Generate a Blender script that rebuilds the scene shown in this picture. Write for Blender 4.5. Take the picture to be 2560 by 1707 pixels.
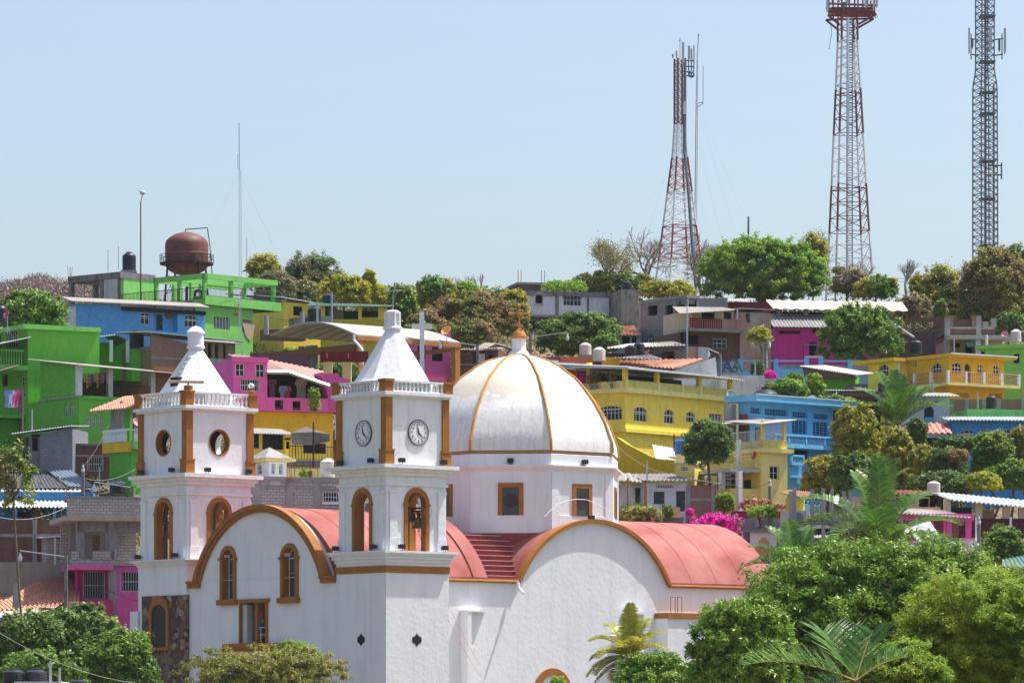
import bpy, math, random
import numpy as np
S=bpy.context.scene
for o in list(bpy.data.objects): bpy.data.objects.remove(o)
F=11500.0; CX=1280.0; HY=1830.0      # focal length, principal column and eye level, in photograph pixels
R=math.radians
# ---------------- camera, sky, sun, exposure ----------------
cd=bpy.data.cameras.new('camera'); cam=bpy.data.objects.new('camera',cd); S.collection.objects.link(cam)
cd.sensor_width=36.0; cd.lens=F/2560*36; cd.shift_y=(HY-853.5)/2560; cd.clip_start=1; cd.clip_end=9000
cam.location=(0,0,0); cam.rotation_euler=(R(90),0,0); S.camera=cam
SE=R(64); SR=R(68)
W=bpy.data.worlds.new('World'); S.world=W; W.use_nodes=True
nt=W.node_tree; bg=nt.nodes['Background']; sk=nt.nodes.new('ShaderNodeTexSky')
sk.sky_type='NISHITA'; sk.sun_disc=False; sk.sun_elevation=SE; sk.sun_rotation=SR
sk.altitude=30; sk.air_density=1.0; sk.dust_density=2.9; sk.ozone_density=1.9
nt.links.new(sk.outputs[0],bg.inputs[0]); bg.inputs[1].default_value=0.125
sl=bpy.data.lights.new('sun','SUN'); sl.energy=4.7; sl.angle=R(0.53); sl.color=(1,.965,.9)
so=bpy.data.objects.new('sun',sl); S.collection.objects.link(so)
import mathutils
so.location=(200,50,300); so.rotation_euler=mathutils.Vector((math.cos(SE)*math.sin(SR),math.cos(SE)*math.cos(SR),math.sin(SE))).to_track_quat('Z','Y').to_euler()
S.view_settings.view_transform='Standard'; S.view_settings.look='None'; S.view_settings.exposure=0.63; S.view_settings.gamma=1
S.cycles.max_bounces=6; S.cycles.diffuse_bounces=3; S.cycles.transparent_max_bounces=6
COL=S.collection
# ---------------- helpers ----------------
FR=dict(a=(0,560,3.647),b=(0,960,3.647),c=(0,1280,3.672),d=(560,600,3.647),e=(560,960,3.647),f=(560,1280,3.672),
 g=(1100,600,3.647),h=(1100,960,3.647),i=(1100,1280,3.672),j=(1560,560,4.3556),k=(1500,880,3.647),l=(2020,560,4.3556),
 m=(2000,840,4.127),n=(1800,1180,2.975),o=(1560,80,2.3067),p=(2000,0,2.239),w=(0,0,.91875),s=(0,0,1.0))
def q(f,u,v): x,y,s=FR[f]; return x+u/s,y+v/s
def P(f,u,v,D):
    px,py=q(f,u,v); return ((px-CX)*D/F,D,(HY-py)*D/F)
def rot(x,y,t): return (x*math.cos(t)-y*math.sin(t),x*math.sin(t)+y*math.cos(t))
GP=[(0,-9),(120,-8),(240,-6),(288,-5),(296,-3),(303,7),(310,11.5),(320,14.5),(345,20),(380,27),(420,35.5),(450,40.5),(490,42),(560,32),(700,10),(1000,5),(6000,0)]
def gz(Y): return float(np.interp(Y,[a for a,b in GP],[b for a,b in GP]))
class MB:
    def __init__(s): s.v=[]; s.f=[]
    def add(s,vs,fs):
        n=len(s.v); s.v+=[tuple(a) for a in vs]; s.f+=[tuple(n+i for i in f) for f in fs]; return s
    def box(s,x0,x1,y0,y1,z0,z1):
        if x0>x1:x0,x1=x1,x0
        if y0>y1:y0,y1=y1,y0
        if z0>z1:z0,z1=z1,z0
        return s.add([(x0,y0,z0),(x1,y0,z0),(x1,y1,z0),(x0,y1,z0),(x0,y0,z1),(x1,y0,z1),(x1,y1,z1),(x0,y1,z1)],
          [(3,2,1,0),(4,5,6,7),(0,1,5,4),(1,2,6,5),(2,3,7,6),(3,0,4,7)])
    def cyl(s,p,q_,r0,r1=None,n=8,cap=True):
        if r1 is None:r1=r0
        p=np.array(p,float);e=np.array(q_,float);d=e-p;L=np.linalg.norm(d)
        if L<1e-6:return s
        d/=L;a=np.cross(d,(0,0,1) if abs(d[2])<.9 else (1,0,0));a/=np.linalg.norm(a);b=np.cross(d,a)
        vs=[]
        for c,r in((p,r0),(e,r1)):
            for i in range(n):
                t=2*math.pi*i/n; vs.append(c+r*(math.cos(t)*a+math.sin(t)*b))
        fs=[(i,(i+1)%n,n+(i+1)%n,n+i) for i in range(n)]
        if cap: fs+=[tuple(range(n-1,-1,-1)),tuple(range(n,2*n))]
        return s.add(vs,fs)
    def path(s,pts,r,n=5):
        for a,b in zip(pts,pts[1:]): s.cyl(a,b,r,r,n)
        return s
    def lathe(s,c,prof,n=16,ph=0):   # prof: (r,z)
        vs=[];fs=[]
        for r,z in prof:
            for i in range(n):
                t=ph+2*math.pi*i/n; vs.append((c[0]+r*math.cos(t),c[1]+r*math.sin(t),c[2]+z))
        m=len(prof)
        for k in range(m-1):
            for i in range(n): fs.append((k*n+i,k*n+(i+1)%n,(k+1)*n+(i+1)%n,(k+1)*n+i))
        fs.append(tuple(range(n-1,-1,-1))); fs.append(tuple((m-1)*n+i for i in range(n)))
        return s.add(vs,fs)
    def ext(s,poly,fn,d0,d1):        # extrude a 2D polygon (s,z) between depths
        n=len(poly); vs=[fn(a,b,d0) for a,b in poly]+[fn(a,b,d1) for a,b in poly]
        return s.add(vs,[tuple(range(n)),tuple(range(2*n-1,n-1,-1))]+[(i,n+i,n+(i+1)%n,(i+1)%n) for i in range(n)])
    def strip(s,A,B,fn,d0,d1):       # band between two polylines of same length, extruded
        n=len(A)
        for i in range(n-1): s.ext([A[i],A[i+1],B[i+1],B[i]],fn,d0,d1)
        return s
    def build(s,name,mat,parent=None,smooth=False):
        me=bpy.data.meshes.new(name); me.from_pydata(s.v,[],s.f); 
        if mat: me.materials.append(mat)
        me.validate(); me.update()
        import bmesh
        bm=bmesh.new(); bm.from_mesh(me); bmesh.ops.recalc_face_normals(bm,faces=bm.faces); bm.to_mesh(me); bm.free()
        if smooth:
            me.polygons.foreach_set('use_smooth',[True]*len(me.polygons)); 
            try: me.set_sharp_from_angle(angle=R(38))
            except Exception: pass
        o=bpy.data.objects.new(name,me); COL.objects.link(o)
        if parent: o.parent=parent
        return o
def tag(o,label,cat,group=None):
    o['label']=label; o['category']=cat
    if group: o['group']=group
    return o
def kind(o,k): o['kind']=k; return o
def empty(name,loc,rz=0):
    o=bpy.data.objects.new(name,None); COL.objects.link(o); o.location=loc; o.rotation_euler=(0,0,rz); o.empty_display_size=.5; return o
def ctree(o,parent=None):
    c=o.copy(); COL.objects.link(c); c.parent=parent
    for ch in list(o.children): ctree(ch,c)
    return c
# ---------------- materials ----------------
MC={}
def nn(t,ty,**k):
    n=t.nodes.new(ty)
    for a,b in k.items(): setattr(n,a,b)
    return n
def lin(c): return tuple((x/255/12.92 if x/255<=.04045 else ((x/255+.055)/1.055)**2.4) for x in c)
def mat(name,c,var=.12,sc=1.2,stain=0.0,sc2=.5,brick=None,rough=.85,bump=.15,c2=None,metal=0,mortar=None,streak=1.0,stc=None):
    """painted / plastered / masonry surface. c linear rgb"""
    if name in MC: return MC[name]
    m=bpy.data.materials.new(name); m.use_nodes=True; t=m.node_tree; b=t.nodes['Principled BSDF']; L=t.links
    b.inputs['Roughness'].default_value=rough; b.inputs['Metallic'].default_value=metal; b.inputs['Specular IOR Level'].default_value=.3
    tc=nn(t,'ShaderNodeTexCoord'); 
    n1=nn(t,'ShaderNodeTexNoise'); n1.inputs['Scale'].default_value=sc; n1.inputs['Detail'].default_value=6; L.new(tc.outputs['Object'],n1.inputs['Vector'])
    mx=nn(t,'ShaderNodeMix',data_type='RGBA'); cc=c2 or tuple(x*.55 for x in c)
    r=nn(t,'ShaderNodeMapRange'); r.inputs[1].default_value=.35; r.inputs[2].default_value=.75; r.inputs[3].default_value=0; r.inputs[4].default_value=var*2.2 if c2 is None else var
    L.new(n1.outputs['Fac'],r.inputs[0]); L.new(r.outputs[0],mx.inputs[0]); mx.inputs[6].default_value=(*c,1); mx.inputs[7].default_value=(*cc,1)
    out=mx.outputs[2]; hb=n1.outputs['Fac']
    if brick:
        sx=nn(t,'ShaderNodeSeparateXYZ'); L.new(tc.outputs['Object'],sx.inputs[0]); ad=nn(t,'ShaderNodeMath'); L.new(sx.outputs[0],ad.inputs[0]); L.new(sx.outputs[1],ad.inputs[1])
        cb=nn(t,'ShaderNodeCombineXYZ'); L.new(ad.outputs[0],cb.inputs[0]); L.new(sx.outputs[2],cb.inputs[1])
        bt=nn(t,'ShaderNodeTexBrick'); L.new(cb.outputs[0],bt.inputs[0]); bt.inputs['Scale'].default_value=1
        bt.inputs['Brick Width'].default_value=brick[0]; bt.inputs['Row Height'].default_value=brick[1]; bt.inputs['Mortar Size'].default_value=brick[2]
        mo=mortar or tuple(x*.6 for x in c)
        L.new(out,bt.inputs['Color1']); 
        m2=nn(t,'ShaderNodeMix',data_type='RGBA'); m2.inputs[0].default_value=.5; L.new(out,m2.inputs[6]); m2.inputs[7].default_value=(*[x*.6 for x in c],1)
        L.new(m2.outputs[2],bt.inputs['Color2']); bt.inputs['Mortar'].default_value=(*mo,1); out=bt.outputs['Color']; hb=bt.outputs['Fac']
    if stain:
        mp=nn(t,'ShaderNodeMapping'); mp.inputs['Scale'].default_value=(sc2*2,sc2*2,sc2*{0:2,2:.2}.get(streak,.75)); L.new(tc.outputs['Object'],mp.inputs[0])
        n2=nn(t,'ShaderNodeTexNoise'); n2.inputs['Scale'].default_value=2; n2.inputs['Detail'].default_value=8; n2.inputs['Roughness'].default_value=.65; L.new(mp.outputs[0],n2.inputs['Vector'])
        r2=nn(t,'ShaderNodeMapRange'); r2.inputs[1].default_value=.5; r2.inputs[2].default_value=.68; r2.inputs[4].default_value=stain; L.new(n2.outputs['Fac'],r2.inputs[0])
        m3=nn(t,'ShaderNodeMix',data_type='RGBA'); L.new(r2.outputs[0],m3.inputs[0]); L.new(out,m3.inputs[6]); sc_=stc or tuple(x*.35 for x in c); m3.inputs[7].default_value=(*sc_,1); out=m3.outputs[2]
    L.new(out,b.inputs['Base Color'])
    if bump:
        bp=nn(t,'ShaderNodeBump'); bp.inputs['Strength'].default_value=bump; bp.inputs['Distance'].default_value=.06; 
        n3=nn(t,'ShaderNodeTexNoise'); n3.inputs['Scale'].default_value=3.5; n3.inputs['Detail'].default_value=5; L.new(tc.outputs['Object'],n3.inputs['Vector'])
        L.new(n3.outputs['Fac'],bp.inputs['Height']); L.new(bp.outputs[0],b.inputs['Normal'])
    MC[name]=m; return m
def leafmat(name,cols,tr=.35,gl=.5):
    if name in MC: return MC[name]
    m=bpy.data.materials.new(name); m.use_nodes=True; t=m.node_tree; L=t.links; b=t.nodes['Principled BSDF']; b.inputs['Roughness'].default_value=gl; b.inputs['Specular IOR Level'].default_value=.35
    g=nn(t,'ShaderNodeNewGeometry'); rp=nn(t,'ShaderNodeValToRGB'); cr=rp.color_ramp
    tc=nn(t,'ShaderNodeTexCoord'); n=nn(t,'ShaderNodeTexNoise'); n.inputs['Scale'].default_value=.45; n.inputs['Detail'].default_value=3; L.new(tc.outputs['Object'],n.inputs['Vector'])
    a=nn(t,'ShaderNodeMath',operation='MULTIPLY'); a.inputs[1].default_value=.55; L.new(g.outputs['Random Per Island'],a.inputs[0])
    r=nn(t,'ShaderNodeMapRange'); r.inputs[1].default_value=.3; r.inputs[2].default_value=.7; r.inputs[4].default_value=.45; L.new(n.outputs['Fac'],r.inputs[0])
    s=nn(t,'ShaderNodeMath',operation='ADD'); L.new(a.outputs[0],s.inputs[0]); L.new(r.outputs[0],s.inputs[1]); L.new(s.outputs[0],rp.inputs[0])
    while len(cr.elements)<len(cols): cr.elements.new(.5)
    for i,c in enumerate(cols): cr.elements[i].position=i/(len(cols)-1); cr.elements[i].color=(*c,1)
    L.new(rp.outputs[0],b.inputs['Base Color'])
    tb=nn(t,'ShaderNodeBsdfTranslucent'); L.new(rp.outputs[0],tb.inputs[0]); ms=nn(t,'ShaderNodeMixShader'); ms.inputs[0].default_value=tr
    L.new(b.outputs[0],ms.inputs[1]); L.new(tb.outputs[0],ms.inputs[2]); L.new(ms.outputs[0],t.nodes['Material Output'].inputs[0])
    MC[name]=m; return m
GLASS=mat('dark glass',(.02,.025,.035),var=.3,rough=.15,bump=0)
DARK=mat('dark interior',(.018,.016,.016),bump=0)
WHITEBAR=mat('white painted iron',(.7,.72,.74),bump=0)
BLACKBAR=mat('black painted iron',(.03,.025,.025),bump=0)
BROWNBAR=mat('brown painted iron',(.16,.06,.05),bump=0)
CONC=mat('concrete',(.33,.32,.31),stain=.5,sc2=.6,stc=(.1,.1,.1))
CONCP=mat('pale concrete',(.52,.5,.46),stain=.35,stc=(.2,.19,.18))
CONCD=mat('blackened concrete',(.22,.21,.21),stain=.85,sc2=.8,stc=(.035,.035,.04))
BRICK=mat('red clay brick',(.36,.155,.1),brick=(.26,.08,.012),mortar=(.3,.25,.22),var=.25,stain=.3)
BRICKD=mat('dark clay brick',(.2,.085,.06),brick=(.26,.08,.012),mortar=(.14,.1,.09),var=.3,stain=.5)
BLOCK=mat('grey cinder block',(.5,.48,.47),brick=(.4,.2,.022),mortar=(.2,.19,.19),var=.15)
BLOCKP=mat('pinkish cinder block',(.55,.49,.47),brick=(.4,.2,.022),mortar=(.25,.22,.21),var=.15)
SHEETP=mat('pale asbestos sheet',(.46,.42,.37),stain=.5,sc2=.7,streak=0,rough=.7)
SHEETG=mat('grey asbestos sheet',(.34,.32,.31),stain=.6,sc2=.7,streak=0,stc=(.09,.08,.08))
SHEETW=mat('white metal sheet',(.58,.6,.61),stain=.15,rough=.45)
TILE=mat('terracotta tile',(.7,.38,.26),c2=(.42,.2,.14),var=.9,sc=2.6,stain=.5,sc2=1.2,streak=0,stc=(.16,.09,.07))
WOOD=mat('weathered wood',(.3,.19,.11),stain=.4)
STEEL=mat('galvanised steel',(.45,.47,.5),rough=.4,metal=.6,bump=0)
TANKB=mat('black polyethylene',(.022,.024,.03),rough=.42,bump=0,var=.3)
TANKC=mat('cream polyethylene',(.68,.61,.54),rough=.5,bump=0)
TANKBL=mat('blue polyethylene',(.02,.12,.5),rough=.4,bump=0)
WHITE=mat('white paint',(.82,.82,.82),stain=.12,var=.03,stc=(.35,.33,.31))
# ---------------- openings ----------------
def arc(s0,s1,zs,zt,n=10):
    c=(s0+s1)/2;a=(s1-s0)/2; return [(c-a*math.cos(math.pi*i/n),zs+(zt-zs)*math.sin(math.pi*i/n)) for i in range(n+1)]
def outline(h):
    s0,s1,z0,z1,ar=h[:5]
    if not ar: return [(s0,z0),(s0,z1),(s1,z1),(s1,z0)]
    if ar<0:   # ellipse
        c=(s0+s1)/2;d=(z0+z1)/2; return [(c-(s1-s0)/2*math.cos(2*math.pi*i/24),d+(z1-z0)/2*math.sin(2*math.pi*i/24)) for i in range(24)]
    zs=z1-ar*(s1-s0)/2
    return [(s0,z0)]+arc(s0,s1,zs,z1)+[(s1,z0)]
def wallface(M,fn,s0,s1,z0,z1,holes,rev=.22):
    """fn(s,z,d)->xyz ; d positive goes into the wall"""
    ss=sorted(set([s0,s1]+[min(max(h[i],s0),s1) for h in holes for i in(0,1)])); zz=sorted(set([z0,z1]+[min(max(h[i],z0),z1) for h in holes for i in(2,3)]))
    for i in range(len(ss)-1):
        for k in range(len(zz)-1):
            cs=(ss[i]+ss[i+1])/2; cz=(zz[k]+zz[k+1])/2
            if any(h[0]<cs<h[1] and h[2]<cz<h[3] for h in holes): continue
            M.add([fn(ss[i],zz[k],0),fn(ss[i+1],zz[k],0),fn(ss[i+1],zz[k+1],0),fn(ss[i],zz[k+1],0)],[(0,1,2,3)])
    for h in holes:
        o=outline(h); n=len(o)
        for a in range(n):
            p,r_=o[a],o[(a+1)%n]; M.add([fn(*p,0),fn(*r_,0),fn(*r_,rev),fn(*p,rev)],[(0,1,2,3)])
        if h[4]>0:
            zs=h[3]-h[4]*(h[1]-h[0])/2; A=arc(h[0],h[1],zs,h[3])
            for a in range(10):
                p,r_=A[a],A[a+1]; M.add([fn(*p,0),fn(p[0],h[3],0),fn(r_[0],h[3],0),fn(*r_,0)],[(0,1,2,3)])
        elif h[4]<0:
            for up in (h[3],h[2]):
                A=[(p[0],p[1]) for p in o if (p[1]-(h[2]+h[3])/2)*(1 if up==h[3] else -1)>=-1e-6]; A.sort()
                for a in range(len(A)-1):
                    p,r_=A[a],A[a+1]; M.add([fn(*p,0),fn(p[0],up,0),fn(r_[0],up,0),fn(*r_,0)],[(0,1,2,3)])
def window(fn,h,parent,style='w',bar=None,rev=.22,pane=None,nx=None,nz=None):
    """builds the window in hole h; style w barred glass, l louvre, g bars only, d door, o nothing behind but dark room"""
    s0,s1,z0,z1,ar=h[:5]; w=s1-s0;H_=z1-z0
    if style=='o':
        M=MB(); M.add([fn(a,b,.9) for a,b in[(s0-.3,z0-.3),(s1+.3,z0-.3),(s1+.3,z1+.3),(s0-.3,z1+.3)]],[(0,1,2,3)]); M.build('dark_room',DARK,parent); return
    M=MB(); t=.035; o=outline(h)
    bar=bar or WHITEBAR
    if style=='d':
        M.ext(o,fn,rev-.02,rev+.03); d=M.build('door',pane or mat('dark green door',(.04,.08,.07)),parent)
        K=MB().box(0,.01,0,.01,0,.01); K=MB(); K.cyl(fn(s0+w*.85,z0+H_*.45,rev-.02),fn(s0+w*.85,z0+H_*.45,rev-.08),.03); K.build('handle',STEEL,d); return
    nx=nx or max(2,round(w/.38)); nz=nz or max(2,round(H_/.45))
    if style=='l': nx=nx if w>1.5 else 2; nz=max(5,int(H_/.16))
    if style=='g': nz=2; nx=max(4,int(w/.16))
    ib=[(s0+(s1-s0)*i/nx) for i in range(nx+1)]
    def top(s):
        if ar<=0: return z1
        zs=z1-ar*w/2; c=(s0+s1)/2; return zs+(z1-zs)*math.sqrt(max(0,1-((s-c)/(w/2))**2))
    for i,s in enumerate(ib):
        k=t if i in(0,nx) else (.02 if style!='g' else .014)
        s_=min(max(s,s0+k),s1-k); M.ext([(s_-k,z0),(s_-k,top(s_)-.01),(s_+k,top(s_)-.01),(s_+k,z0)],fn,rev-.12,rev-.08)
    for i in range(nz+1):
        z=z0+H_*i/nz; zs=z1-(ar*w/2 if ar>0 else 0)
        if z>zs and ar>0 and i<nz: continue
        if ar>0 and i==nz:
            A=arc(s0,s1,zs,z1); B=arc(s0+.05,s1-.05,zs,z1-.05); M.strip(A,B,fn,rev-.12,rev-.08); z=zs
        k=t if i in(0,nz) else .018
        M.ext([(s0,max(z0,z-k)),(s0,min(z1,z+k)),(s1,min(z1,z+k)),(s1,max(z0,z-k))],fn,rev-.118,rev-.082)
    f=M.build('window',bar,parent)
    G=MB(); G.ext(o,fn,rev,rev+.02); G.build('pane',pane or GLASS,f)
# ---------------- building frame ----------------
class Hs:
    def __init__(s,fr,name,label,cat,xc,yt,D,th,yb=None,zb=None,group=None):
        s.fr=fr; px,py=q(fr,xc,yt); s.C=((px-CX)*D/F,D); s.zt=(HY-py)*D/F; s.th=R(th)
        s.u=(math.cos(s.th),math.sin(s.th)); s.v=(-math.sin(s.th),math.cos(s.th))
        if yb is not None: s.zb=(HY-q(fr,0,yb)[1])*D/F
        else: s.zb=gz(D)-1.5 if zb is None else zb
        s.zt-=s.zb
        s.o=empty(name,(s.C[0],s.C[1],s.zb),s.th); tag(s.o,label,cat,group); s.wins=[]
    def r(s,u,v,y0=0):
        px,py=q(s.fr,u,v); a=(px-CX)/F
        x=(a*(s.C[1]+y0*s.v[1])-s.C[0]-y0*s.v[0])/(s.u[0]-a*s.u[1]); Y=s.C[1]+x*s.u[1]+y0*s.v[1]
        return x,(HY-py)/F*Y-s.zb
    def l(s,u,v,x0=0):
        px,py=q(s.fr,u,v); a=(px-CX)/F
        y=(a*(s.C[1]+x0*s.u[1])-s.C[0]-x0*s.u[0])/(s.v[0]-a*s.v[1]); Y=s.C[1]+x0*s.u[1]+y*s.v[1]
        return y,(HY-py)/F*Y-s.zb
    def cr(s,u,v,y0=0): x,z=s.r(u,v,y0); return (x,y0,z)
    def cl(s,u,v,x0=0): y,z=s.l(u,v,x0); return (x0,y,z)
    def hr(s,H,y0=0): # holes on right face (u0,v0,u1,v1,arch,style,...)
        out=[]
        for h in H:
            x0,z1=s.r(h[0],h[1],y0); x1,_=s.r(h[2],h[1],y0); _,z0=s.r((h[0]+h[2])/2,h[3],y0); _,z1=s.r((h[0]+h[2])/2,h[1],y0)
            out.append((x0,x1,z0,z1,h[4]))
        return out
    def hl(s,H,x0=0):
        out=[]
        for h in H:
            ya,_=s.l(h[2],h[1],x0); yb,_=s.l(h[0],h[1],x0); _,z0=s.l((h[0]+h[2])/2,h[3],x0); _,z1=s.l((h[0]+h[2])/2,h[1],x0)
            out.append((ya,yb,z0,z1,h[4]))
        return out
    def body(s,m,x0,x1,y0,y1,z0,z1,RH=(),LH=(),name='wall',rev=.22,bar=None,roof=None):
        M=MB(); fr=lambda a,b,d:(a,y0+d,b); fl=lambda a,b,d:(x0+d,a,b)
        hr=s.hr(RH,y0); hl=s.hl(LH,x0)
        hr=[(max(h[0],x0+.05),min(h[1],x1-.05),max(h[2],z0+.02),min(h[3],z1-.05),h[4]) for h in hr]
        hl=[(max(h[0],y0+.05),min(h[1],y1-.05),max(h[2],z0+.02),min(h[3],z1-.05),h[4]) for h in hl]
        wallface(M,fr,x0,x1,z0,z1,hr,rev); wallface(M,fl,y0,y1,z0,z1,hl,rev)
        M.add([(x1,y0,z0),(x1,y1,z0),(x1,y1,z1),(x1,y0,z1)],[(0,1,2,3)]); M.add([(x0,y1,z0),(x0,y1,z1),(x1,y1,z1),(x1,y1,z0)],[(0,1,2,3)])
        M.add([(x0,y0,z1),(x1,y0,z1),(x1,y1,z1),(x0,y1,z1)],[(0,1,2,3)])
        w=M.build(name,m,s.o)
        for H,hh,fn in((RH,hr,fr),(LH,hl,fl)):
            for a,b in zip(H,hh):
                st=a[5] if len(a)>5 else 'w'; window(fn,b,s.o,st[0],bar or (WHITEBAR if len(st)<2 else {'k':BLACKBAR,'n':BROWNBAR}[st[1]]),rev)
        return w
    def dims(s,xl=None,xr=None,y0=0,x0=0,dep=8,wid=8):
        w=s.r(xr,0,y0)[0] if xr is not None else wid; d=s.l(xl,0,x0)[0] if xl is not None else dep
        return w,d
    def box(s,name,m,x0,x1,y0,y1,z0,z1): return MB().box(x0,x1,y0,y1,z0,z1).build(name,m,s.o)
    def boxes(s,name,m,L):
        return [s.box(name,m,*b) for b in L]
def sheet(M,A,B,C_,D_,pitch=.2,amp=.03,th=.03,rows=1,lift=0):
    """corrugated slab: A->B along eave, D->C along ridge; A,B,C,D corners; corrugation runs A->D"""
    A,B,C_,D_=[np.array(p,float) for p in(A,B,C_,D_)]; L=np.linalg.norm(B-A); n=max(2,int(L/pitch*4)); n=min(n,700)
    nrm=np.cross(B-A,D_-A); nrm/=np.linalg.norm(nrm)
    if nrm[2]<0:nrm=-nrm
    for r in range(rows):
        vs=[]
        for k,tt in enumerate((r/rows,(r+1)/rows)):
            for i in range(n+1):
                t=i/n; p=(A*(1-t)+B*t)*(1-tt)+(D_*(1-t)+C_*t)*tt
                w=amp*math.sin(2*math.pi*t*L/pitch)+(lift if k==0 else 0); vs.append(p+nrm*w)
        m=len(vs); vs+= [p-nrm*th for p in vs]
        fs=[]
        for i in range(n):
            fs+=[(i,i+1,n+2+i,n+1+i),(m+n+1+i,m+n+2+i,m+i+1,m+i),(m+i,m+i+1,i+1,i),(n+1+i,n+2+i,m+n+2+i,m+n+1+i)]
        fs+=[(0,n+1,m+n+1,m),(n,m+n,m+2*n+1,2*n+1)]
        M.add(vs,fs)
    return M
def roof(par,A,B,C_,D_,m=None,name='roof',tile=0,pitch=.2,amp=.03,th=.04):
    M=MB()
    if tile:
        L=np.linalg.norm(np.array(D_)-np.array(A)); sheet(M,A,B,C_,D_,.3,.08,.05,max(2,int(L/.38)),.06)
    else: sheet(M,A,B,C_,D_,pitch,amp,th)
    return M.build(name,m or (TILE if tile else SHEETP),par)
def rail(M,p,q_,h,step=.15,r=.021,top=.03,mid=False):
    p=np.array(p,float);q_=np.array(q_,float); L=np.linalg.norm(q_-p); n=max(2,int(L/step)); up=np.array((0,0,h))
    for i in range(n+1):
        a=p+(q_-p)*i/n; M.cyl(a,a+up,r,r,4,False)
    M.cyl(p+up,q_+up,top,top,4); M.cyl(p+up*.08,q_+up*.08,top*.6,top*.6,4)
    if mid: M.cyl(p+up*.5,q_+up*.5,top*.6,top*.6,4)
    return M
def balus(M,p,q_,z,h,n,r=.07):
    p=np.array((*p,z),float);q_=np.array((*q_,z),float)
    for i in range(n):
        a=p+(q_-p)*(i+.5)/n; M.lathe(a,[(r*.9,0),(r*.9,h*.08),(r*.55,h*.14),(r,h*.35),(r*.5,h*.7),(r*.5,h*.85),(r*.9,h*.9),(r*.9,h)],7)
    return M
def tank(f,u0,u1,v0,v1,D,label,m=None,group='rooftop water tanks',ribs=0,base=None):
    x0,_,zt=P(f,u0,v0,D); x1,_,zb=P(f,u1,v1,D); r=abs(x1-x0)/2; h=zt-zb; o=empty('water_tank',((x0+x1)/2,D,zb)); tag(o,label,'water tank',group)
    m=m or TANKB; pr=[(r*.96,0),(r,h*.03)]
    nr=5
    for i in range(nr):
        a=h*(.05+.68*i/nr); b=h*.68/nr; pr+=[(r,a),(r*1.0,a+b*.7),(r*.975,a+b*.8),(r*.975,a+b*.9)]
    pr+=[(r,h*.75),(r*.97,h*.8),(r*.55,h*.93),(r*.42,h*.95)]
    MB().lathe((0,0,0),pr,24).build('tank_body',m,o,True)
    MB().lathe((0,0,h*.95),[(r*.46,0),(r*.46,h*.035),(r*.3,h*.055)],20).build('lid',m,o,True)
    if base:
        MB().box(-r*1.15,r*1.15,-r*1.1,r*1.1,-base,-.01).build('stand',CONC,o)
    return o
def dish(f,u,v,D,r,label,c,yaw=-40,el=30,ht=1.0,group='satellite dishes'):
    loc=P(f,u,v,D); o=empty('satellite_dish',(loc[0],loc[1],loc[2]-ht)); tag(o,label,'satellite dish',group)
    M=MB(); pr=[]; n=8
    for i in range(n+1): a=r*i/n; pr.append((max(a,.01),.35*a*a/r))
    vs=[];
    M.lathe((0,0,0),pr+[(r*1.0,.35*r+.02)]+[(max(a-.02,.005),z+.025) for a,z in pr[::-1]],20)
    d=M.build('reflector',mat('dish '+label,c,rough=.4,bump=0,var=.05),o,True); d.location=(0,0,ht); d.rotation_euler=(R(90-el),0,R(yaw))
    MB().cyl((0,0,0),(0,0,ht-.02),.035).cyl((-.25,0,0),(0,0,.5*ht),.02).cyl((.2,.15,0),(0,0,.5*ht),.02).build('mast',STEEL,o)
    A=MB(); A.cyl((0,-r*.9,.3*r),(0,-.15*r,.9*r),.02); A.cyl((0,-.15*r,.8*r),(0,-.15*r,1.0*r),.06); a=A.build('feed_arm',STEEL,o); a.location=(0,0,ht); a.rotation_euler=d.rotation_euler
    return o
def pole(f,u,v0,v1,D,r,label,name='utility_pole',cat='pole',m=None,group='poles'):
    a=P(f,u,v0,D); b=P(f,u,v1,D); z0=min(b[2],gz(D)-.5) if v1 is None else b[2]
    o=empty(name,(a[0],D,z0)); tag(o,label,cat,group); MB().cyl((0,0,0),(0,0,a[2]-z0),r*1.15,r*.9,8).build('shaft',m or CONC,o); return o
# ---------------- vegetation ----------------
def npmesh(name,V,n,m,parent=None):
    """V: (k*n,3) array of k islands with n verts each (one n-gon face)"""
    V=np.ascontiguousarray(V,dtype=np.float32); k=len(V)//n; me=bpy.data.meshes.new(name)
    me.vertices.add(len(V)); me.vertices.foreach_set('co',V.ravel()); me.loops.add(k*n); me.loops.foreach_set('vertex_index',np.arange(k*n,dtype=np.int32))
    me.polygons.add(k); me.polygons.foreach_set('loop_start',np.arange(0,k*n,n,dtype=np.int32)); 
    me.materials.append(m); me.update(calc_edges=True); me.validate()
    o=bpy.data.objects.new(name,me); COL.objects.link(o)
    if parent:o.parent=parent
    return o
def leaves(rng,pts,size,asp=.42,up=.35,droop=0,ncen=None):
    k=len(pts); nrm=rng.normal(size=(k,3)); nrm/=np.linalg.norm(nrm,axis=1)[:,None]
    if ncen is not None: nrm=nrm*.75+ncen*.75
    nrm[:,2]+=up; nrm/=np.linalg.norm(nrm,axis=1)[:,None]
    d=rng.normal(size=(k,3)); d[:,2]-=droop; d-=nrm*(d*nrm).sum(1)[:,None]; d/=np.linalg.norm(d,axis=1)[:,None]
    s=np.cross(nrm,d); L=size*rng.uniform(.6,1.3,k)[:,None]; w=L*asp*rng.uniform(.8,1.2,k)[:,None]
    V=np.stack([pts,pts+d*L*.45+s*w*.5,pts+d*L,pts+d*L*.45-s*w*.5],1); return V.reshape(-1,3)
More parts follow.
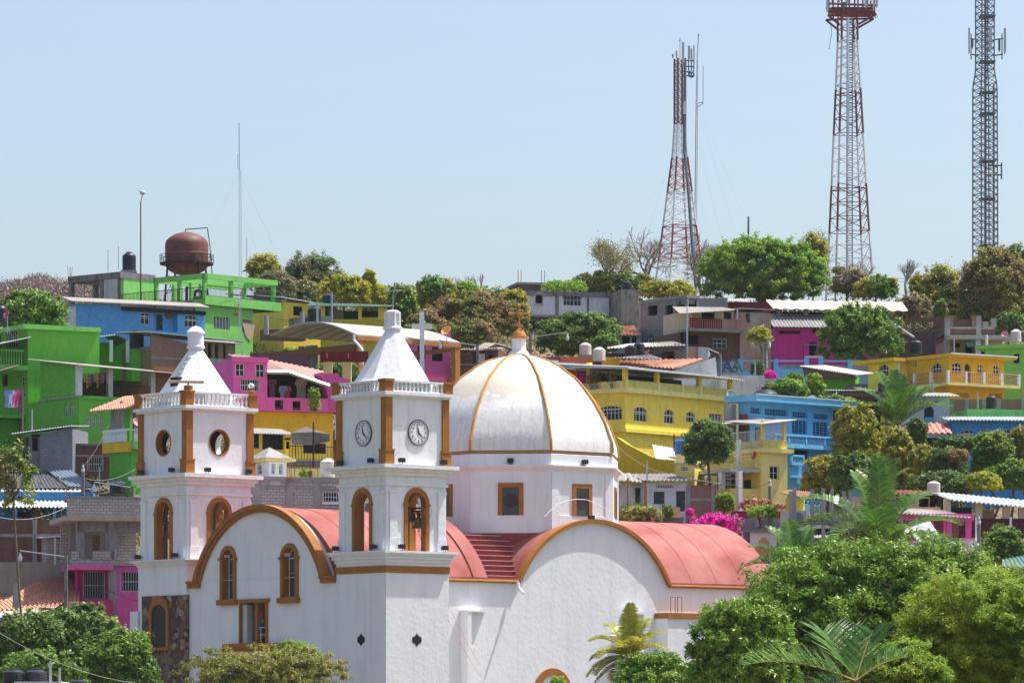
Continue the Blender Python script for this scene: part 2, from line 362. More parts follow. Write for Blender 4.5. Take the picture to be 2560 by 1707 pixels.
def limb(M,p,e,r0,r1,rng,n=6,wob=.12,segs=4):
    p=np.array(p,float);e=np.array(e,float);L=np.linalg.norm(e-p);pts=[p]
    for i in range(1,segs): pts.append(p+(e-p)*i/segs+rng.normal(size=3)*L*wob*.35)
    pts.append(e)
    for i in range(segs): M.cyl(pts[i],pts[i+1],r0+(r1-r0)*i/segs,r0+(r1-r0)*(i+1)/segs,n,False)
    return pts
BARK=mat('grey brown bark',(.16,.12,.09),stain=.4,bump=.4)
BARKP=mat('pale dry bark',(.3,.24,.2),stain=.3,bump=.3)
LV=dict(
 green=leafmat('green leaves',[(.03,.08,.012),(.1,.2,.02),(.21,.34,.035),(.36,.47,.07)]),
 dark=leafmat('dark green leaves',[(.02,.055,.014),(.07,.14,.025),(.16,.26,.04),(.27,.38,.08)]),
 bright=leafmat('bright green leaves',[(.07,.18,.012),(.18,.34,.025),(.3,.45,.04),(.42,.54,.07)],tr=.45),
 olive=leafmat('olive leaves',[(.06,.09,.018),(.19,.21,.035),(.36,.33,.06),(.52,.4,.08)]),
 gold=leafmat('golden green leaves',[(.09,.14,.015),(.27,.29,.03),(.5,.43,.04),(.66,.46,.06)]),
 yellow=leafmat('yellow green leaves',[(.12,.18,.015),(.3,.34,.025),(.48,.46,.035),(.6,.5,.04)],tr=.45),
 rust=leafmat('rusty brown flowering leaves',[(.07,.09,.02),(.2,.17,.045),(.36,.23,.09),(.46,.3,.15)]),
 brownish=leafmat('dry brown leaves',[(.1,.09,.04),(.22,.18,.08),(.34,.26,.12),(.42,.34,.17)]),
 grey=leafmat('dusty grey green needles',[(.06,.08,.035),(.14,.16,.07),(.25,.24,.1),(.34,.31,.14)]),
 pink=leafmat('magenta bracts',[(.45,.01,.22),(.75,.02,.4),(.85,.03,.5),(.9,.1,.6)]),
 mango=leafmat('glossy dark mango leaves',[(.035,.09,.012),(.12,.24,.024),(.25,.39,.04),(.42,.54,.1)],gl=.42,tr=.25),
 lime=leafmat('fresh lime leaves',[(.08,.17,.015),(.19,.33,.03),(.35,.47,.045),(.55,.58,.1)],tr=.5),
 palm=leafmat('palm leaflets',[(.025,.07,.012),(.07,.17,.025),(.15,.28,.04),(.3,.38,.09)],gl=.33,tr=.25),
 coco=leafmat('yellowing palm leaflets',[(.1,.14,.02),(.26,.3,.03),(.48,.42,.05),(.6,.45,.05)],gl=.35,tr=.3),
)
SEED=[1]
def tree(f,u0,u1,v0,v1,D,label,k='green',n=9000,leaf=.24,clump=22,cr=.3,name='tree',cat='tree',dep=None,trunk=True,flat=.0,asp=.42,group=None,k2=None,k2f=0,up=.35,droop=0,fill=.55,holes=None,bot=None,bark=None,pw=2.3,full=True,core=.4):
    """crown fills pixel box u0..u1, v0..v1 at depth D"""
    SEED[0]+=1; rng=np.random.default_rng(SEED[0]*7+3)
    x0,_,z1=P(f,u0,v0,D); x1,_,z0=P(f,u1,v1,D); cx=(x0+x1)/2; rx=(x1-x0)/2; rz=(z1-z0)/2; cz=(z0+z1)/2; ry=dep or rx*.8
    zb=bot if bot is not None else min(gz(D)-.3,z0-.2)
    o=empty(name,(cx,D,zb)); tag(o,label,cat,group); c=np.array((0,0,cz-zb)); Rv=np.array((rx,ry,rz))
    cc=[]; i=0; md=min(.22,cr*1.05)
    while len(cc)<clump and i<14000:
        i+=1; d=rng.normal(size=3); d/=(abs(d)**pw).sum()**(1/pw)
        if d[1]>.35 and rng.random()<(.97 if D<200 else .7): continue
        t=rng.uniform(fill,1)**.6; p=d*t
        if p[2]<0 and full: g_=min(1.6,1/max(.3,math.sqrt(max(.01,1-p[2]**2)))); p=np.array((max(-1,min(1,p[0]*g_)),max(-1,min(1,p[1]*g_)),p[2]))
        if flat and p[2]<-flat: continue
        if cc and min(np.linalg.norm(np.array(cc)-p,axis=1))<md: continue
        cc.append(p)
    cc=np.array(cc); rs=rng.uniform(.55,1.3,len(cc))*cr
    pos=c+cc*Rv*(1-cr*.6)*rng.uniform(.88,1.06,len(cc))[:,None]; mr=min(rx,rz)*1.0; mx_=math.sqrt(rx*mr)
    n=int(n*1.25); per=n//len(cc); PT=[];NC=[]
    for p,r in zip(pos,rs):
        kk=int(per*(r/cr)**1.6); d=rng.normal(size=(kk,3)); d/=np.linalg.norm(d,axis=1)[:,None]; d[:,2]=np.where(d[:,2]<-.35,-d[:,2]*.6,d[:,2])
        rad=(rng.random(kk)**.45)[:,None]; rr=np.array((r*mx_*1.2,r*mx_*1.2,r*math.sqrt(mr*rz)*.9)); 
        w=1+.25*np.sin(d[:,:1]*7+p[0])*np.cos(d[:,2:]*6+p[1]); PT.append(p+d*rad*rr*w); NC.append(d)
    kk=int(n*core); d=rng.normal(size=(kk,3)); d/=(abs(d)**pw).sum(1)[:,None]**(1/pw); d[:,1]=np.where(d[:,1]>.4,-d[:,1],d[:,1])
    if full: d[:,:2]*=np.where(d[:,2:]<0,np.minimum(1.5,1/np.sqrt(np.maximum(.1,1-d[:,2:]**2))),1); d[:,:2]=np.clip(d[:,:2],-1,1)
    ph=rng.uniform(0,6,4); wv=.72+.13*np.sin(d[:,0]*9+ph[0])*np.cos(d[:,2]*8+ph[1])+.09*np.sin(d[:,0]*19+ph[2]+d[:,2]*15)
    PT.append(c+d*(wv*rng.uniform(.82,1,kk))[:,None]*Rv*.97); NC.append(d/np.linalg.norm(d,axis=1)[:,None])
    ns=int(30+8*math.sqrt(len(cc))); ks=max(3,int(n*.16/ns))
    for i in range(ns):
        e=rng.normal(size=3); e[1]=-abs(e[1])*.8 if rng.random()<.6 else e[1]; e/=(abs(e)**pw).sum()**(1/pw)
        if full and e[2]<0: e[:2]=np.clip(e[:2]*min(1.5,1/math.sqrt(max(.1,1-e[2]**2))),-1,1)
        L_=rng.uniform(.05,.17); u_=e+rng.normal(size=3)*.25+np.array((0,0,.25)); s_=rng.random(ks)[:,None]; PT.append(c+e*Rv*.9+u_*Rv*s_*L_+rng.normal(size=(ks,3))*mr*.035); NC.append(np.repeat((e/np.linalg.norm(e))[None],ks,0))
    PT=np.concatenate(PT);NC=np.concatenate(NC)
    if k2:
        sel=rng.random(len(PT))<k2f*2*(np.sin(PT[:,0]*1.3+PT[:,2]*.9)>0.0)
        npmesh('blossom' if k2 in('pink',) else 'crown_patch',leaves(rng,PT[sel],leaf,asp,up,droop,NC[sel]),4,LV[k2],o); PT=PT[~sel];NC=NC[~sel]
    npmesh('crown',leaves(rng,PT,leaf,asp,up,droop,NC),4,LV[k],o)
    if trunk:
        M=MB(); tr=max(.06,rx*.05); fork=np.array((0,0,max(.4,(z0-zb)+rz*.35))); limb(M,(0,0,0),fork,tr*1.5,tr,rng,7)
        for p in pos[:: max(1,len(pos)//14)]: limb(M,fork,p,tr*.6,tr*.12,rng,5)
        M.build('trunk',bark or BARK,o,True)
    return o
def bare(f,u,v0,v1,D,label,spread=.5,seed=5,name='bare_tree',lv=5,r=.09,group='bare trees',lean=0,m=None,leafk=None,nl=0,ntr=3):
    rng=np.random.default_rng(seed); x,_,z1=P(f,u,v0,D); _,_,z0=P(f,u,v1,D); H=z1-z0; o=empty(name,(x,D,z0)); tag(o,label,'tree',group); M=MB(); tips=[]
    def br(p,d,L,r,k):
        e=p+d*L; mid=p+d*L*.5+rng.normal(size=3)*L*.06; M.cyl(p,mid,r,r*.85,4,False); M.cyl(mid,e,r*.85,r*.68,4,False)
        if k==0: tips.append(e); return
        if k<3: tips.append(mid)
        for j in range(ntr if k>2 else rng.integers(2,4)):
            a=rng.normal(size=3)*spread; nd=d+a; nd[2]+=.18; nd/=np.linalg.norm(nd); br(e if j else mid+(e-mid)*.3,nd,L*rng.uniform(.62,.85),r*.62,k-1)
    for t in range(2 if lv>=5 else 1):
        d=np.array((lean+rng.normal()*.15,rng.normal()*.15,1.));d/=np.linalg.norm(d); br(np.zeros(3),d,H*.3,r,lv)
    M.build('branches',m or BARKP,o)
    if leafk: T=np.array(tips); T=T[rng.integers(0,len(T),nl)]+rng.normal(size=(nl,3))*.3; npmesh('leaves',leaves(rng,T,.22),4,LV[leafk],o)
    return o
def frond(M,V,p,d0,L,droop,rng,nl=40,ll=.8,w=.05,vee=.5,rr=.035,hang=.35):
    d=np.array(d0,float); d/=np.linalg.norm(d); pts=[np.array(p,float)]; n=12
    for i in range(n):
        pts.append(pts[-1]+d*L/n); d=d+np.array((0,0,-droop/n*(.4+1.2*i/n))); d/=np.linalg.norm(d)
    for i in range(n): M.cyl(pts[i],pts[i+1],rr*(1-i/n*.85),rr*(1-(i+1)/n*.85),4,False)
    for k in range(nl):
        t=.12+.88*k/nl; a=min(int(t*n),n-1); fr_=t*n-a; b=pts[a]*(1-fr_)+pts[a+1]*fr_; dd=pts[a+1]-pts[a]; dd/=np.linalg.norm(dd)
        sd=np.cross(dd,(0,0,1)); sd/=max(1e-6,np.linalg.norm(sd)); up=np.cross(sd,dd)
        l=ll*(math.sin(math.pi*min(1,t*.85+.12))**.6)*rng.uniform(.85,1.1)
        for s in(-1,1):
            e=dd*.55+sd*s*.8+up*vee*rng.uniform(.5,1.1); e/=np.linalg.norm(e); m=b+e*l*.55; e2=e+np.array((0,0,-hang)); e2/=np.linalg.norm(e2); q2=m+e2*l*.45
            wv=np.cross(e,up); wv/=max(1e-6,np.linalg.norm(wv)); wv=wv*w*.5
            V+= [b-wv*.5,b+wv*.5,m+wv,m-wv]; V+=[m-wv,m+wv,q2+wv*.15,q2-wv*.15]
def palm(f,u,v,D,label,fr,k='palm',name='palm_tree',tr=.16,bot=None,group=None,dn=10,lw=.05,hg=.6):
    """fr: list of (azimuth deg, elevation deg, length, droop, leaflet length)"""
    SEED[0]+=1; rng=np.random.default_rng(SEED[0]); x,_,z=P(f,u,v,D); zb=gz(D)-.3 if bot is None else bot; o=empty(name,(x,D,zb)); tag(o,label,'palm tree',group)
    c=np.array((0,0,z-zb)); T=MB(); limb(T,(0,0,0),c,tr*1.25,tr,rng,10,.02,8); T.build('trunk',BARK,o,True)
    for az,el,L,dr,ll in fr:
        M=MB();V=[]; d=(math.cos(R(el))*math.cos(R(az)),math.cos(R(el))*math.sin(R(az)),math.sin(R(el)))
        frond(M,V,c,d,L,dr,rng,nl=int(L*dn),ll=ll,w=lw,hang=hg)
        s=M.build('frond_stem',mat('palm stem',(.25,.22,.06),bump=0),o); npmesh('leaflets',np.array(V),4,LV[k],s)
    return o
# ---------------- lattice masts ----------------
RED=mat('red oxide paint',(.34,.05,.05),bump=0); REDD=mat('dull red paint',(.22,.07,.055),bump=0); WP=mat('white mast paint',(.75,.76,.78),bump=0); GS=mat('dark galvanised lattice',(.13,.17,.21),bump=0,rough=.6); LG=mat('grey lattice',(.42,.46,.5),bump=0)
PANEL=mat('grey antenna panel',(.55,.57,.6),bump=0,rough=.5)
# ---------------- terrain ----------------
def ground():
    ys=list(np.arange(-60,290,25))+list(np.arange(290,500,5))+[520,560,620,700,850,1000,1500,2500,4000,6500]
    xs=[-4500,-2000,-900,-400,-200]+list(np.arange(-120,121,6))+[200,400,900,2000,4500]
    M=MB(); rng=random.Random(4); vs=[(x,y,gz(y)+ (rng.uniform(-.3,.3) if 296<y<500 else 0)) for y in ys for x in xs]; n=len(xs)
    M.add(vs,[(k*n+i,k*n+i+1,(k+1)*n+i+1,(k+1)*n+i) for k in range(len(ys)-1) for i in range(n-1)])
    m=mat('dry earth and scrub',(.2,.14,.09),c2=(.07,.09,.03),var=1,sc=.25,stain=.5,streak=0,bump=.5)
    kind(M.build('ground',m,None,True),'structure')
ground()
def hills():
    M=MB(); rng=np.random.default_rng(9); D0=900.; px=[-300,-120,0,40,100,160,260,420,600,900,1400]; top=[716,722,716,704,724,716,742,800,850,900,960]
    X=np.linspace((-400-CX)*D0/F,(1300-CX)*D0/F,120); rows=10; vs=[]
    for r in range(rows+1):
        D=D0+ (r/rows)*260-130*(r/rows)
        for x in X:
            p=x/D0*F+CX; zt=(HY-np.interp(p,px,top))*(D0+50)/F-2; t=r/rows; z=5+(zt-5)*math.sin(t*math.pi/2)+rng.normal()*1.2
            vs.append((x,D-80,z))
    n=len(X); M.add(vs,[(k*n+i,k*n+i+1,(k+1)*n+i+1,(k+1)*n+i) for k in range(rows) for i in range(n-1)])
    h=M.build('hills',mat('far dry hillside',(.22,.15,.12),c2=(.14,.11,.1),var=1,sc=.05,bump=0),None,True); kind(h,'structure')
    # leafless wood covering the far hill: nobody could count it
    n=2600; X=rng.uniform((-60-CX)*D0/F,(330-CX)*D0/F,n); t=rng.uniform(.35,1,n); PT=[]
    for x,tt in zip(X,t):
        p=x/D0*F+CX; zt=(HY-np.interp(p,px,top))*(D0+50)/F-2; z=5+(zt-5)*math.sin(tt*math.pi/2); y=D0+130*tt-80; h_=rng.uniform(1.6,3.2)*(1.25 if tt>.93 else 1); k=150
        a=rng.normal(size=(k,3)); a/=np.linalg.norm(a,axis=1)[:,None]; a=a*(rng.random(k)**.5)[:,None]*np.array((h_*.75,h_*.7,h_*.55))+np.array((x,y,z+h_*.45)); PT.append(a)
    PT=np.concatenate(PT); o=npmesh('dry_wood',leaves(rng,PT,.6,.3,.2),4,leafmat('leafless purple brown twigs',[(.1,.07,.07),(.2,.14,.12),(.27,.19,.15),(.2,.2,.1)],tr=.1),None)
    kind(o,'stuff')
hills()

def scrub():
    """low wild growth between the houses and along the ridge, one mass"""
    rng=np.random.default_rng(77); PT=[]
    n=7600; Y=np.concatenate([rng.uniform(304,440,n),rng.uniform(440,476,3000)]); 
    for y in Y:
        x=rng.uniform(-62,62)*y/450 if rng.random()<.62 else rng.uniform(50,120)*rng.choice([-1,1]); ridge=y>440; h=rng.uniform(.5,1.4) if not ridge else rng.uniform(1.0,2.6); k=26 if not ridge else 60
        a=rng.normal(size=(k,3)); a/=np.linalg.norm(a,axis=1)[:,None]; a[:,2]=abs(a[:,2]); PT.append(a*(rng.random(k)**.5)[:,None]*np.array((h*1.3,h*1.3,h))+np.array((x,y,gz(y))))
    PT=np.concatenate(PT); o=npmesh('scrub',leaves(rng,PT,.36,.42,.4),4,leafmat('mixed hillside scrub',[(.04,.05,.015),(.09,.12,.025),(.16,.15,.04),(.24,.17,.06)]),None); kind(o,'stuff')
scrub()
def lattice(name,f,D,legs,levels,bands,label,cat,r,braces='x',tri=False,rb=None,th=30,kpy=None):
    """legs: list of (v, left u, right u) silhouettes; bands: list of (v0,v1,material)"""
    vg=legs[-1][0]; vG=(HY-(gz(D)-1)*F/D-FR[f][1])*FR[f][2]
    if vG>vg+5:
        (va,la,ra),(vb,lb,rb_)=legs[-2:]; k=(vG-vb)/(vb-va) if va!=vb else 0; legs=legs+[(vG,lb+(lb-la)*k,rb_+(rb_-ra)*k)]; st=levels[-1]-levels[-2]; levels=list(levels)+[vg+st*i for i in range(int((vG-vg)/st)+1)]; bands=bands[:-1]+[(bands[-1][0],vG,bands[-1][2])]
    vs=[a[0] for a in legs]; x0,_,zb=P(f,(legs[-1][1]+legs[-1][2])/2,vs[-1],D); o=empty(name,(x0,D,zb)); tag(o,label,cat)
    n=3 if tri else 4; g=math.cos(R(45-th)) if n==4 else 1
    offs=[R(th+90*i+45) for i in range(4)] if n==4 else [R(th+120*i) for i in range(3)]
    ext=max(abs(math.cos(a)) for a in offs)
    def sec(v):
        a=np.interp(v,vs,[l[1] for l in legs]); b=np.interp(v,vs,[l[2] for l in legs]); xa,_,z=P(f,a,v,D); xb,_,_=P(f,b,v,D); rr=(xb-xa)/2/ext; c=(xa+xb)/2-x0
        return [np.array((c+rr*math.cos(t),rr*math.sin(t),z-zb)) for t in offs]
    for v0,v1,m in bands:
        M=MB(); L=[v0]+[v for v in levels if v0<v<v1]+[v1]; S_=[sec(v) for v in L]
        for a,b in zip(S_,S_[1:]):
            for i in range(n):
                M.cyl(a[i],b[i],r,r,5,False); j=(i+1)%n; k=rb or r*.5
                M.cyl(a[i],b[j],k,k,4,False)
                if braces=='x': M.cyl(a[j],b[i],k,k,4,False)
                if b is not S_[-1] or v1==vs[-1] or v1 in levels: M.cyl(b[i],b[j],k,k,4,False)
        M.build('lattice_section',m,o)
    return o,x0,zb
def panel(o,f,D,x0,zb,u0,u1,v0,v1,dy=-1.2,m=None,name='antenna_panel'):
    a,_,z1=P(f,u0,v0,D); b,_,z0=P(f,u1,v1,D); w=(b-a)
    MB().box(a-x0,b-x0,dy-w*.4,dy+w*.3,z0-zb,z1-zb).cyl(((a+b)/2-x0,dy+w*.5,z0-zb-.2),((a+b)/2-x0,dy+w*.5,z1-zb),.06).build(name,m or PANEL,o)
# red and white tower (frame o)
D=470
lv=[150,190,225,262,300,340,380,420,460,500,528,565,605,645,685,725,775,828,880,930,960,1025,1085,1120,1175,1230,1290,1318,1360,1420,1470]
o,x0,zb=lattice('communications_tower','o',D,[(155,291,354),(520,291,354),(600,287,357),(700,281,363),(740,275,368),(1530,172,465)],lv,
 [(155,262,REDD),(262,530,REDD),(530,725,WP),(725,925,RED),(925,1118,WP),(1118,1318,RED),(1318,1530,WP)],'tapering red and white lattice tower, shortest of the big masts, beside the bright green tree','tower',.1,th=22,rb=.028)
for p in((332,345,68,205),(366,380,90,165),(398,406,82,225),(296,306,118,150)): panel(o,'o',D,x0,zb,*p,dy=-1.0 if p[0]<390 else -.3)
panel(o,'o',D,x0,zb,340,356,415,487,dy=-1.6,m=WP,name='white_cabinet')
M=MB()
def pt(u,v,dy=-1.5,f='o',D_=None): a=P(f,u,v,D_ or D); return (a[0]-x0,dy,a[2]-zb)
M.path([pt(346,487),pt(346,700),pt(365,900,-2),pt(385,1200,-2.6),pt(408,1500,-3)],.17,5); M.path([pt(350,190),pt(346,415)],.14,5); M.build('cable_ladder',GS,o)
M=MB().cyl(pt(323,35,0),pt(323,155,0),.04).cyl(pt(315,50,0),pt(331,50,0),.03); M.build('whip_antenna',LG,o)
M=MB()
for v in(170,205,235,258): M.cyl(pt(330,v,-.8),pt(403,v,-.3),.07)
for u in(372,388): M.cyl(pt(u,100,-.4),pt(u,262,-.4),.06)
pts=[pt(388+14*math.cos(t),252+14*math.sin(t),-.5) for t in np.linspace(0,6.28,13)]; M.path(pts,.09); M.build('antenna_bracket',GS,o)
panel(o,'o',D,x0,zb,275,284,139,148,dy=-1,m=RED,name='warning_lamp')
# slim guyed mast behind it
o,x0,zb=lattice('guyed_mast','o',485,[(175,419,426),(420,412,426),(1080,404,420),(1290,404,420)],list(range(180,1290,18)),[(165,1290,LG)],'slim grey guyed mast just right of the red and white tower','mast',.022,tri=True,rb=.011,th=10)
MB().cyl(pt(430,10,0,'o',485),pt(422,170,0,'o',485),.05).cyl(pt(424,22,0,'o',485),pt(436,22,0,'o',485),.04).build('whip_antenna',LG,o)
MB().cyl(pt(456,200,0,'o',485),pt(456,415,0,'o',485),.04).cyl(pt(424,412,0,'o',485),pt(456,405,0,'o',485),.05).cyl(pt(424,435,0,'o',485),pt(456,412,0,'o',485),.04).build('side_antenna',LG,o)
M=MB()
for u0,v0,u1,v1 in((404,640,60,1100),(404,330,130,1180),(430,450,640,1250),(430,650,560,1280),(430,420,690,1150),(424,900,480,1250)): M.cyl(pt(u0,v0,0,'o',485),pt(u1,v1,-6,'o',485),.006,.006,3,False)
M.build('guy_wires',LG,o)
# brown and white square tower (frame p)
D=460
lv=[105,165,235,270,320,372,425,475,530,588,665,752,825,900,980,1062,1140,1218,1300,1380,1455,1535,1640]
o,x0,zb=lattice('communications_tower','p',D,[(100,213,318),(230,214,320),(1218,173,376),(1760,147,412)],lv,
 [(100,232,REDD),(232,500,WP),(500,752,REDD),(752,1035,WP),(1035,1300,REDD),(1300,1690,WP),(1690,1760,REDD)],'tall brown and white lattice tower with crowded antenna platform, cut by the frame top','tower',.11,th=10,rb=.038,braces='z')
M=MB()
for a,b in(((150,100),(420,92)),((160,75),(415,80)),((150,100),(218,155)),((418,95),(320,150)),((170,60),(415,60)),((150,35),(425,45))): M.cyl(pt(*a,-1.5,'p'),pt(*b,-1.5,'p'),.11); M.cyl(pt(*a,1.5,'p'),pt(*b,1.5,'p'),.11)
for u in(160,188,215,232,252,270,300,322,345,372,398,415): M.cyl(pt(u,0 if u%4 else -30,-1.5+(u%3),'p'),pt(u,100,-1.5+(u%3),'p'),.08)
M.build('antenna_platform',REDD,o)
for p in((138,152,-60,78),(203,226,-50,22),(352,368,-50,55),(398,408,-60,70),(415,426,-60,55),(248,262,-60,35)): panel(o,'p',D,x0,zb,*p,dy=-2.2)
for p in((170,182,-10,35),(392,405,40,62),(230,244,30,70)): panel(o,'p',D,x0,zb,*p,dy=-1.8,m=GS,name='radio_unit')
M=MB()
for u in(256,266,290): M.cyl(pt(u+(4 if u<290 else 0),110,-.8,'p'),pt(u,1700,-.8,'p'),.05)
for v in range(120,1700,14): M.cyl(pt(262,v,-.8,'p'),pt(290,v,-.8,'p'),.035)
M.build('caged_ladder',GS,o)
MB().cyl(pt(262,110,-1.2,'p'),pt(262,1700,-1.2,'p'),.12).build('cable_duct',WP,o)
M=MB().path([pt(152,105,-2,'p'),pt(160,130,-2,'p'),pt(170,200,-2,'p'),pt(155,295,-2,'p')],.03).path([pt(418,95,-2,'p'),pt(425,115,-2,'p'),pt(412,118,-2,'p'),pt(418,90,-2,'p')],.03); M.build('loose_cable',GS,o)
# dark lattice tower on the right
D=465
o,x0,zb=lattice('communications_tower','p',D,[(-60,985,1085),(405,985,1085),(480,970,1100),(1450,970,1104)],list(range(-40,1450,39)),[(-60,1450,GS)],'dark steel lattice tower at the far right, rising behind the brown tree','tower',.075,th=22,rb=.03)
M=MB().cyl(pt(1038,-60,0,'p'),pt(1038,1440,0,'p'),.13,.13,6); M.cyl(pt(1080,480,-.8,'p'),pt(1080,1400,-.8,'p'),.1)
for v in(95,350,520,640,905,1115,1375): M.box(*[k for k in(pt(1005,v,0,'p')[0],pt(1090,v,0,'p')[0],-1.0,1.0,pt(0,v+3,0,'p')[2],pt(0,v-3,0,'p')[2])])
M.build('cable_run',GS,o)
for p in((929,938,178,312),(1044,1059,168,302),(1126,1139,180,314)): panel(o,'p',D,x0,zb,*p,dy=-2.4)
M=MB()
for v in(232,320): M.cyl(pt(945,v,-1.8,'p'),pt(990,v,-1,'p'),.07); M.cyl(pt(1085,v,-1,'p'),pt(1125,v,-1.8,'p'),.07)
for u in(948,1120): M.cyl(pt(u,205,-1.8,'p'),pt(u,350,-1.8,'p'),.06)
M.cyl(pt(1100,933,-1,'p'),pt(1122,935,-1,'p'),.08).cyl(pt(1045,930,-1,'p'),pt(1100,933,-1,'p'),.08).cyl(pt(1045,985,-1,'p'),pt(1120,987,-1,'p'),.08).cyl(pt(1122,918,-1,'p'),pt(1122,1010,-1,'p'),.08)
M.build('antenna_bracket',GS,o)
for p in((952,962,235,275),(1100,1112,235,295)): panel(o,'p',D,x0,zb,*p,dy=-1.6,m=GS,name='radio_unit')
# left guyed mast above the green house
D=372
o,x0,zb=lattice('guyed_mast','a',D,[(-640,2178,2196),(-500,2174,2198),(1050,2170,2206)],list(range(-630,1050,40)),[(-500,1050,LG)],'thin grey guyed lattice mast in front of the green house, with whip tip','mast',.012,tri=True,rb=.007,th=0)
MB().cyl(pt(2180,-920,0,'a',D),pt(2182,-500,0,'a',D),.035).cyl(pt(2168,-640,0,'a',D),pt(2168,-500,0,'a',D),.02).build('whip_antenna',LG,o)
M=MB()
for u0,v0,u1,v1 in((2185,-480,1480,620),(2185,-100,2020,700),(2190,-450,2680,620),(2190,-150,2420,500)): M.cyl(pt(u0,v0,0,'a',D),pt(u1,v1,12,'a',D),.004,.004,3,False)
M.build('guy_wires',LG,o)
o=pole('a',1283,-205,700,395,.055,'tall thin pole with round lamp head on the green house roof','lamp_post','lamp',mat('dark rusty pole',(.1,.05,.04),bump=0),None)
a=P('a',1300,-262,395); b=o.location; MB().lathe((a[0]-b[0],a[1]-b[1],a[2]-b[2]),[(.02,0),(.18,.06),(.24,.2),(.18,.34),(.03,.4)],12).cyl((a[0]-b[0]-.4,0,a[2]-b[2]+.4),(a[0]-b[0]-.2,0,a[2]-b[2]+.3),.04).cyl((0,0,b[2]*0+P('a',0,-205,395)[2]-b[2]-.1),(a[0]-b[0],0,a[2]-b[2]+.1),.04).build('lamp_head',mat('pale lamp head',(.5,.5,.5),bump=0),o)
for u,v0,v1,D_,lb in((985,230,440,410,'thin rod antenna on the grey rooftop room, left of the black tank'),(1080,205,420,412,'thin leaning rod antenna left of the black roof tank'),(2250,120,470,440,'thin rod antenna right of the left guyed mast')):
    pole('a',u,v0,v1,D_,.03,lb,'rod_antenna','antenna',LG,'thin rod antennas')
pole('j',1355,-80,170,480,.1,'dark steel pole rising out of the bright green tree','antenna_pole','pole',GS,None)
# rusty water tower
D=432
c=P('a',1702,455,D); R0=(P('a',1900,0,D)[0]-P('a',1505,0,D)[0])/2; zb=gz(D)-1; o=empty('water_tower',(c[0],D,zb)); tag(o,'big rusty round-topped water tower with ring walkway above the green roof terrace','water tower')
RU=mat('rusty tank steel',(.16,.05,.035),c2=(.09,.032,.028),var=.9,sc=.5,stain=.55,sc2=.4,stc=(.28,.12,.07),rough=.6,bump=.2)
Z=lambda v:P('a',0,v,D)[2]-zb
MB().lathe((0,0,0),[(.02,Z(75)),(R0*.25,Z(78)),(R0*.55,Z(95)),(R0*.8,Z(125)),(R0*.95,Z(155)),(R0,Z(190)),(R0,Z(355)),(R0*.97,Z(390)),(R0*.82,Z(425)),(R0*.55,Z(455)),(R0*.2,Z(470)),(.02,Z(472))][::-1],40).build('tank',RU,o,True)
MB().lathe((0,0,0),[(R0+.02,Z(275)),(R0+.05,Z(272)),(R0+.02,Z(268))],40).build('weld_band',mat('pale rust',(.3,.12,.1)),o)
M=MB().lathe((0,0,0),[(R0-.1,Z(372)),(R0*1.24,Z(372)),(R0*1.24,Z(355)),(R0-.1,Z(355))],32); M.build('walkway',mat('dark rust',(.05,.025,.022)),o)
M=MB(); n=28
for i in range(n):
    t=2*math.pi*i/n; p=(R0*1.23*math.cos(t),R0*1.23*math.sin(t)); t2=2*math.pi*(i+1)/n; p2=(R0*1.23*math.cos(t2),R0*1.23*math.sin(t2)); 
    if i%2==0: M.cyl((*p,Z(355)),(*p,Z(283)),.035,.035,4)
    for v in(283,318): M.cyl((*p,Z(v)),(*p2,Z(v)),.025,.025,4,False)
M.build('walkway_rail',mat('dark rust',(.05,.025,.022)),o)
LEGM=mat('dark rust',(.05,.025,.022))
for a in(35,125,215,305): t=R(a); MB().cyl((R0*1.0*math.cos(t),R0*1.0*math.sin(t),Z(340)),(R0*1.35*math.cos(t),R0*1.35*math.sin(t),0),.1,.12,6).build('leg',LEGM,o)
M=MB(); 
for a,b in((35,125),(125,215),(215,305),(305,35)):
    p=[(R0*1.1*math.cos(R(x)),R0*1.1*math.sin(R(x))) for x in(a,b)]; M.cyl((*p[0],Z(470)),(*p[1],Z(650)),.03,.03,4); M.cyl((*p[1],Z(470)),(*p[0],Z(650)),.03,.03,4)
M.build('cross_bracing',LEGM,o)
M=MB().path([(-.1,0,Z(75)),(-.1,0,Z(50)),(R0*.95,0,Z(35)),(R0*1.02,0,Z(120)),(R0*1.12,-.3,Z(280)),(R0*1.2,-.3,Z(520))],.05,6); M.build('inlet_pipe',LEGM,o)
MB().cyl((0,0,Z(470)),(0,0,Z(800)),.12).build('riser_pipe',LEGM,o)
# ---------------- church (local frame: x along the nave, y across the facade, origin at the clock tower's near corner) ----------------
D0=272.; TH=R(40)
OC=mat('ochre trim',(.38,.15,.026),var=.25,sc=1.5,stain=.3,stc=(.3,.11,.02),rough=.8)
CW=mat('white stucco church wall',(.8,.81,.83),var=.07,sc=.6,stain=.25,sc2=.4,streak=2,stc=(.5,.49,.46),bump=.3)
CWS=mat('white limewash',(.82,.82,.83),var=.06,stain=.32,sc2=.6,streak=2,stc=(.45,.43,.4),bump=.3)
RR=mat('faded red roof coat',(.27,.065,.055),c2=(.44,.19,.16),var=1.0,sc=.35,stain=.6,streak=0,sc2=.3,stc=(.36,.1,.1),bump=.3)
church=empty('church',((965-CX)*D0/F,D0,-5),TH); tag(church,'white church with ochre trim, red barrel roofs, pale ribbed dome and two bell towers','church')
CC=Hs.__new__(Hs); CC.fr='s'; CC.C=(church.location[0],D0); CC.th=TH; CC.u=(math.cos(TH),math.sin(TH)); CC.v=(-math.sin(TH),math.cos(TH)); CC.zb=-5; CC.o=church
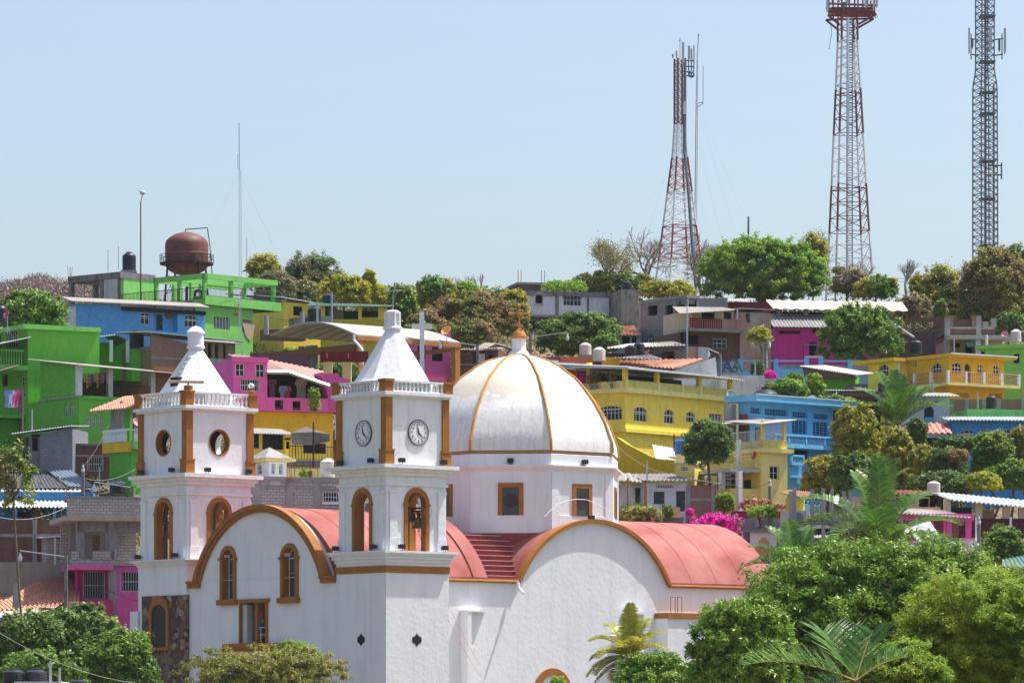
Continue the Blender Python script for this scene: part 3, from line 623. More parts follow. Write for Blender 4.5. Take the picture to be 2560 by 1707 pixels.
def zc(py,x=0,y=0): return (HY-py)/F*(D0+x*CC.u[1]+y*CC.v[1])+5     # local z for a photo row at local x,y
PH=R(22.5)
def beam_ring(M,x0,x1,y0,y1,z0,z1,pr): return M.box(x0-pr,x1+pr,y0-pr,y1+pr,z0,z1)
def tower(x0,y0,w,zz,par,clock,pre,tops):
    zshaft,zband,zcor,zbelf,zc2a,zc2,zrail0,zrail1=zz
    x1=x0+w;y1=y0+w; fr=lambda s,z,d:(s,y0+d,z); fl=lambda s,z,d:(x0+d,s,z); fb=lambda s,z,d:(s,y1-d,z); fR=lambda s,z,d:(x1-d,s,z)
    def wall4(M,a,b,holes,rev,ins=0):
        wallface(M,lambda s,z,d:(s,y0+ins+d,z),x0+ins,x1-ins,a,b,[(x0+h[0],x0+h[1])+h[2:] for h in holes],rev)
        wallface(M,lambda s,z,d:(x0+ins+d,s,z),y0+ins,y1-ins,a,b,[(y0+h[0],y0+h[1])+h[2:] for h in holes],rev)
        wallface(M,lambda s,z,d:(s,y1-ins-d,z),x0+ins,x1-ins,a,b,[(x0+h[0],x0+h[1])+h[2:] for h in holes],rev)
        wallface(M,lambda s,z,d:(x1-ins-d,s,z),y0+ins,y1-ins,a,b,[(y0+h[0],y0+h[1])+h[2:] for h in holes],rev)
        # inner faces
        i2=ins+rev
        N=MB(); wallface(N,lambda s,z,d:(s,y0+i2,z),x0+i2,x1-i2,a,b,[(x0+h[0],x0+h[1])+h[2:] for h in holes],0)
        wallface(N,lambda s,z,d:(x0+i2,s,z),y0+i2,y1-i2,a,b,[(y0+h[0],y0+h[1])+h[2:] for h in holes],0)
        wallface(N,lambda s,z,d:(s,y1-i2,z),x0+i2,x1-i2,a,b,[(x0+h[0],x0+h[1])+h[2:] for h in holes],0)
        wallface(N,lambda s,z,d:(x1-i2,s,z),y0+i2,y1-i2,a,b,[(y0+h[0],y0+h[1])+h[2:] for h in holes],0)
        N.build('inner_wall',mat('beige inner plaster',(.5,.45,.4)) if abs(a-zbelf)<.1 else mat('shaded inner plaster',(.07,.05,.05)),par)  # interior shade painted into the upper stage's inner walls; belfry's are dull beige
    M=MB()
    if zband: M.box(x0,x1,y0,y1,0,zband[0]); M.box(x0+.02,x1-.02,y0+.02,y1-.02,zband[0],zband[1]); M.box(x0,x1,y0,y1,zband[1],zcor)
    else: M.box(x0,x1,y0,y1,zshaft,zcor)
    h=zbelf-zcor; M.box(x0-.08,x1+.08,y0-.08,y1+.08,zcor,zcor+h*.3); 
    for a,b,p in((.3,.62,.2),(.62,.8,.32),(.8,1,.4)): M.box(x0-p,x1+p,y0-p,y1+p,zcor+h*a,zcor+h*b)
    t=M.build('tower_shaft',CW,par)
    if zband: MB().box(x0-.06,x1+.06,y0-.06,y1+.06,zband[0]+.01,zband[1]-.01).build('ochre_band',OC,par)
    # belfry
    c=w/2; aw=.74; hb=(zc2a-zbelf)
    hole=(c-aw,c+aw,zbelf+.02,zbelf+hb*.795,1.0)
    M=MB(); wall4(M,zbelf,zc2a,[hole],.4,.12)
    M.box(x0+.2,x1-.2,y0+.2,y1-.2,zc2a-.02,zc2a+.1)
    for a in(.55,1.2,w-1.2,w-.55):        # pilasters
        if abs(a-c)<1.2: continue
        for F_ in((lambda s,z,d:(x0+s,y0+d,z)),(lambda s,z,d:(x0+d,y0+s,z))):
            pass
    for k in(0.16,w-.16-.62+.0):
        for F_ in((lambda s,z,d:(x0+s,y0+d,z)),(lambda s,z,d:(x0+d,y0+s,z))):
            s0=k+.18 if k<1 else k
            M.ext([(s0,zbelf),(s0,zbelf+hb*.8),(s0+.55,zbelf+hb*.8),(s0+.55,zbelf)],F_,.02,.2)
            M.ext([(s0-.06,zbelf+hb*.77),(s0-.06,zbelf+hb*.8),(s0+.61,zbelf+hb*.8),(s0+.61,zbelf+hb*.77)],F_,-.02,.2)
            M.ext([(s0-.06,zbelf),(s0-.06,zbelf+hb*.17),(s0+.61,zbelf+hb*.17),(s0+.61,zbelf)],F_,-.02,.2)
    M.box(x0+.02,x1-.02,y0+.02,y1-.02,zbelf+hb*.865,zbelf+hb*.9)
    for a,b,p in((0,.35,.06),(.35,.65,.22),(.65,1,.45)): M.box(x0-p,x1+p,y0-p,y1+p,zc2a+(zc2-zc2a)*a,zc2a+(zc2-zc2a)*b)
    b_=M.build('belfry',CWS,par)
    for F_ in((lambda s,z,d:(x0+s,y0+.12+d,z)),(lambda s,z,d:(x0+.12+d,y0+s,z)),(lambda s,z,d:(x0+s,y1-.12-d,z)),(lambda s,z,d:(x1-.12-d,y0+s,z))):
        K=MB(); zs=hole[3]-aw; A=[(c-aw-.22,zbelf)]+arc(c-aw-.22,c+aw+.22,zs,hole[3]+.24,14)+[(c+aw+.22,zbelf)]; B=[(c-aw+.05,zbelf)]+arc(c-aw+.05,c+aw-.05,zs,hole[3]-.05,14)+[(c+aw-.05,zbelf)]
        K.strip(A,B,F_,-.07,.42)
        for s in(c-aw-.27,c+aw-.1): K.ext([(s,zs-.12),(s,zs+.02),(s+.37,zs+.02),(s+.37,zs-.12)],F_,-.12,.3)
        K.build('arch_surround',OC,par)
    # clock stage
    ins=.0; M=MB(); zm=zc2+(zrail0-zc2)*.47
    if clock: 
        M.box(x0+.1,x1-.1,y0+.1,y1-.1,zc2,zrail0)
    else:
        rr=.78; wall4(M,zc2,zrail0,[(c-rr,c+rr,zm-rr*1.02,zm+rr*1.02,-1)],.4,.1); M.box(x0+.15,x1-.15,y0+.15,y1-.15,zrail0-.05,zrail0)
    for a,b,p in((-.32,-.2,.08),(-.2,0,.22)): M.box(x0-p,x1+p,y0-p,y1+p,zrail0+a,zrail0+b)
    cs=M.build('clock_stage',CWS,par)
    if not clock:
        for F_ in((lambda s,z,d:(x0+s,y0+.1+d,z)),(lambda s,z,d:(x0+.1+d,y0+s,z))):
            K=MB(); A=[(c-(rr+.05)*math.cos(i*math.pi/16),zm+(rr*1.02+.05)*math.sin(i*math.pi/16)) for i in range(33)]; B=[(c-(rr-.04)*math.cos(i*math.pi/16),zm+(rr*1.02-.04)*math.sin(i*math.pi/16)) for i in range(33)]
            K.strip(A,B,F_,-.03,.42); K.build('round_opening_rim',OC,par)
    for px_,py_ in((x0,y0),(x1-.46,y0),(x0,y1-.46),(x1-.46,y1-.46)):
        K=MB().box(px_-.02,px_+.48,py_-.02,py_+.48,zc2+.9,zrail0-.33).box(px_-.1,px_+.56,py_-.1,py_+.56,zc2+.01,zc2+.9).box(px_-.13,px_+.59,py_-.13,py_+.59,zc2+.8,zc2+.9)
        K.build('corner_pilaster',OC,cs)
    # balustrade
    pr=.16
    for px_,py_ in((x0,y0),(x1,y0),(x0,y1),(x1,y1)):
        MB().box(px_-.3+ (.12 if px_==x0 else -.12),px_+.3+(.12 if px_==x0 else -.12),py_-.3+(.12 if py_==y0 else -.12),py_+.3+(.12 if py_==y0 else -.12),zrail0,zrail1).box(px_-.36+ (.12 if px_==x0 else -.12),px_+.36+(.12 if px_==x0 else -.12),py_-.36+(.12 if py_==y0 else -.12),py_+.36+(.12 if py_==y0 else -.12),zrail1-.12,zrail1+.03).build('balustrade_post',OC,par)
    K=MB(); hh=zrail1-zrail0
    for a,b in(((x0+.4,y0-.02),(x1-.4,y0-.02)),((x0-.02,y0+.4),(x0-.02,y1-.4)),((x0+.4,y1),(x1-.4,y1)),((x1,y0+.4),(x1,y1-.4))):
        balus(K,a,b,zrail0+.06,hh-.2,13,.085)
        xa,xb=sorted((a[0],b[0]));ya,yb=sorted((a[1],b[1])); K.box(xa-.09,xb+.09,ya-.09,yb+.09,zrail0,zrail0+.07); K.box(xa-.12,xb+.12,ya-.12,yb+.12,zrail1-.14,zrail1-.02)
    K.build('balustrade',CWS,par)
    # pyramid
    cx,cy=x0+c,y0+c; zp,zt,zl,Rb,rt=tops
    M=MB(); M.lathe((cx,cy,0),[(Rb+.22,zrail0+.0),(Rb+.22,zp-.12),(Rb+.08,zp-.1),(Rb,zp),(rt,zt)],8,PH)
    if clock:
        M.lathe((cx,cy,0),[(.5,zt-.02),(.6,zt+.04),(.6,zt+.12),(.5,zt+.2)],16); M.lathe((cx,cy,0),[(.45,zt+.15),(.44,zl-.12),(.5,zl-.1),(.5,zl),(.3,zl+.1)],8,PH)
        for i in range(8):
            a=PH*2*i+PH*0; M.cyl((cx+.45*math.cos(a+PH),cy+.45*math.sin(a+PH),zt+.2),(cx+.45*math.cos(a+PH),cy+.45*math.sin(a+PH),zl-.1),.07,.07,5)
    else:
        M.lathe((cx,cy,0),[(.5,zt-.02),(.57,zt+.04),(.57,zt+.13),(.52,zt+.22),(.5,zl-.1),(.58,zl-.05),(.58,zl+.03),(.3,zl+.33),(.05,zl+.42)],20)
        a=R(-90+0); 
        for i in range(6):
            t=.2+i*.12; rr_=Rb+(rt-Rb)*t; z=zp+(zt-zp)*t; ap=rr_*math.cos(PH); a=R(225-45)
            M.box(cx-ap-.22,cx-ap+.1,cy-.45,cy-.05,z-.05,z)
    M.build('spire',CW if 0 else CWS,par)
    return cs
zf=lambda p:zc(p)
bt=tower(0,0,4.8,(0,(zf(1430),zf(1412)),zf(1404),zf(1375),zf(1186),zf(1159),zf(977),zf(947)),church,True,'',(zf(941),zf(812),zf(767),2.3,.42))
LY=19.76; zg=lambda p:zc(p,-.2,LY)
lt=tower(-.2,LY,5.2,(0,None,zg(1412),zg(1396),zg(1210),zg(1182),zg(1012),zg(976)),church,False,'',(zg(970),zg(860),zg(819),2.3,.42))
# hatch in the round-lantern spire and stone patch
fL=lambda s,z,d:(d,s,z)
CC.fr='a'; hy=CC.l(1620,1418,.75)[0]; MB().box(.45,1.3,hy-.38,hy+.38,zg(968)+.1,zg(936)).build('spire_hatch',DARK,church)
M=MB(); M.box(-.28,.1,LY-.02,LY+4.7,zg(1760),zg(1486)); stone=M.build('stone_facing',mat('rubble stone facing',(.13,.1,.085),c2=(.3,.2,.15),var=1,sc=2.2,stain=.7,sc2=1.5,streak=0,stc=(.045,.035,.03),bump=1),church)
t=stone.active_material.node_tree; L=t.links; b=t.nodes['Principled BSDF']; tc=nn(t,'ShaderNodeTexCoord'); mp=nn(t,'ShaderNodeMapping'); mp.inputs['Scale'].default_value=(1,1,1.25); L.new(tc.outputs['Object'],mp.inputs[0])
wn=nn(t,'ShaderNodeTexNoise'); wn.inputs['Scale'].default_value=3; L.new(mp.outputs[0],wn.inputs[0]); mv=nn(t,'ShaderNodeVectorMath',operation='MULTIPLY_ADD'); L.new(wn.outputs['Color'],mv.inputs[0]); mv.inputs[1].default_value=(.25,.25,.25); L.new(mp.outputs[0],mv.inputs[2])
vt=nn(t,'ShaderNodeTexVoronoi'); vt.inputs['Scale'].default_value=2.3; L.new(mv.outputs[0],vt.inputs['Vector']); ve=nn(t,'ShaderNodeTexVoronoi',feature='DISTANCE_TO_EDGE'); ve.inputs['Scale'].default_value=2.3; L.new(mv.outputs[0],ve.inputs['Vector'])
bw=nn(t,'ShaderNodeRGBToBW'); L.new(vt.outputs['Color'],bw.inputs[0]); rp=nn(t,'ShaderNodeValToRGB'); cr=rp.color_ramp; cr.elements.new(.4); cr.elements.new(.55); cr.elements.new(.68)
for e_,(p_,c_) in zip(cr.elements,((.2,(.05,.04,.038)),(.4,(.12,.07,.05)),(.55,(.2,.14,.1)),(.68,(.36,.28,.2)),(.85,(.1,.05,.04)))): e_.position=p_; e_.color=(*c_,1)
L.new(bw.outputs[0],rp.inputs[0]); me_=nn(t,'ShaderNodeMapRange'); me_.inputs[1].default_value=.0; me_.inputs[2].default_value=.09; L.new(ve.outputs['Distance'],me_.inputs[0]); mx=nn(t,'ShaderNodeMix',data_type='RGBA'); L.new(me_.outputs[0],mx.inputs[0]); mx.inputs[6].default_value=(.11,.07,.055,1); L.new(rp.outputs[0],mx.inputs[7]); L.new(mx.outputs[2],b.inputs['Base Color'])
MB().box(-.2,1.5,LY+5.0,LY+6.1,0,zg(1523)).build('low_side_wall',CW,church)
# gothic window in the stone
CCx=CC
def fsurf(x0): return lambda s,z,d:(x0+d,s,z)
def lpx(u,v,x0=0,y_=0): y,z=CC.l(u,v,x0); return y,z
CC.fr='c'
(ya,zt_),(yb,zb_)=CC.l(1553,770,-.3),CC.l(1372,1248,-.3); ym=(ya+yb)/2
zs=CC.l(1460,930,-.3)[1]
def pointed(a,b,z0,zs,zt,n=7):
    c=(a+b)/2; L=[(a,z0)]
    for i in range(n+1):
        t=i/n; L.append((a+(c-a)*(1-math.cos(t*math.pi/2)) ,zs+(zt-zs)*math.sin(t*math.pi/2)*(.9+.1*t)))
    for i in range(n-1,-1,-1):
        t=i/n; L.append((b+(c-b)*(1-math.cos(t*math.pi/2)),zs+(zt-zs)*math.sin(t*math.pi/2)*(.9+.1*t)))
    return L+[(b,z0)]
K=MB(); K.strip(pointed(ya,yb,zb_,zs,zt_),pointed(ya+.28,yb-.28,zb_,zs,zt_-.5),fsurf(-.36),-.02,.3); K.box(-.5,-.1,ya-.08,yb+.08,zb_-.15,zb_+.05)
g=K.build('gothic_window',OC,church); MB().ext(pointed(ya+.2,yb-.2,zb_,zs,zt_-.4),fsurf(-.3),.0,.02).build('pane',GLASS,g)
# facade
ys0,ys1=5.2,19.7; yc=12.37; hw=6.5; rise=4.37; zfoot=zc(1440,0,6.14)
Rv=(hw*hw+rise*rise)/(2*rise)
def seg(c,hw,rise,n=28):
    Rr=(hw*hw+rise*rise)/(2*rise); a0=math.asin(min(1,hw/Rr)); 
    if rise>Rr:a0=math.pi-a0
    return [(c+Rr*math.sin(-a0+2*a0*i/n),rise-Rr+Rr*math.cos(-a0+2*a0*i/n)) for i in range(n+1)]
def holes_px(L,x0):
    out=[]
    for f,u0,v0,u1,v1,ar in L:
        CC.fr=f; a,_=CC.l(u1,v0,x0); b,_=CC.l(u0,v0,x0); _,z0=CC.l((u0+u1)/2,v1,x0); _,z1=CC.l((u0+u1)/2,v0,x0); out.append((a,b,z0,z1,ar))
    return out
FH=holes_px([('c',2050,345,2150,800,1.0),('f',548,322,665,780,1.0),('f',160,828,395,1200,0)],0)
M=MB(); wallface(M,fsurf(0),4.79,LY+.01,0,zfoot+.02,[ (h[0],h[1],h[2],min(h[3],zfoot+.0),0) if h[3]>zfoot else h for h in FH],.55)
gp=[(y,zfoot+z) for y,z in seg(yc,hw,rise)]
# gable wall above the feet, split in columns so that the window heads stay open
ysx=sorted(set([p[0] for p in gp]+[h[i] for h in FH[:2] for i in(0,1)]+[h[0]+(h[1]-h[0])*k/8 for h in FH[:2] for k in range(9)]))
def gz_at(y): return float(np.interp(y,[p[0] for p in gp],[p[1] for p in gp]))
for a,b in zip(ysx,ysx[1:]):
    mid=(a+b)/2; hh=[h for h in FH[:2] if h[0]<mid<h[1]]
    def low(y):
        if not hh: return zfoot
        h=hh[0]; r=(h[1]-h[0])/2; c=(h[0]+h[1])/2; return max(zfoot,h[3]-r+math.sqrt(max(0,r*r-(y-c)**2)))
    M.add([(0,a,low(a)),(0,b,low(b)),(0,b,gz_at(b)),(0,a,gz_at(a))],[(0,1,2,3)])
    if hh: M.add([(0,a,low(a)),(0,b,low(b)),(.55,b,low(b)),(.55,a,low(a))],[(0,1,2,3)])
M.box(.56,.7,4.9,LY,0,zfoot); M.ext(gp,fsurf(.56),0,.2)
M.build('facade',CW,church)
M=MB(); A=[(y,zfoot+z) for y,z in seg(yc,hw+.1,rise+.06)]; B=[(y,zfoot-.2+z) for y,z in seg(yc,hw-.34,rise-.1)]
M.strip(A,B,fsurf(0),-.18,.3); A2=[(y,zfoot+.06+z) for y,z in seg(yc,hw+.2,rise+.12)]; B2=[(y,zfoot-.15+z) for y,z in seg(yc,hw-.05,rise+.04)]; M.strip(A2,B2,fsurf(0),-.3,.3)
for a,b in((4.8,6.2),(18.55,LY)): M.box(-.18,.3,a,b,zfoot-.4,zfoot-.05); M.box(-.3,.3,a,b,zfoot-.12,zfoot+.03)
M.build('gable_cornice',OC,church)
for h in FH[:2]:
    K=MB(); r=(h[1]-h[0])/2; zsp=h[3]-r; A=[(h[0]-.24,h[2]-.02)]+arc(h[0]-.24,h[1]+.24,zsp,h[3]+.26,14)+[(h[1]+.24,h[2]-.02)]; B=[(h[0],h[2]-.02)]+arc(h[0],h[1],zsp,h[3],14)+[(h[1],h[2]-.02)]
    K.strip(A,B,fsurf(0),-.12,.02); K.strip(B,[(a+(.03 if a<(h[0]+h[1])/2 else -.03),b-.0) for a,b in B],fsurf(0),-.1,.5)
    for s in(h[0]-.32,h[1]-.02): K.box(-.2,.0,s,s+.34,zsp-.1,zsp+.08)
    K.box(-.28,.02,h[0]-.38,h[1]+.38,h[2]-.35,h[2]-.02); w_=K.build('arched_window',OC,church)
    window(fsurf(0),(h[0]+.03,h[1]-.03,h[2],h[3]-.03,1.0),w_,'w',None,.5,mat('grey church glass',(.12,.12,.14),rough=.3,bump=0),1,2)
h=FH[2]; K=MB(); K.box(-.14,.05,h[0]-.12,h[0]+.02,h[2],h[3]).box(-.14,.05,h[1]-.02,h[1]+.1,h[2],h[3]).box(-.22,.05,h[0]-.3,h[1]+.1,h[3],h[3]+.22).box(-.02,.5,(h[0]+h[1])/2-.35,(h[0]+h[1])/2-.1,h[2],h[3])
CC.fr='f'; ysA=CC.l(582,1205,-.4)[0]; ysB=CC.l(-5,1205,-.4)[0]; K.box(-.5,.02,ysA,ysB,h[2]-.3,h[2]-.02).box(-.35,.02,ysA+.3,ysB-.3,h[2]-.5,h[2]-.3).build('niche_frame',OC,church)
MB().box(.05,.52,h[1]-.5,h[1]-.06,h[2]+.02,h[3]-.1).build('niche_shutter',mat('pale niche panel',(.5,.55,.55),bump=0),church)
MB().box(.5,.54,h[0]-.1,h[1]+.1,h[2]-.1,h[3]+.1).build('niche_back',mat('dark niche',(.12,.08,.06)),church)
K=MB(); 
for yy in(h[0]+.75,h[0]+1.15): K.cyl((.1,yy,h[2]),(.1,yy,h[2]+.95),.025)
for zz in(.5,.95): K.cyl((.1,h[0]+.3,h[2]+zz),(.1,h[0]+1.15,h[2]+zz),.022)
K.build('niche_rail',WHITEBAR,church)
# saint statue standing in the niche
sx,sy,sz=.3,h[0]+1.0,h[2]+.02
st=empty('statue',church.matrix_basis@mathutils.Vector((0,0,0)) if 0 else (CC.C[0]+sx*CC.u[0]+sy*CC.v[0],CC.C[1]+sx*CC.u[1]+sy*CC.v[1],-5+sz),TH); tag(st,'painted statue in green tunic and blue skirt, one arm raised, in the facade niche','statue')
MB().box(-.2,.2,-.25,.25,0,.3).box(-.25,.25,-.3,.3,0,.06).build('pedestal',mat('brown pedestal',(.14,.07,.04)),st)
SKN=mat('painted skin',(.4,.22,.14),bump=0)
MB().lathe((0,.07,0),[(.07,.3),(.06,.5),(.085,.75),(.1,.95)],8).lathe((0,-.09,0),[(.07,.3),(.06,.5),(.085,.75),(.1,.95)],8).lathe((0,0,0),[(.12,1.2),(.06,1.5),(.055,1.56),(.08,1.6),(.095,1.68),(.085,1.77),(.03,1.82)],10).cyl((0,.17,1.45),(-.1,.42,1.62),.05,.04).cyl((-.1,.42,1.62),(-.12,.5,1.86),.04,.03).cyl((0,-.17,1.45),(-.1,-.3,1.2),.05,.035).build('body',SKN,st,True)
MB().lathe((0,0,0),[(.24,.72),(.2,.95),(.15,1.12)],12).build('skirt',mat('blue statue skirt',(.03,.06,.4),bump=0),st,True)
MB().lathe((0,0,0),[(.16,1.1),(.2,1.3),(.19,1.45),(.08,1.53)],12).build('tunic',mat('green statue tunic',(.03,.18,.09),bump=0),st,True)
# nave roof and walls
YN=5.05; XN=12.1; XT0,XT1=14.5,26.9; tc0=20.7; XE=36.6; ze=zc(1449,11.3,YN)
hwn=yc-YN; 
def vault(M,x0,x1,hw,rise,z0,c=yc,th=.25):
    A=[(y,z0+z) for y,z in seg(c,hw,rise,40)]; M.ext(A,lambda s,z,d:(d,s,z),x0,x1); return M
zcr=zc(1275.5,6,yc)-.0
M=MB(); M.box(.7,XT0,YN,yc+hwn,0,ze); M.box(XT1,XE,YN,yc+hwn,0,ze); M.box(XT0,XT1,YN+.02,yc+hwn+.0,0,ze); M.build('nave_wall',CW,church)
M=MB(); vault(M,.75,XN-.1,hwn-.15,zcr-ze,ze+.02); M.build('nave_roof',RR,church,True)
M=MB(); vault(M,XT1-2,XE,hwn-.15,zcr-ze,ze+.02); M.build('chancel_roof',RR,church,True)
M=MB(); vault(M,11.0,XN,hwn-.05,zcr-ze+.12,ze+.02); M.build('roof_rib',RR,church,True)
MB().box(.7,XT0-.1,YN-.12,YN+.5,ze-.02,ze+.16).build('eave_gutter',RR,church); MB().box(XT1+.1,XE,YN-.12,YN+.5,ze-.02,ze+.16).build('eave_gutter',RR,church)
MB().cyl((.7,YN-.14,ze-.06),(XT0,YN-.14,ze-.06),.1,.1,8).build('eave_moulding',OC,church,True); M=MB(); M.cyl((XT1,YN-.14,ze-.06),(XE,YN-.14,ze-.06),.1,.1,8); M.build('eave_moulding',OC,church,True)
SM=mat('roof seam',(.3,.09,.08),bump=0)
for x in(2.6,4.9,7.2,9.3,29.2,31.4,33.6):
    MB().path([(x,y,ze+.03+z) for y,z in seg(yc,hwn-.15,zcr-ze,30)],.014,4).build('roof_seam',SM,church)
# stepped valley
M=MB(); 
for i in range(9): M.box(XN-.3+i*.02,XT0+1.6+i*.45,YN+.3+i*.38,yc+1,ze+i*.33-.3,ze+.3+i*.33)
M.box(XT0-2,XT0+4,YN+3.7,yc+3,ze,ze+2.95)
M.lathe((tc0,yc,0),[(6.78,ze),(6.78,ze+3.12)],8,R(22.5))
M.build('roof_steps',mat('dark red roof steps',(.3,.06,.06),stain=.3),church)
M=MB()
for i in range(9): M.box(XN-.2,XT0+1.6+i*.45,YN+.26+i*.38,YN+.42+i*.38,ze+.27+i*.33,ze+.325+i*.33)
M.build('bright_step_lip',mat('bright pink lip',(.6,.33,.3)),church)  # added lips in lighter pink paint bright lines along the tread edges
# transept
tc_=(XT0+XT1)/2; thw=(XT1-XT0)/2; trs=zc(1303,tc_,YN)-ze
tseg=lambda g=0,n=40:[(x,ze+z) for x,z in seg(tc_,thw+g,trs+g,n)]
fT=lambda s,z,d:(s,YN+d,z)
M=MB(); M.ext(tseg(-.02),fT,.02,.35); ah=[CC.r(0,0)] 
CC.fr='i'; xa=CC.r(905,1432,YN)[0]; xb=CC.r(1155,1432,YN)[0]; ztp=CC.r(1030,1495,YN)[1]
wallface(M,fT,XT0,XT1,0,ze+.02,[(xa,xb,0.3,ztp,1.0)],.4); M.build('transept_gable',CW,church)
K=MB(); A=[(xa-.45,.3)]+arc(xa-.45,xb+.45,ztp-(xb-xa)/2,ztp+.45,16)+[(xb+.45,.3)]; B=[(xa,.3)]+arc(xa,xb,ztp-(xb-xa)/2,ztp,16)+[(xb,.3)]; K.strip(A,B,fT,-.1,.02); dd=K.build('door_surround',OC,church)
MB().box(xa-.1,xb+.1,YN+.3,YN+.36,.3,ztp+.1).build('door',mat('dark wooden door',(.05,.03,.02)),church)
M=MB(); A=tseg(0); M.ext(A,fT,.1,2*hwn-.1); M.build('transept_roof',RR,church,True)
M=MB(); M.strip(tseg(.14),tseg(-.1),fT,-.26,.3); M.build('transept_moulding',OC,church,True)
# buttress pilasters on the side wall
CC.fr='i'
for u0,u1,u2,v in((195,255,425,895),(1685,1745,1895,918)):
    xA=CC.r(u1,v,YN-.7)[0]; xB=CC.r(u2,v,YN-.7)[0]; z1=CC.r(u1,v,YN-.7)[1]
    MB().box(xA,xB,YN-.45,YN+.02,0,z1-.12).box(xA-.02,xA+.28,YN-.72,YN-.4,0,z1-.12).box(xA-.08,xB+.1,YN-.75,YN+.02,z1-.12,z1).build('buttress',CWS,church)
M=MB(); zl=CC.r(2070,922,YN-1)[1]; x_=CC.r(2070,922,YN-1)[0]; M.box(x_,x_+9,YN-1.2,YN,0,zl-.35); M.build('side_annex',CW,church); MB().box(x_-.05,x_+9.1,YN-1.3,YN-.01,zl-.34,zl).build('annex_cornice',OC,church)
M=MB()
for u in(2118,2160,2180,2220): x,z=CC.r(u,775,YN-.8); M.cyl((x,YN-.8,zl-.1),(x,YN-.8,z),.025,.025,5)
for a,b in((2118,2160),(2180,2220)): M.cyl(CC.cr(a,775,YN-.8),CC.cr(b,778,YN-.8),.025,.025,5)
M.build('rebar',mat('rusty rebar',(.3,.13,.08),bump=0),church)
M=MB().path([CC.cr(715,640,YN-.3),CC.cr(722,690,YN-.35),CC.cr(765,742,YN-.8)],.09,8).build('drain_spout',WHITE,church)
# drum and dome
dx,dy=tc_,yc; RD=6.66; zd0=ze+.5; V0=-R(22.5); 
def zdr(py): return zc(py,dx,dy) 
fv=lambda py: (HY-py)/F*288.4+5
octo=lambda r:[(r*math.cos(PH+i*math.pi/4),r*math.sin(PH+i*math.pi/4)) for i in range(8)]
M=MB(); M.lathe((dx,dy,0),[(RD,zd0),(RD,fv(1176)),(RD+.12,fv(1172)),(RD+.22,fv(1168)),(RD+.3,fv(1164)),(RD+.3,fv(1161)),(RD+.02,fv(1160)),(RD+.02,fv(1134)),(RD-.2,fv(1131))],8,PH)
# raised frames of the drum panels
for i in range(8):
    a=PH*2*i; n=(math.cos(a),math.sin(a)); t=(-n[1],n[0]); ap=RD*math.cos(PH); hwf=RD*math.sin(PH)
    def fn(s,z,d,n=n,t=t,ap=ap): return (dx+n[0]*(ap-d)+t[0]*s,dy+n[1]*(ap-d)+t[1]*s,z)
    for s0,s1 in((-hwf,-hwf+.62),(hwf-.62,hwf)): M.ext([(s0,zd0),(s0,fv(1180)),(s1,fv(1180)),(s1,zd0)],fn,-.06,.05)
    M.ext([(-hwf+.6,zd0),(-hwf+.6,fv(1287)),(hwf-.6,fv(1287)),(hwf-.6,zd0)],fn,-.06,.05)
drum=M.build('drum',CW,church)
for i in range(8):
    a=PH*2*i; n=(math.cos(a),math.sin(a)); t=(-n[1],n[0]); ap=RD*math.cos(PH)
    fn=lambda s,z,d,n=n,t=t,ap=ap:(dx+n[0]*(ap-d)+t[0]*s,dy+n[1]*(ap-d)+t[1]*s,z)
    if n[0]*CC.u[1]+n[1]*CC.v[1]>.35: continue
    z0,z1=fv(1287),fv(1206); w=.8; K=MB(); A=[(-w,z0),(-w,z1),(w,z1),(w,z0),(-w,z0)]; B=[(-w+.28,z0+.02),(-w+.28,z1-.28),(w-.28,z1-.28),(w-.28,z0+.02),(-w+.28,z0+.02)]; K.strip(A,B,fn,-.09,.02)
    wf=K.build('drum_window',OC,church); MB().ext([(-w+.2,z0),(-w+.2,z1-.2),(w-.2,z1-.2),(w-.2,z0)],fn,-.02,.01).build('pane',mat('green stained glass',(.04,.07,.06),c2=(.1,.12,.1),var=.6,sc=3,rough=.2,bump=0),wf)
    MB().lathe((0,0,0),[(.01,0)],3) if 0 else None
    K=MB(); cz=(z0+z1)/2-.1; K.ext([(.45*math.cos(j*math.pi/8),cz+.45*math.sin(j*math.pi/8)) for j in range(16)],fn,-.03,-.021); K.build('stained_roundel',mat('dark roundel',(.05,.025,.03),bump=0,rough=.3),wf)
tab=[(1130,252),(1115,250),(1092,241),(1065,231),(1040,217.5),(1010,199),(975,173),(951,151),(935,128),(921,110),(906,82),(896,55),(887,18)]
prof=[(r/.954/39.0,(HY-py)/F*294.8+5-.25*(1 if i<1 else 0)) for i,(py,r) in enumerate(tab)]
prof=[(r*.985,z) for r,z in prof]
DM=mat('dome plaster',(.76,.745,.71),streak=2,sc2=.7,stain=.5,stc=(.45,.43,.4),bump=.3)
t=DM.node_tree; L=t.links; b=t.nodes['Principled BSDF']; src=b.inputs['Base Color'].links[0].from_socket; tc=nn(t,'ShaderNodeTexCoord'); sx_=nn(t,'ShaderNodeSeparateXYZ'); L.new(tc.outputs['Object'],sx_.inputs[0])
ns=nn(t,'ShaderNodeTexNoise'); ns.inputs['Scale'].default_value=.9; ns.inputs['Detail'].default_value=7; L.new(tc.outputs['Object'],ns.inputs[0]); ad=nn(t,'ShaderNodeMath',operation='MULTIPLY_ADD'); L.new(ns.outputs['Fac'],ad.inputs[0]); ad.inputs[1].default_value=1.3; L.new(sx_.outputs[2],ad.inputs[2])
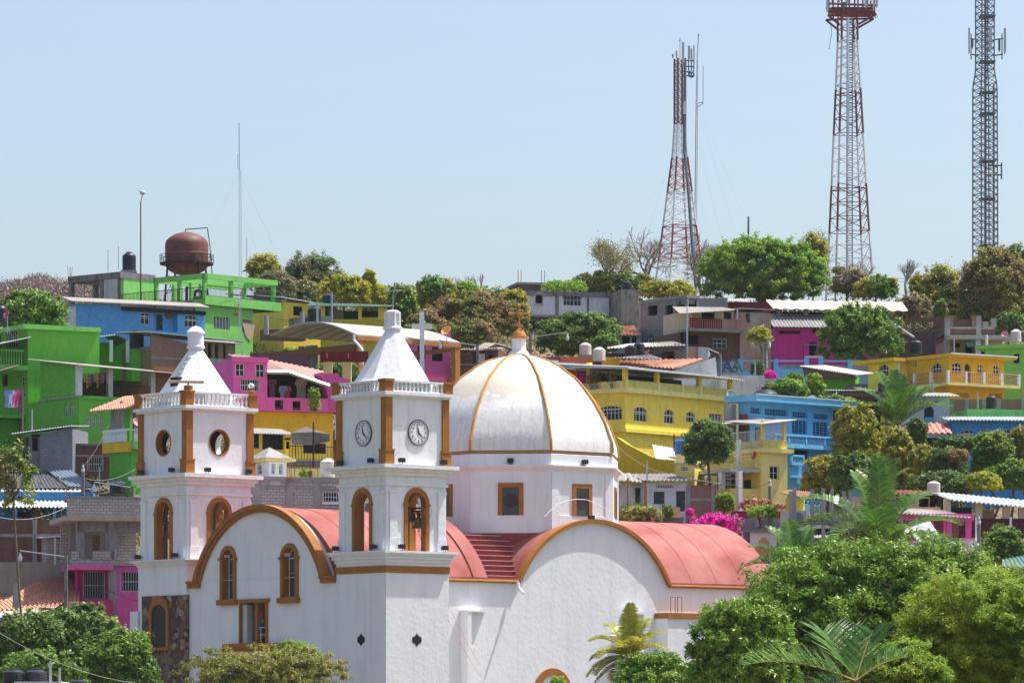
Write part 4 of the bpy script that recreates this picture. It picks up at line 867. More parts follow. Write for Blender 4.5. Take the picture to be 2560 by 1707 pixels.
mr=nn(t,'ShaderNodeMapRange'); zb_=(HY-985)/F*290+5+.65; mr.inputs[1].default_value=zb_-.06; mr.inputs[2].default_value=zb_+.1; L.new(ad.outputs[0],mr.inputs[0]); mx=nn(t,'ShaderNodeMix',data_type='RGBA'); L.new(mr.outputs[0],mx.inputs[0]); L.new(src,mx.inputs[6]); mx.inputs[7].default_value=(.66,.59,.49,1); L.new(mx.outputs[2],b.inputs['Base Color'])
dome=MB().lathe((dx,dy,0),prof,8,PH).build('dome',DM,church,True)
M=MB()
for i in range(8):
    a=PH+i*math.pi/4
    pts=[(dx+(r+.03)*math.cos(a),dy+(r+.03)*math.sin(a),z) for r,z in prof]; M.path(pts,.09,6)
o_=octo(RD-.12); zt_=fv(1131)+.07
for i in range(8): M.cyl((dx+o_[i][0],dy+o_[i][1],zt_),(dx+o_[(i+1)%8][0],dy+o_[(i+1)%8][1],zt_),.07,.07,6)
M.build('dome_ribs',mat('ochre rib paint',(.55,.27,.07),stain=.3,stc=(.35,.14,.03)),dome,True)
zl0,zl1=zdr(889),zdr(846)
M=MB().lathe((dx,dy,0),[(.75,zl0-.2),(.72,zl0+.1),(.6,zl0+.15),(.52,zl0+.3)],16).lathe((dx,dy,0),[(.47,zl0+.2),(.46,zl1)],8,PH).build('lantern',CWS,dome)
for i in range(8):
    pass
M=MB().lathe((dx,dy,0),[(.55,zl1),(.56,zl1+.12),(.47,zl1+.14),(.42,zl1+.3),(.28,zl1+.5),(.06,zl1+.62)],16); zx=zdr(765)
M.cyl((dx,dy,zl1+.5),(dx,dy,zx),.055,.05,6)
cxu=(CC.u[0],-CC.u[1]); # crossbar parallel to the picture: along world x
cz=zdr(784); M.cyl((dx-.6*cxu[0],dy-.6*cxu[1]*1,cz),(dx+.6*cxu[0],dy+.6*cxu[1],cz),.05,.05,6)
for p in((dx-.6*cxu[0],dy-.6*cxu[1],cz),(dx+.6*cxu[0],dy+.6*cxu[1],cz),(dx,dy,zx)): M.lathe((p[0],p[1],p[2]-.1),[(.02,0),(.1,.05),(.1,.15),(.02,.2)],8)
M.build('lantern_cap',mat('ochre cap',(.5,.2,.05),stain=.4,stc=(.25,.1,.03)),dome,True)
# handrail hoop on drum
M=MB(); CC.fr='h'; pts=[]
for u,v in((950,1210),(1010,1150),(1080,1090),(1160,1060),(1240,1048),(1330,1052),(1420,1085),(1500,1130),(1570,1185)):
    x,z=CC.r(u,v,dy-7.2); pts.append((x,dy-7.2,z))
M.path(pts,.02,4).build('cable_hoop',WHITEBAR,church)
# clocks
def clock(fn,par):
    r=.74; FA=MB(); n=40; FA.ext([(r*math.cos(2*math.pi*i/n),r*math.sin(2*math.pi*i/n)) for i in range(n)],fn,-.06,.0); c=FA.build('clock_face',mat('clock face white',(.82,.83,.85),bump=0),par)
    K=MB(); A=[((r+.035)*math.cos(2*math.pi*i/n),(r+.035)*math.sin(2*math.pi*i/n)) for i in range(n+1)]; B=[((r-.015)*math.cos(2*math.pi*i/n),(r-.015)*math.sin(2*math.pi*i/n)) for i in range(n+1)]; K.strip(A,B,fn,-.08,.0); K.build('clock_rim',mat('clock rim',(.12,.07,.04),bump=0),c)
    K=MB()
    for i in range(60):
        a=2*math.pi*i/60; w=.012 if i%5 else .02; d=(math.cos(a),math.sin(a)); p=(-d[1],d[0]); r0,r1=.62,.67
        K.ext([(d[0]*r0-p[0]*w,d[1]*r0-p[1]*w),(d[0]*r1-p[0]*w,d[1]*r1-p[1]*w),(d[0]*r1+p[0]*w,d[1]*r1+p[1]*w),(d[0]*r0+p[0]*w,d[1]*r0+p[1]*w)],fn,-.07,-.061)
    K.build('minute_marks',BLACKBAR,c)
    K=MB()
    for ang,L,w in((65+270+0,0,0),):
        pass
    for a,L,w in((R(90+14),.5,.035),(R(-42),.58,.03)):
        d=(math.cos(a),math.sin(a)); p=(-d[1],d[0]); K.ext([(-d[0]*.12-p[0]*w,-d[1]*.12-p[1]*w),(d[0]*L*.4-p[0]*w*1.5,d[1]*L*.4-p[1]*w*1.5),(d[0]*L,d[1]*L),(d[0]*L*.4+p[0]*w*1.5,d[1]*L*.4+p[1]*w*1.5),(-d[0]*.12+p[0]*w,-d[1]*.12+p[1]*w)],fn,-.085,-.075)
    K.build('hands',BLACKBAR,c)
    return c
def textobj(txt,size,loc,ex,ez,par,name,m,depth=.004):
    cu=bpy.data.curves.new(name,'FONT'); cu.body=txt; cu.size=size; cu.align_x='CENTER'; cu.align_y='CENTER'; cu.extrude=depth
    o=bpy.data.objects.new(name,cu); COL.objects.link(o); ex=mathutils.Vector(ex);ez=mathutils.Vector(ez); n=ex.cross(ez)
    o.matrix_basis=mathutils.Matrix((( *ex,0),(*ez,0),(*n,0),(0,0,0,1))).transposed(); o.matrix_basis.translation=mathutils.Vector(loc)
    dg=bpy.context.evaluated_depsgraph_get(); me=bpy.data.meshes.new_from_object(o.evaluated_get(dg)); me.materials.clear(); me.materials.append(m)
    o2=bpy.data.objects.new(name,me); COL.objects.link(o2); o2.matrix_basis=o.matrix_basis.copy(); bpy.data.objects.remove(o)
    if par:o2.parent=par
    return o2
CC.fr='e'
cy1,cz1=CC.l(1277,448,.1); cx2,cz2=CC.r(1768,443,.1)
for fn,ex,org,k in((lambda s,z,d:(.1+d,cy1-s,cz1+z),(0,-1,0),(.1,cy1,cz1),0),(lambda s,z,d:(cx2+s,.1+d,cz2+z),(1,0,0),(cx2,.1,cz2),1)):
    c=clock(fn,church)
    for i in range(12):
        a=R(90-30*(i+1)); p=fn(.51*math.cos(a),.51*math.sin(a),-.065); textobj(str(i+1),.24,p,ex,(0,0,1),c,'numeral',BLACKBAR)
# quatrefoil openings
def quatre(fn,par):
    P_=[]
    for cx_,cz_,r in((0,.2,.13),(-.17,0,.2),(0,-.2,.13),(.17,0,.2)): MBq.ext([(cx_+r*math.cos(i*math.pi/8),cz_+r*1.1*math.sin(i*math.pi/8)) for i in range(16)],fn,-.012-abs(cz_)*.03-max(0,cx_)*.02,.02)
for face,u,v in(('l',1258,1168),('r',1770,1170)):
    CC.fr='f'; MBq=MB()
    if face=='l': a,z=CC.l(u,v,0); quatre(lambda s,z_,d:(d,a-s,z+z_),church)
    else: a,z=CC.r(u,v,0); quatre(lambda s,z_,d:(a+s,d,z+z_),church)
    MBq.ext([(-.05,.3),(0,.42),(.05,.3)],(lambda s,z_,d:(d,a-s,z+z_)) if face=='l' else (lambda s,z_,d:(a+s,d,z+z_)),-.01,.02); MBq.ext([(-.05,-.3),(0,-.42),(.05,-.3)],(lambda s,z_,d:(d,a-s,z+z_)) if face=='l' else (lambda s,z_,d:(a+s,d,z+z_)),-.01,.02)
    MBq.build('quatrefoil_opening',DARK,church)
# cross on the clock tower
cxp,cyp=2.4,2.4; zt_=zf(767)
M=MB(); M.path([(cxp,cyp,zt_),(cxp+.02,cyp,zt_+.7),(cxp+.0,cyp,zt_+.95),(cxp+.09,cyp-.06,zt_+1.2),(cxp+.1,cyp-.08,zt_+1.75)],.05,6)
M.cyl((cxp-.42,cyp+.35,zt_+1.22),(cxp+.45,cyp-.38,zt_+1.3),.05,.05,6); M.build('tower_cross',mat('weathered cross',(.3,.32,.32),stain=.6,stc=(.12,.07,.06)),church)
# ---------------- fittings that hang on the church ----------------
def loc(x,y,z): return (CC.C[0]+x*CC.u[0]+y*CC.v[0],CC.C[1]+x*CC.u[1]+y*CC.v[1],z-5)
FLm=mat('black floodlight casing',(.02,.02,.02),bump=0,rough=.5)
fl0=None
def flood(x,y,z,rz,label):
    global fl0
    if fl0 is None:
        o=empty('floodlight',loc(x,y,z),TH+rz); MB().cyl((-.1,0,.02),(-.1,0,.22),.02).cyl((.1,0,.02),(.1,0,.22),.02).box(-.12,.12,-.05,.05,0,.03).build('bracket',FLm,o)
        MB().box(-.17,.17,-.12,.1,.12,.36).box(-.2,.2,-.16,-.12,.1,.38).build('casing',FLm,o); fl0=o
    else: o=ctree(fl0); o.location=loc(x,y,z); o.rotation_euler=(0,0,TH+rz)
    tag(o,label,'floodlight','floodlights on the church ledges')
z1=zf(1375);z2=zf(1159)
for s,zz,zn in((.3,z1,'lower ledge under the arches'),(3.95,z1,'lower ledge under the arches')): flood(-.25,4.8-s+.0,zz,-R(90),'black floodlight, clock tower %s, left face, %s'%(zn,'left end' if s<1 else 'right of the arch'))
for s,a in((.95,'left of the bell arch'),(4.25,'right of the bell arch')): flood(s,-.25,z1,0,'black floodlight on the clock tower lower ledge, right face, '+a)
for s,a in((.75,'at the left pilaster foot'),(3.7,'near the middle pilaster')): flood(-.25,4.8-s,z2,-R(90),'black floodlight below the left clock, '+a)
for s,a in((.95,'left of centre'),(4.15,'at the right pilaster foot')): flood(s,-.25,z2,0,'black floodlight below the right clock, '+a)
zL1=zg(1396);zL2=zg(1182)
for s,a in((.35,'far left end'),(4.35,'right of the ladder arch')): flood(-.45,LY+5.2-s,zL1,-R(90),'black floodlight on the lower ledge of the left tower, '+a)
for s,a in((.7,'far left end'),(4.0,'near the corner pilaster')): flood(-.45,LY+5.2-s,zL2,-R(90),'black floodlight below the left round opening of the left tower, '+a)
for s,a in((1.2,'near the corner'),(4.4,'far right end')): flood(s,LY-.25,zL2,0,'black floodlight below the right round opening of the left tower, '+a)
zp=fv(1160)
for u,a in((632,'left one'),(1350,'right one')):
    CC.fr='h'; k=0 if a[0]=='l' else 1; x,_=CC.r(u,700,dy-6.6); ap=RD*math.cos(PH)+.1
    if k==0: y_=CC.l(u,700,dx-6.3)[0]; 
    an=R(-135) if k==0 else R(-90); xx,yy=dx+ap*math.cos(an),dy+ap*math.sin(an)
    if k: xx=x
    flood(xx,yy,zp,0 if k else -R(45),'black floodlight on the ledge around the dome drum, '+a)
flood(CC.r(1385,1215,YN+.4)[0],YN+.5,ze+trs+.02,0,'black floodlight on the crest of the transept gable arch')
# bells, horn speakers, ladder
def bell(x,y,z,s,label,m):
    o=empty('church_bell',loc(x,y,z),TH); tag(o,label,'bell','bells in the clock tower')
    MB().lathe((0,0,0),[(.42*s,0),(.43*s,.05*s),(.33*s,.15*s),(.25*s,.35*s),(.22*s,.55*s),(.15*s,.66*s),(.03*s,.7*s)],18).build('bell_body',m,o,True)
    MB().cyl((0,0,.66*s),(0,0,1.0*s),.05*s).cyl((-.3*s,0,1.02*s),(.3*s,0,1.02*s),.06*s).cyl((-.1*s,0,.66*s),(-.1*s,0,.95*s),.03).cyl((.1*s,0,.66*s),(.1*s,0,.95*s),.03).build('headstock',mat('dark iron',(.04,.04,.04),bump=0),o)
    MB().cyl((0,0,.3*s),(.02,0,-.1*s),.025).lathe((.02,0,-.2*s),[(.02,0),(.06*s,.05*s),(.02,.12*s)],8).cyl((.02,0,-.2*s),(.25,0,-.9*s),.012).build('clapper',mat('dark iron',(.04,.04,.04),bump=0),o)
CC.fr='e'; BR=mat('aged bronze',(.22,.17,.1),c2=(.1,.1,.08),var=.8,stain=.4,rough=.55,metal=.4)
x,z=CC.r(1775,1315,.9); bell(x,.9,z,1.0,'bronze bell hanging in the right arch of the clock tower, lower and larger one',BR)
x,z=CC.r(1715,1258,1.6); bell(x,1.6,z,.82,'small grey bell behind the larger bell in the clock tower arch',mat('grey bell metal',(.14,.14,.13),metal=.4,rough=.6))
MB().cyl(CC.cr(1672,1130,.9),CC.cr(1860,1130,.9),.06,.06,6).build('bell_beam',mat('dark iron',(.04,.04,.04),bump=0),church)
def horn(x,y,z,rz,label):
    o=empty('horn_speaker',loc(x,y,z-.2),TH+rz); tag(o,label,'loudspeaker')
    h=MB().lathe((0,0,0),[(.06,-.1),(.07,.1),(.12,.25),(.3,.42),(.3,.44),(.27,.43),(.1,.25),(.03,.2)],20).build('horn',mat('blue grey horn',(.3,.36,.42),rough=.4,bump=0),o,True); h.rotation_euler=(R(90),0,0); h.location=(0,0,.2)
    MB().cyl((0,0,-.0),(0,.05,.2),.03).build('bracket',FLm,o)
x,z=CC.r(1825,1165,.5); horn(x,.55,z,0,'grey horn loudspeaker mounted in the bell arch of the clock tower')
y,z=CC.l(1313,1125,3.0); horn(3.4,y,z,-R(90),'blue grey horn loudspeaker seen through the empty left arch of the clock tower')
# ladder
CC.fr='b'; a=CC.l(1445,1568+60,.9); b=CC.l(1530,1075,.9); y0,z0=a; y1,z1_=b; lo=empty('ladder',loc(.9,y0,zL1),TH); tag(lo,'dark metal ladder leaning inside the left arch of the left tower','ladder')
M=MB(); dyl=y1-y0; dz=z1_-zL1
for s in(-.2,.2): M.cyl((0,s,0),(0,s+dyl,dz),.03,.03,5)
M.build('stile',FLm,lo); M=MB()
for i in range(14): t=(i+.5)/14; M.cyl((0,-.2+dyl*t,dz*t),(0,.2+dyl*t,dz*t),.02,.02,4)
M.build('rungs',FLm,lo)
# globe lamp and wood horn beam on the left tower balustrade
for xx,yy,lb in((4.9,LY+.1,'white globe lamp on the right corner post of the left tower balustrade'),):
    o=empty('globe_lamp',loc(xx,yy,zg(976)+.05),TH); tag(o,lb,'lamp'); MB().lathe((0,0,0),[(.25,0),(.25,.12),(.12,.18),(.12,.3)],12).build('base',OC,o,True); MB().lathe((0,0,.3),[(.05,0),(.16,.06),(.2,.17),(.16,.3),(.03,.36)],14).build('globe',mat('white globe',(.8,.8,.8),bump=0,rough=.3),o,True)
CC.fr='a'; o=empty('wooden_beam',loc(0,LY+.1,zg(973)),TH); tag(o,'pale wooden beam lying across the near corner post of the left tower','beam')
A=CC.cl(1548,1420,-.1);B=CC.cl(1790,1470,-.1); zz=zg(973); MB().box(-.2,.2,-.2,.2,0,.25).build('block',OC,o)
MB().cyl((-.1,1.9,.62),(.1,-1.5,.38),.09,.09,5).cyl((0,0,.2),(0,0,.5),.06).build('timber',mat('pale timber',(.5,.36,.24)),o)
# ---------------- colours of the painted houses ----------------
def paint(name,c,**k):
    k.setdefault('stain',.3); k.setdefault('var',.1); return mat(name,c,**k)
GREEN=paint('lime green paint',(.22,.6,.13)); GREENB=paint('green painted brick',(.16,.52,.06),brick=(.28,.09,.01),mortar=(.09,.38,.03),stain=.2)
GREEND=paint('strong green paint',(.14,.5,.05)); LBLUE=paint('sky blue paint',(.12,.42,.78)); LBLUEB=paint('sky blue painted brick',(.1,.36,.72),brick=(.28,.09,.01),mortar=(.09,.3,.62))
CYAN=paint('pale cyan blue paint',(.18,.52,.82)); PINK=paint('bright pink paint',(.82,.13,.45)); MAG=paint('magenta paint',(.52,.03,.24)); MAGD=mat('dark magenta paint',(.32,.02,.1))
YEL=paint('bright yellow paint',(.98,.76,.11)); YELO=paint('ochre yellow paint',(.85,.5,.03)); YELG=paint('mustard green yellow paint',(.72,.6,.06),brick=(.28,.1,.01),mortar=(.5,.4,.04))
YELB=paint('yellow painted brick',(.9,.78,.24),brick=(.28,.09,.01),mortar=(.62,.5,.1)); YELP=paint('pale yellow paint',(.93,.8,.3)); CREAM=mat('cream plaster',(.72,.58,.4),stain=.25)
WW=mat('weathered white wall',(.66,.67,.7),stain=.5,stc=(.28,.28,.3)); PEACH=mat('peach plaster',(.62,.34,.22),stain=.3); GREYP=mat('grey plaster',(.4,.4,.42),stain=.5); SALMON=mat('salmon tile coat',(.5,.31,.27),brick=(.35,.25,.015),mortar=(.4,.2,.17))
GW=dict(group=None)
# ---- green house on the skyline
b=Hs('a','green_house','bright green flat-roofed house with green pergola and black railing on its roof terrace','house',1865,655,400,48)
w,d=b.dims(1112,2305); z0=b.zt; zf_=b.r(1865,735)[1]
b.body(GREEN,0,w,0,d,0,zf_-.02,RH=[(1950,850,2095,960,0,'l'),(2210,875,2345,990,0,'g')])
wx=b.r(2537,0)[0]; b.box('balcony_band',GREEN,-.25,wx,-.35,1.2,zf_,z0)
M=MB(); M.box(-.15,.1,1.2,d,zf_-.9,z0-.5).box(-.3,.1,1.2,d,z0-.5,z0-.3); M.build('stained_edge',CONCD,b.o)
b.box('terrace_floor',CONC,.1,wx-.2,.1,d,zf_,zf_+.15)
hb=b.r(1865,450)[1]; zt=b.r(1865,498)[1]; M=MB()
wl=b.l(1410,480)[0]; we=wx-.3
for (x0,x1,y0,y1) in((-.2,we,-.25,.15),(-.2,.15,-.25,wl),(0,we,3.6,3.95),(we-.35,we,-.2,3.9),(-.2,we,wl-.3,wl)): M.box(x0,x1,y0,y1,zt,hb)
M.build('pergola_beams',GREEN,b.o)
pu=[b.r(2105,0)[0],we-.3]
for x,y in[(0,0),(pu[0],0),(pu[1],0),(0,b.l(1640,0)[0]),(0,wl-.2),(pu[0],3.7),(pu[1],3.7),(2,3.7),(2.2,wl-.2)]: b.box('pergola_post',GREEN,x-.16,x+.16,y-.16,y+.16,z0-.25,zt)
M=MB(); zr=b.r(1865,655)[1]-.3; rail(M,(-.32,d-.1,zr),(-.32,0,zr),1.05,.17,.026); rail(M,(0,-.28,zr+.25),(wx,-.28,zr+.25),.95); rail(M,(wx,-.28,zr+.25),(wx,3,zr+.25),.95); M.build('railing',BLACKBAR,b.o)
M=MB(); c=b.cl(1810,625,.4); M.v=[];
for i in range(20):
    for j in range(8):
        t=2*math.pi*i/20; s=2*math.pi*j/8; rr=.34+.12*math.cos(s); M.v.append((rr*math.cos(t),.12*math.sin(s),rr*math.sin(t)))
M.f=[(i*8+j,((i+1)%20)*8+j,((i+1)%20)*8+(j+1)%8,i*8+(j+1)%8) for i in range(20) for j in range(8)]
t_=M.build('tyre',TANKB,None,True); p=b.cl(1810,630,.5); t_.location=(b.C[0]+p[0]*b.u[0]+p[1]*b.v[0],b.C[1]+p[0]*b.u[1]+p[1]*b.v[1],b.zb+z0+.25); tag(t_,'black tyre leaning by the railing on the green roof terrace','tyre')
x,z=b.r(2270,900,-.12); M=MB(); M.ext([(x-.8,z),(x+.8,z),(x+.6,z-1.1),(x+.2,z-1.6),(x-.3,z-1.2)],lambda s,z_,d_:(s,-.06+d_,z_),0,.02); c=M.build('hanging_cloth',mat('tan cloth',(.5,.36,.25)),b.o)
# ---- rooftop room
b=Hs('a','rooftop_room','open grey concrete roof room with a bright green side wall, left of the green pergola','house',1100,435,408,48)
w,d=b.dims(625,1415); z0=b.zt; zl=b.r(1100,705)[1]; b.box('green_wall',GREEN,0,w,0,.3,zl,z0); 
b.box('roof_slab',CONCD,-.1,w,-.05,d,z0-.55,z0+.0).name='roof_slab'
yA=b.l(945,480)[0]; b.box('wall',mat('patchy white plaster',(.55,.55,.57),stain=.6,stc=(.25,.25,.26)),.02,.25,.4,yA,zl,z0-.56)
for y in(0,yA+.1,d-.4): b.box('column',CONCD,0,.35,y,y+.4,zl-(2 if y>5 else 0),z0-.56)
b.box('column',CONCD,3,3.3,d-.4,d,zl,z0-.56); M=MB()
for u in(740,770,840): y,_=b.l(u,0,.5); M.cyl((.5,y,zl),(.5,y,z0-.5),.03,.03,4)
M.build('prop_rods',WOOD,b.o); b.box('floor_slab',CONCD,-.1,w,-.1,d,zl-.4,zl)
tank('a',1115,1240,255,425,410,'black water tank on the roof of the grey rooftop room',base=.25)
# ---- blue house
b=Hs('a','blue_house','sky blue house with thin sheet roof and arched white windows below the green terrace','house',690,712,374,34)
w,d=b.dims(622,1400,dep=6); z0=b.zt; w3=b.r(1868,780)[0]; zc_=b.r(1400,745)[1]; z3=b.r(1868,772)[1]; w2=b.r(1620,760)[0]
b.body(LBLUEB,0,w,0,d,0,z0-.1,RH=[(1282,802,1366,915,.8)],name='wall')
b.body(LBLUE,w+.01,w2,.7,d,0,z0-.15,RH=[(1425,822,1484,968,.6,'d')],name='porch_wall'); 
b.body(LBLUE,w2+.01,w3,0,d,0,z0-.35,RH=[(1682,825,1797,938,.7)],name='wall')
b.box('side_wall',WW,-.02,.0+.02,.0,d,0,z0-.3); b.box('porch_floor',LBLUE,w,w2,-.0,.7,0,b.r(1500,980)[1])
roof(b.o,(-.6,-.4,z0+.05),(w3+.2,-.5,z3+.1),(w3+.2,d,z3+.55),(-.6,d,z0+.5),SHEETP,th=.06)
M=MB(); M.box(w-3,w3,-.2,0,z0-.45,z0-.15); M.build('eave_purlin',DARK,b.o)
x,z=b.r(1540,828,.65); MB().cyl((x,.62,z),(x,.69,z),.36,.36,20).build('wall_wreath',mat('wicker wreath',(.35,.16,.1),stain=.6,sc2=4),b.o)
# ---- carport below
b=Hs('a','carport','thin-roofed carport on white posts with dark green back wall, below the blue house','carport',1025,1012,360,15,yb=1255)
A=b.cr(632,1035,0);B=b.cr(1025,1010,0);C_=b.cr(1168,1058,0)
roof(b.o,(A[0],0,A[2]-.2),(B[0]+.2,-.3,B[2]),(B[0]+.2,5,B[2]+.3),(A[0],5,A[2]+.2),mat('green edged sheet',(.5,.62,.56)))
roof(b.o,(B[0]+.2,-.3,B[2]),(C_[0],0,C_[2]),(C_[0],5,C_[2]),(B[0]+.2,5,B[2]+.3),mat('dark green sheet',(.04,.1,.07)))
for u in(632,690,1015,1165): x,_=b.r(u,0); b.box('post',WW if u!=1165 else LG,x-.13,x+.13,0,.26,0,b.r(u,1040)[1]-.15)
x0=b.r(592,0,5)[0]; x1=b.r(1180,0,5)[0]; b.box('back_wall',GREEND,x0,x1,5,5.3,-3,b.r(0,1060,5)[1]); xx=b.r(1200,1150,2)[0]; b.box('side_wall',GREENB,xx,b.r(1368,0,2)[0],2,5,-3,b.r(1300,1150,2)[1])
tank('a',1180,1312,965,1140,364,'ribbed black water tank beside the brown brick house',base=.2)
b=Hs('a','brick_house','brown brick house with a sagging grey sheet roof, behind the round-topped spire','house',1382,1005,361,32)
w,d=b.dims(None,1900,dep=5); z0=b.zt; zr=b.r(1900,1095)[1]; b.body(BRICK,0,w,0,d,0,z0-.9,RH=[(1450,1095,1485,1132,0,'g')]); b.box('concrete_band',CONC,-.03,w,-.03,.1,z0-1.9,z0-1.75); M=MB(); M.ext([(0,z0-.9),(0,z0),(w,z0-.9)],lambda s,z,dd:(s,dd,z),0,.3); M.build('gable',BRICK,b.o)
roof(b.o,(-.6,-.5,z0+.15),(w+3,-.5,zr+.3),(w+3,d,zr+.6),(-.6,d,z0+.5),SHEETG)
b=Hs('a','shack','wooden shack with two dark openings beneath a worn roof, above the left spire','shed',1885,1070,362,28,yb=1225)
w,d=b.dims(None,2145,dep=3); b.body(WOOD,0,w,0,d,0,b.zt,RH=[(1895,1090,1930,1220,0,'o'),(1960,1095,1990,1222,0,'o'),(2035,1100,2060,1222,0,'o')]); roof(b.o,(-.4,-.4,b.zt),(w+.3,-.4,b.zt-.1),(w+.3,d,b.zt+.5),(-.4,d,b.zt+.6),SHEETG); b.box('base_wall',GREYP,-.1,w+.1,-.1,d,-7,0)
# ---- far-left green house
b=Hs('a','green_house','green house at the left frame edge with balcony, railings and scalloped awnings','house',255,945,352,30)
w,d=b.dims(None,None,dep=12,wid=.5); z0=b.zt; xl=b.l(-80,945)[0]
b.body(GREEND,0,6,0,xl,0,z0,LH=[(60,970,165,1125,0),(-60,1000,10,1130,0,'o'),(20,1370,70,1480,0,'o'),(190,1395,235,1470,0)])
b.box('parapet',GREEN,-.5,6,-.3,xl,z0-.1,z0+.25); zb_=b.l(200,1335)[1]; zb2=b.l(200,1300)[1]
M=MB(); M.box(-2.6,.1,-.0,xl,zb2-.35,zb2); M.build('balcony_slab',GREEN,b.o)
M=MB(); rail(M,(-2.5,.1,zb2),(-2.5,xl,zb2),1.15,.14); M.build('railing',BROWNBAR,b.o); K=MB(); balus(K,(-.3,.3),(-2.4,.3),zb2,1.1,10,.06); K.box(-2.5,-.2,.22,.38,zb2+1.1,zb2+1.2); K.build('balustrade',GREEN,b.o)
b.box('post',BROWNBAR,-2.6,-2.5,.3,.4,zb2,z0-.9); roof(b.o,(-3.6,-.6,z0-1.6),(-3.6,xl,z0-1.6),(0,xl,z0-.75),(0,-.6,z0-.75),SHEETP)
zz=b.l(150,1360)[1]; roof(b.o,(-4,-.5,zz-.5),(-4,3.5,zz-.5),(-1,3.5,zz+.4),(-1,-.5,zz+.4),SALMON,'awning')
zz=(HY-988)/F*345-b.zb; K=MB(); K.box(-3.2,-3,.2,xl,zz-1.0,zz-.9); K.box(-3.2,-3,.2,xl,zz+.1,zz+.2); balus(K,(-3.1,.4),(-3.1,xl),zz-.9,1.0,22,.06); K.build('balustrade',GREEN,b.o); b.box('balcony_slab',PINK if 0 else GREEND,-3.2,0,.2,xl,zz-1.25,zz-1.0)
b.box('lower_wall',GREEND,-2.9,-.1,1.5,xl,0,zz-1.3)
tank('a',-60,70,735,905,351,'black water tank on the flat roof at the left frame edge')
dish('a',68,835,347,.34,'pinkish red satellite dish beside the tank at the left frame edge',(.55,.1,.13),-50,25,1.4)
b=Hs('a','garden_wall','plain green boundary wall between the left green house and the laundry house','wall',590,1028,356,-28); w=b.r(250,1040)[0]; b.box('wall',GREENB,w,0,0,.4,0,b.zt); 
b=Hs('a','side_building','pale block building behind the leafy tree, left of the blue house','house',620,742,392,14); b.body(mat('pale painted block',(.42,.4,.41),brick=(.4,.2,.02),mortar=(.26,.25,.25)),-9,0,0,5,0,b.zt-.1); b.box('roof_edge',mat('dull red edge',(.4,.18,.14)),-9.2,.1,-.2,5,b.zt-.1,b.zt+.05); z1=b.r(550,968)[1]; roof(b.o,(-9,-1.5,z1-.2),(0,-1.5,z1-.2),(0,0,z1+.3),(-9,0,z1+.3),SHEETP)
# ---- laundry house
b=Hs('b','green_house','big green brick house with long pale sheet roof and laundry on its dark porch','house',720,115,344,33)
w,d=b.dims(232,1010); b.fr='a'; y1=b.l(362,1240)[0]; zp=b.l(545,1545)[1]; ztop=b.r(715,1270)[1]; zeL=b.l(380,1235)[1]
b.fr='b'; b.body(GREENB,0,w,0,d,0,b.zt,LH=[(587,172,622,298,.9),(640,170,675,295,.9)],RH=[(793,283,826,408,.9),(845,277,878,405,.9),(897,270,932,402,.9)])
b.box('ledge',CONC,-.15,.1,-.1,y1,b.zt,b.zt+.12)
b.fr='a'; M=MB(); M.ext([(.3,b.zt+.1),(y1,b.zt+.1),(y1,zeL-.1),(.3,ztop-.1)],lambda s,z,dd:(.05+dd,s,z),0,.3); M.build('upper_wall',GREENB,b.o)
wx=b.r(1640,0)[0]; zs=b.zt; b.box('floor_slab',GREEND,.35,wx,-.1,6.5,zs-.15,zs+.1)
b.box('back_wall',mat('dark plank wall',(.1,.05,.035)),.4,wx,5,5.2,zs,ztop-.7)
b.fr='b'; b.box('lower_right_wall',CONC,w+.02,wx,1.5,5,zs-3,zs-.16)
b.fr='a'
for u in(730,1010,1397): x,_=b.r(u,0); b.box('column',WW if u<800 else CONCP,x-.19,x+.19,0,.38,zs+.1,b.r(u,1270+.11*(u-715))[1])
b.box('plank_partition',mat('brown planks',(.25,.1,.05),stain=.4),b.r(1415,0,.4)[0],wx,.4,.55,zs,zs+2.6)
M=MB(); rail(M,(.5,.1,zs),(b.r(1400,0)[0],.1,zs),1.0,.15); M.build('railing',BLACKBAR,b.o)
pA=(-.9,y1+.5,b.l(350,1212,-.9)[1]);pB=(-.5,-.6,b.cl(715,1265,-.6)[2]+.12);
e=b.cr(1600,1355,-.6); pA2=b.cl(350,1212); 
A_=np.array((-.6,-.9,b.r(700,1280,-.9)[1])); B_=np.array((e[0]+.6,-.9,e[2]-.1)); D_=np.array((-.6,y1+.8,b.l(352,1216,-.6)[1])); C_=B_+D_-A_
roof(b.o,A_,B_,C_,D_,SHEETP)
cols=[(.3,.45,.4),(.75,.5,.05),(.35,.25,.4),(.15,.12,.16),(.45,.3,.5),(.8,.45,.03),(.5,.05,.05),(.2,.35,.7),(.55,.1,.15),(.6,.03,.05)]
lb=['pale green shirt','short yellow cloth','lilac cloth','black shirt','small mauve cloth','long orange cloth','dark red cloth','light blue long shirt','wine red cloth','bright red cloth at the right end']
def garment(b,x,y,zt_,wd,hh,c,label):
    lo=(b.C[0]+x*b.u[0]+y*b.v[0],b.C[1]+x*b.u[1]+y*b.v[1],b.zb+zt_); o=MB().ext([(-wd/2,0),(-wd*.7,-hh*.25),(-wd*.45,-hh*.32),(-wd*.4,-hh*.6),(-wd*.5,-hh),(wd*.42,-hh*.96),(wd*.4,-hh*.3),(wd*.68,-hh*.22),(wd/2,0)],lambda s,z,dd:(s,dd+.05*math.sin(s*14),z),0,.03).build('garment',mat('cloth %.2f %.2f %.2f'%c,c,bump=.3,stain=.1),None); o.location=lo; o.rotation_euler=(0,0,b.th); tag(o,label,'clothing','laundry on the lines'); return o
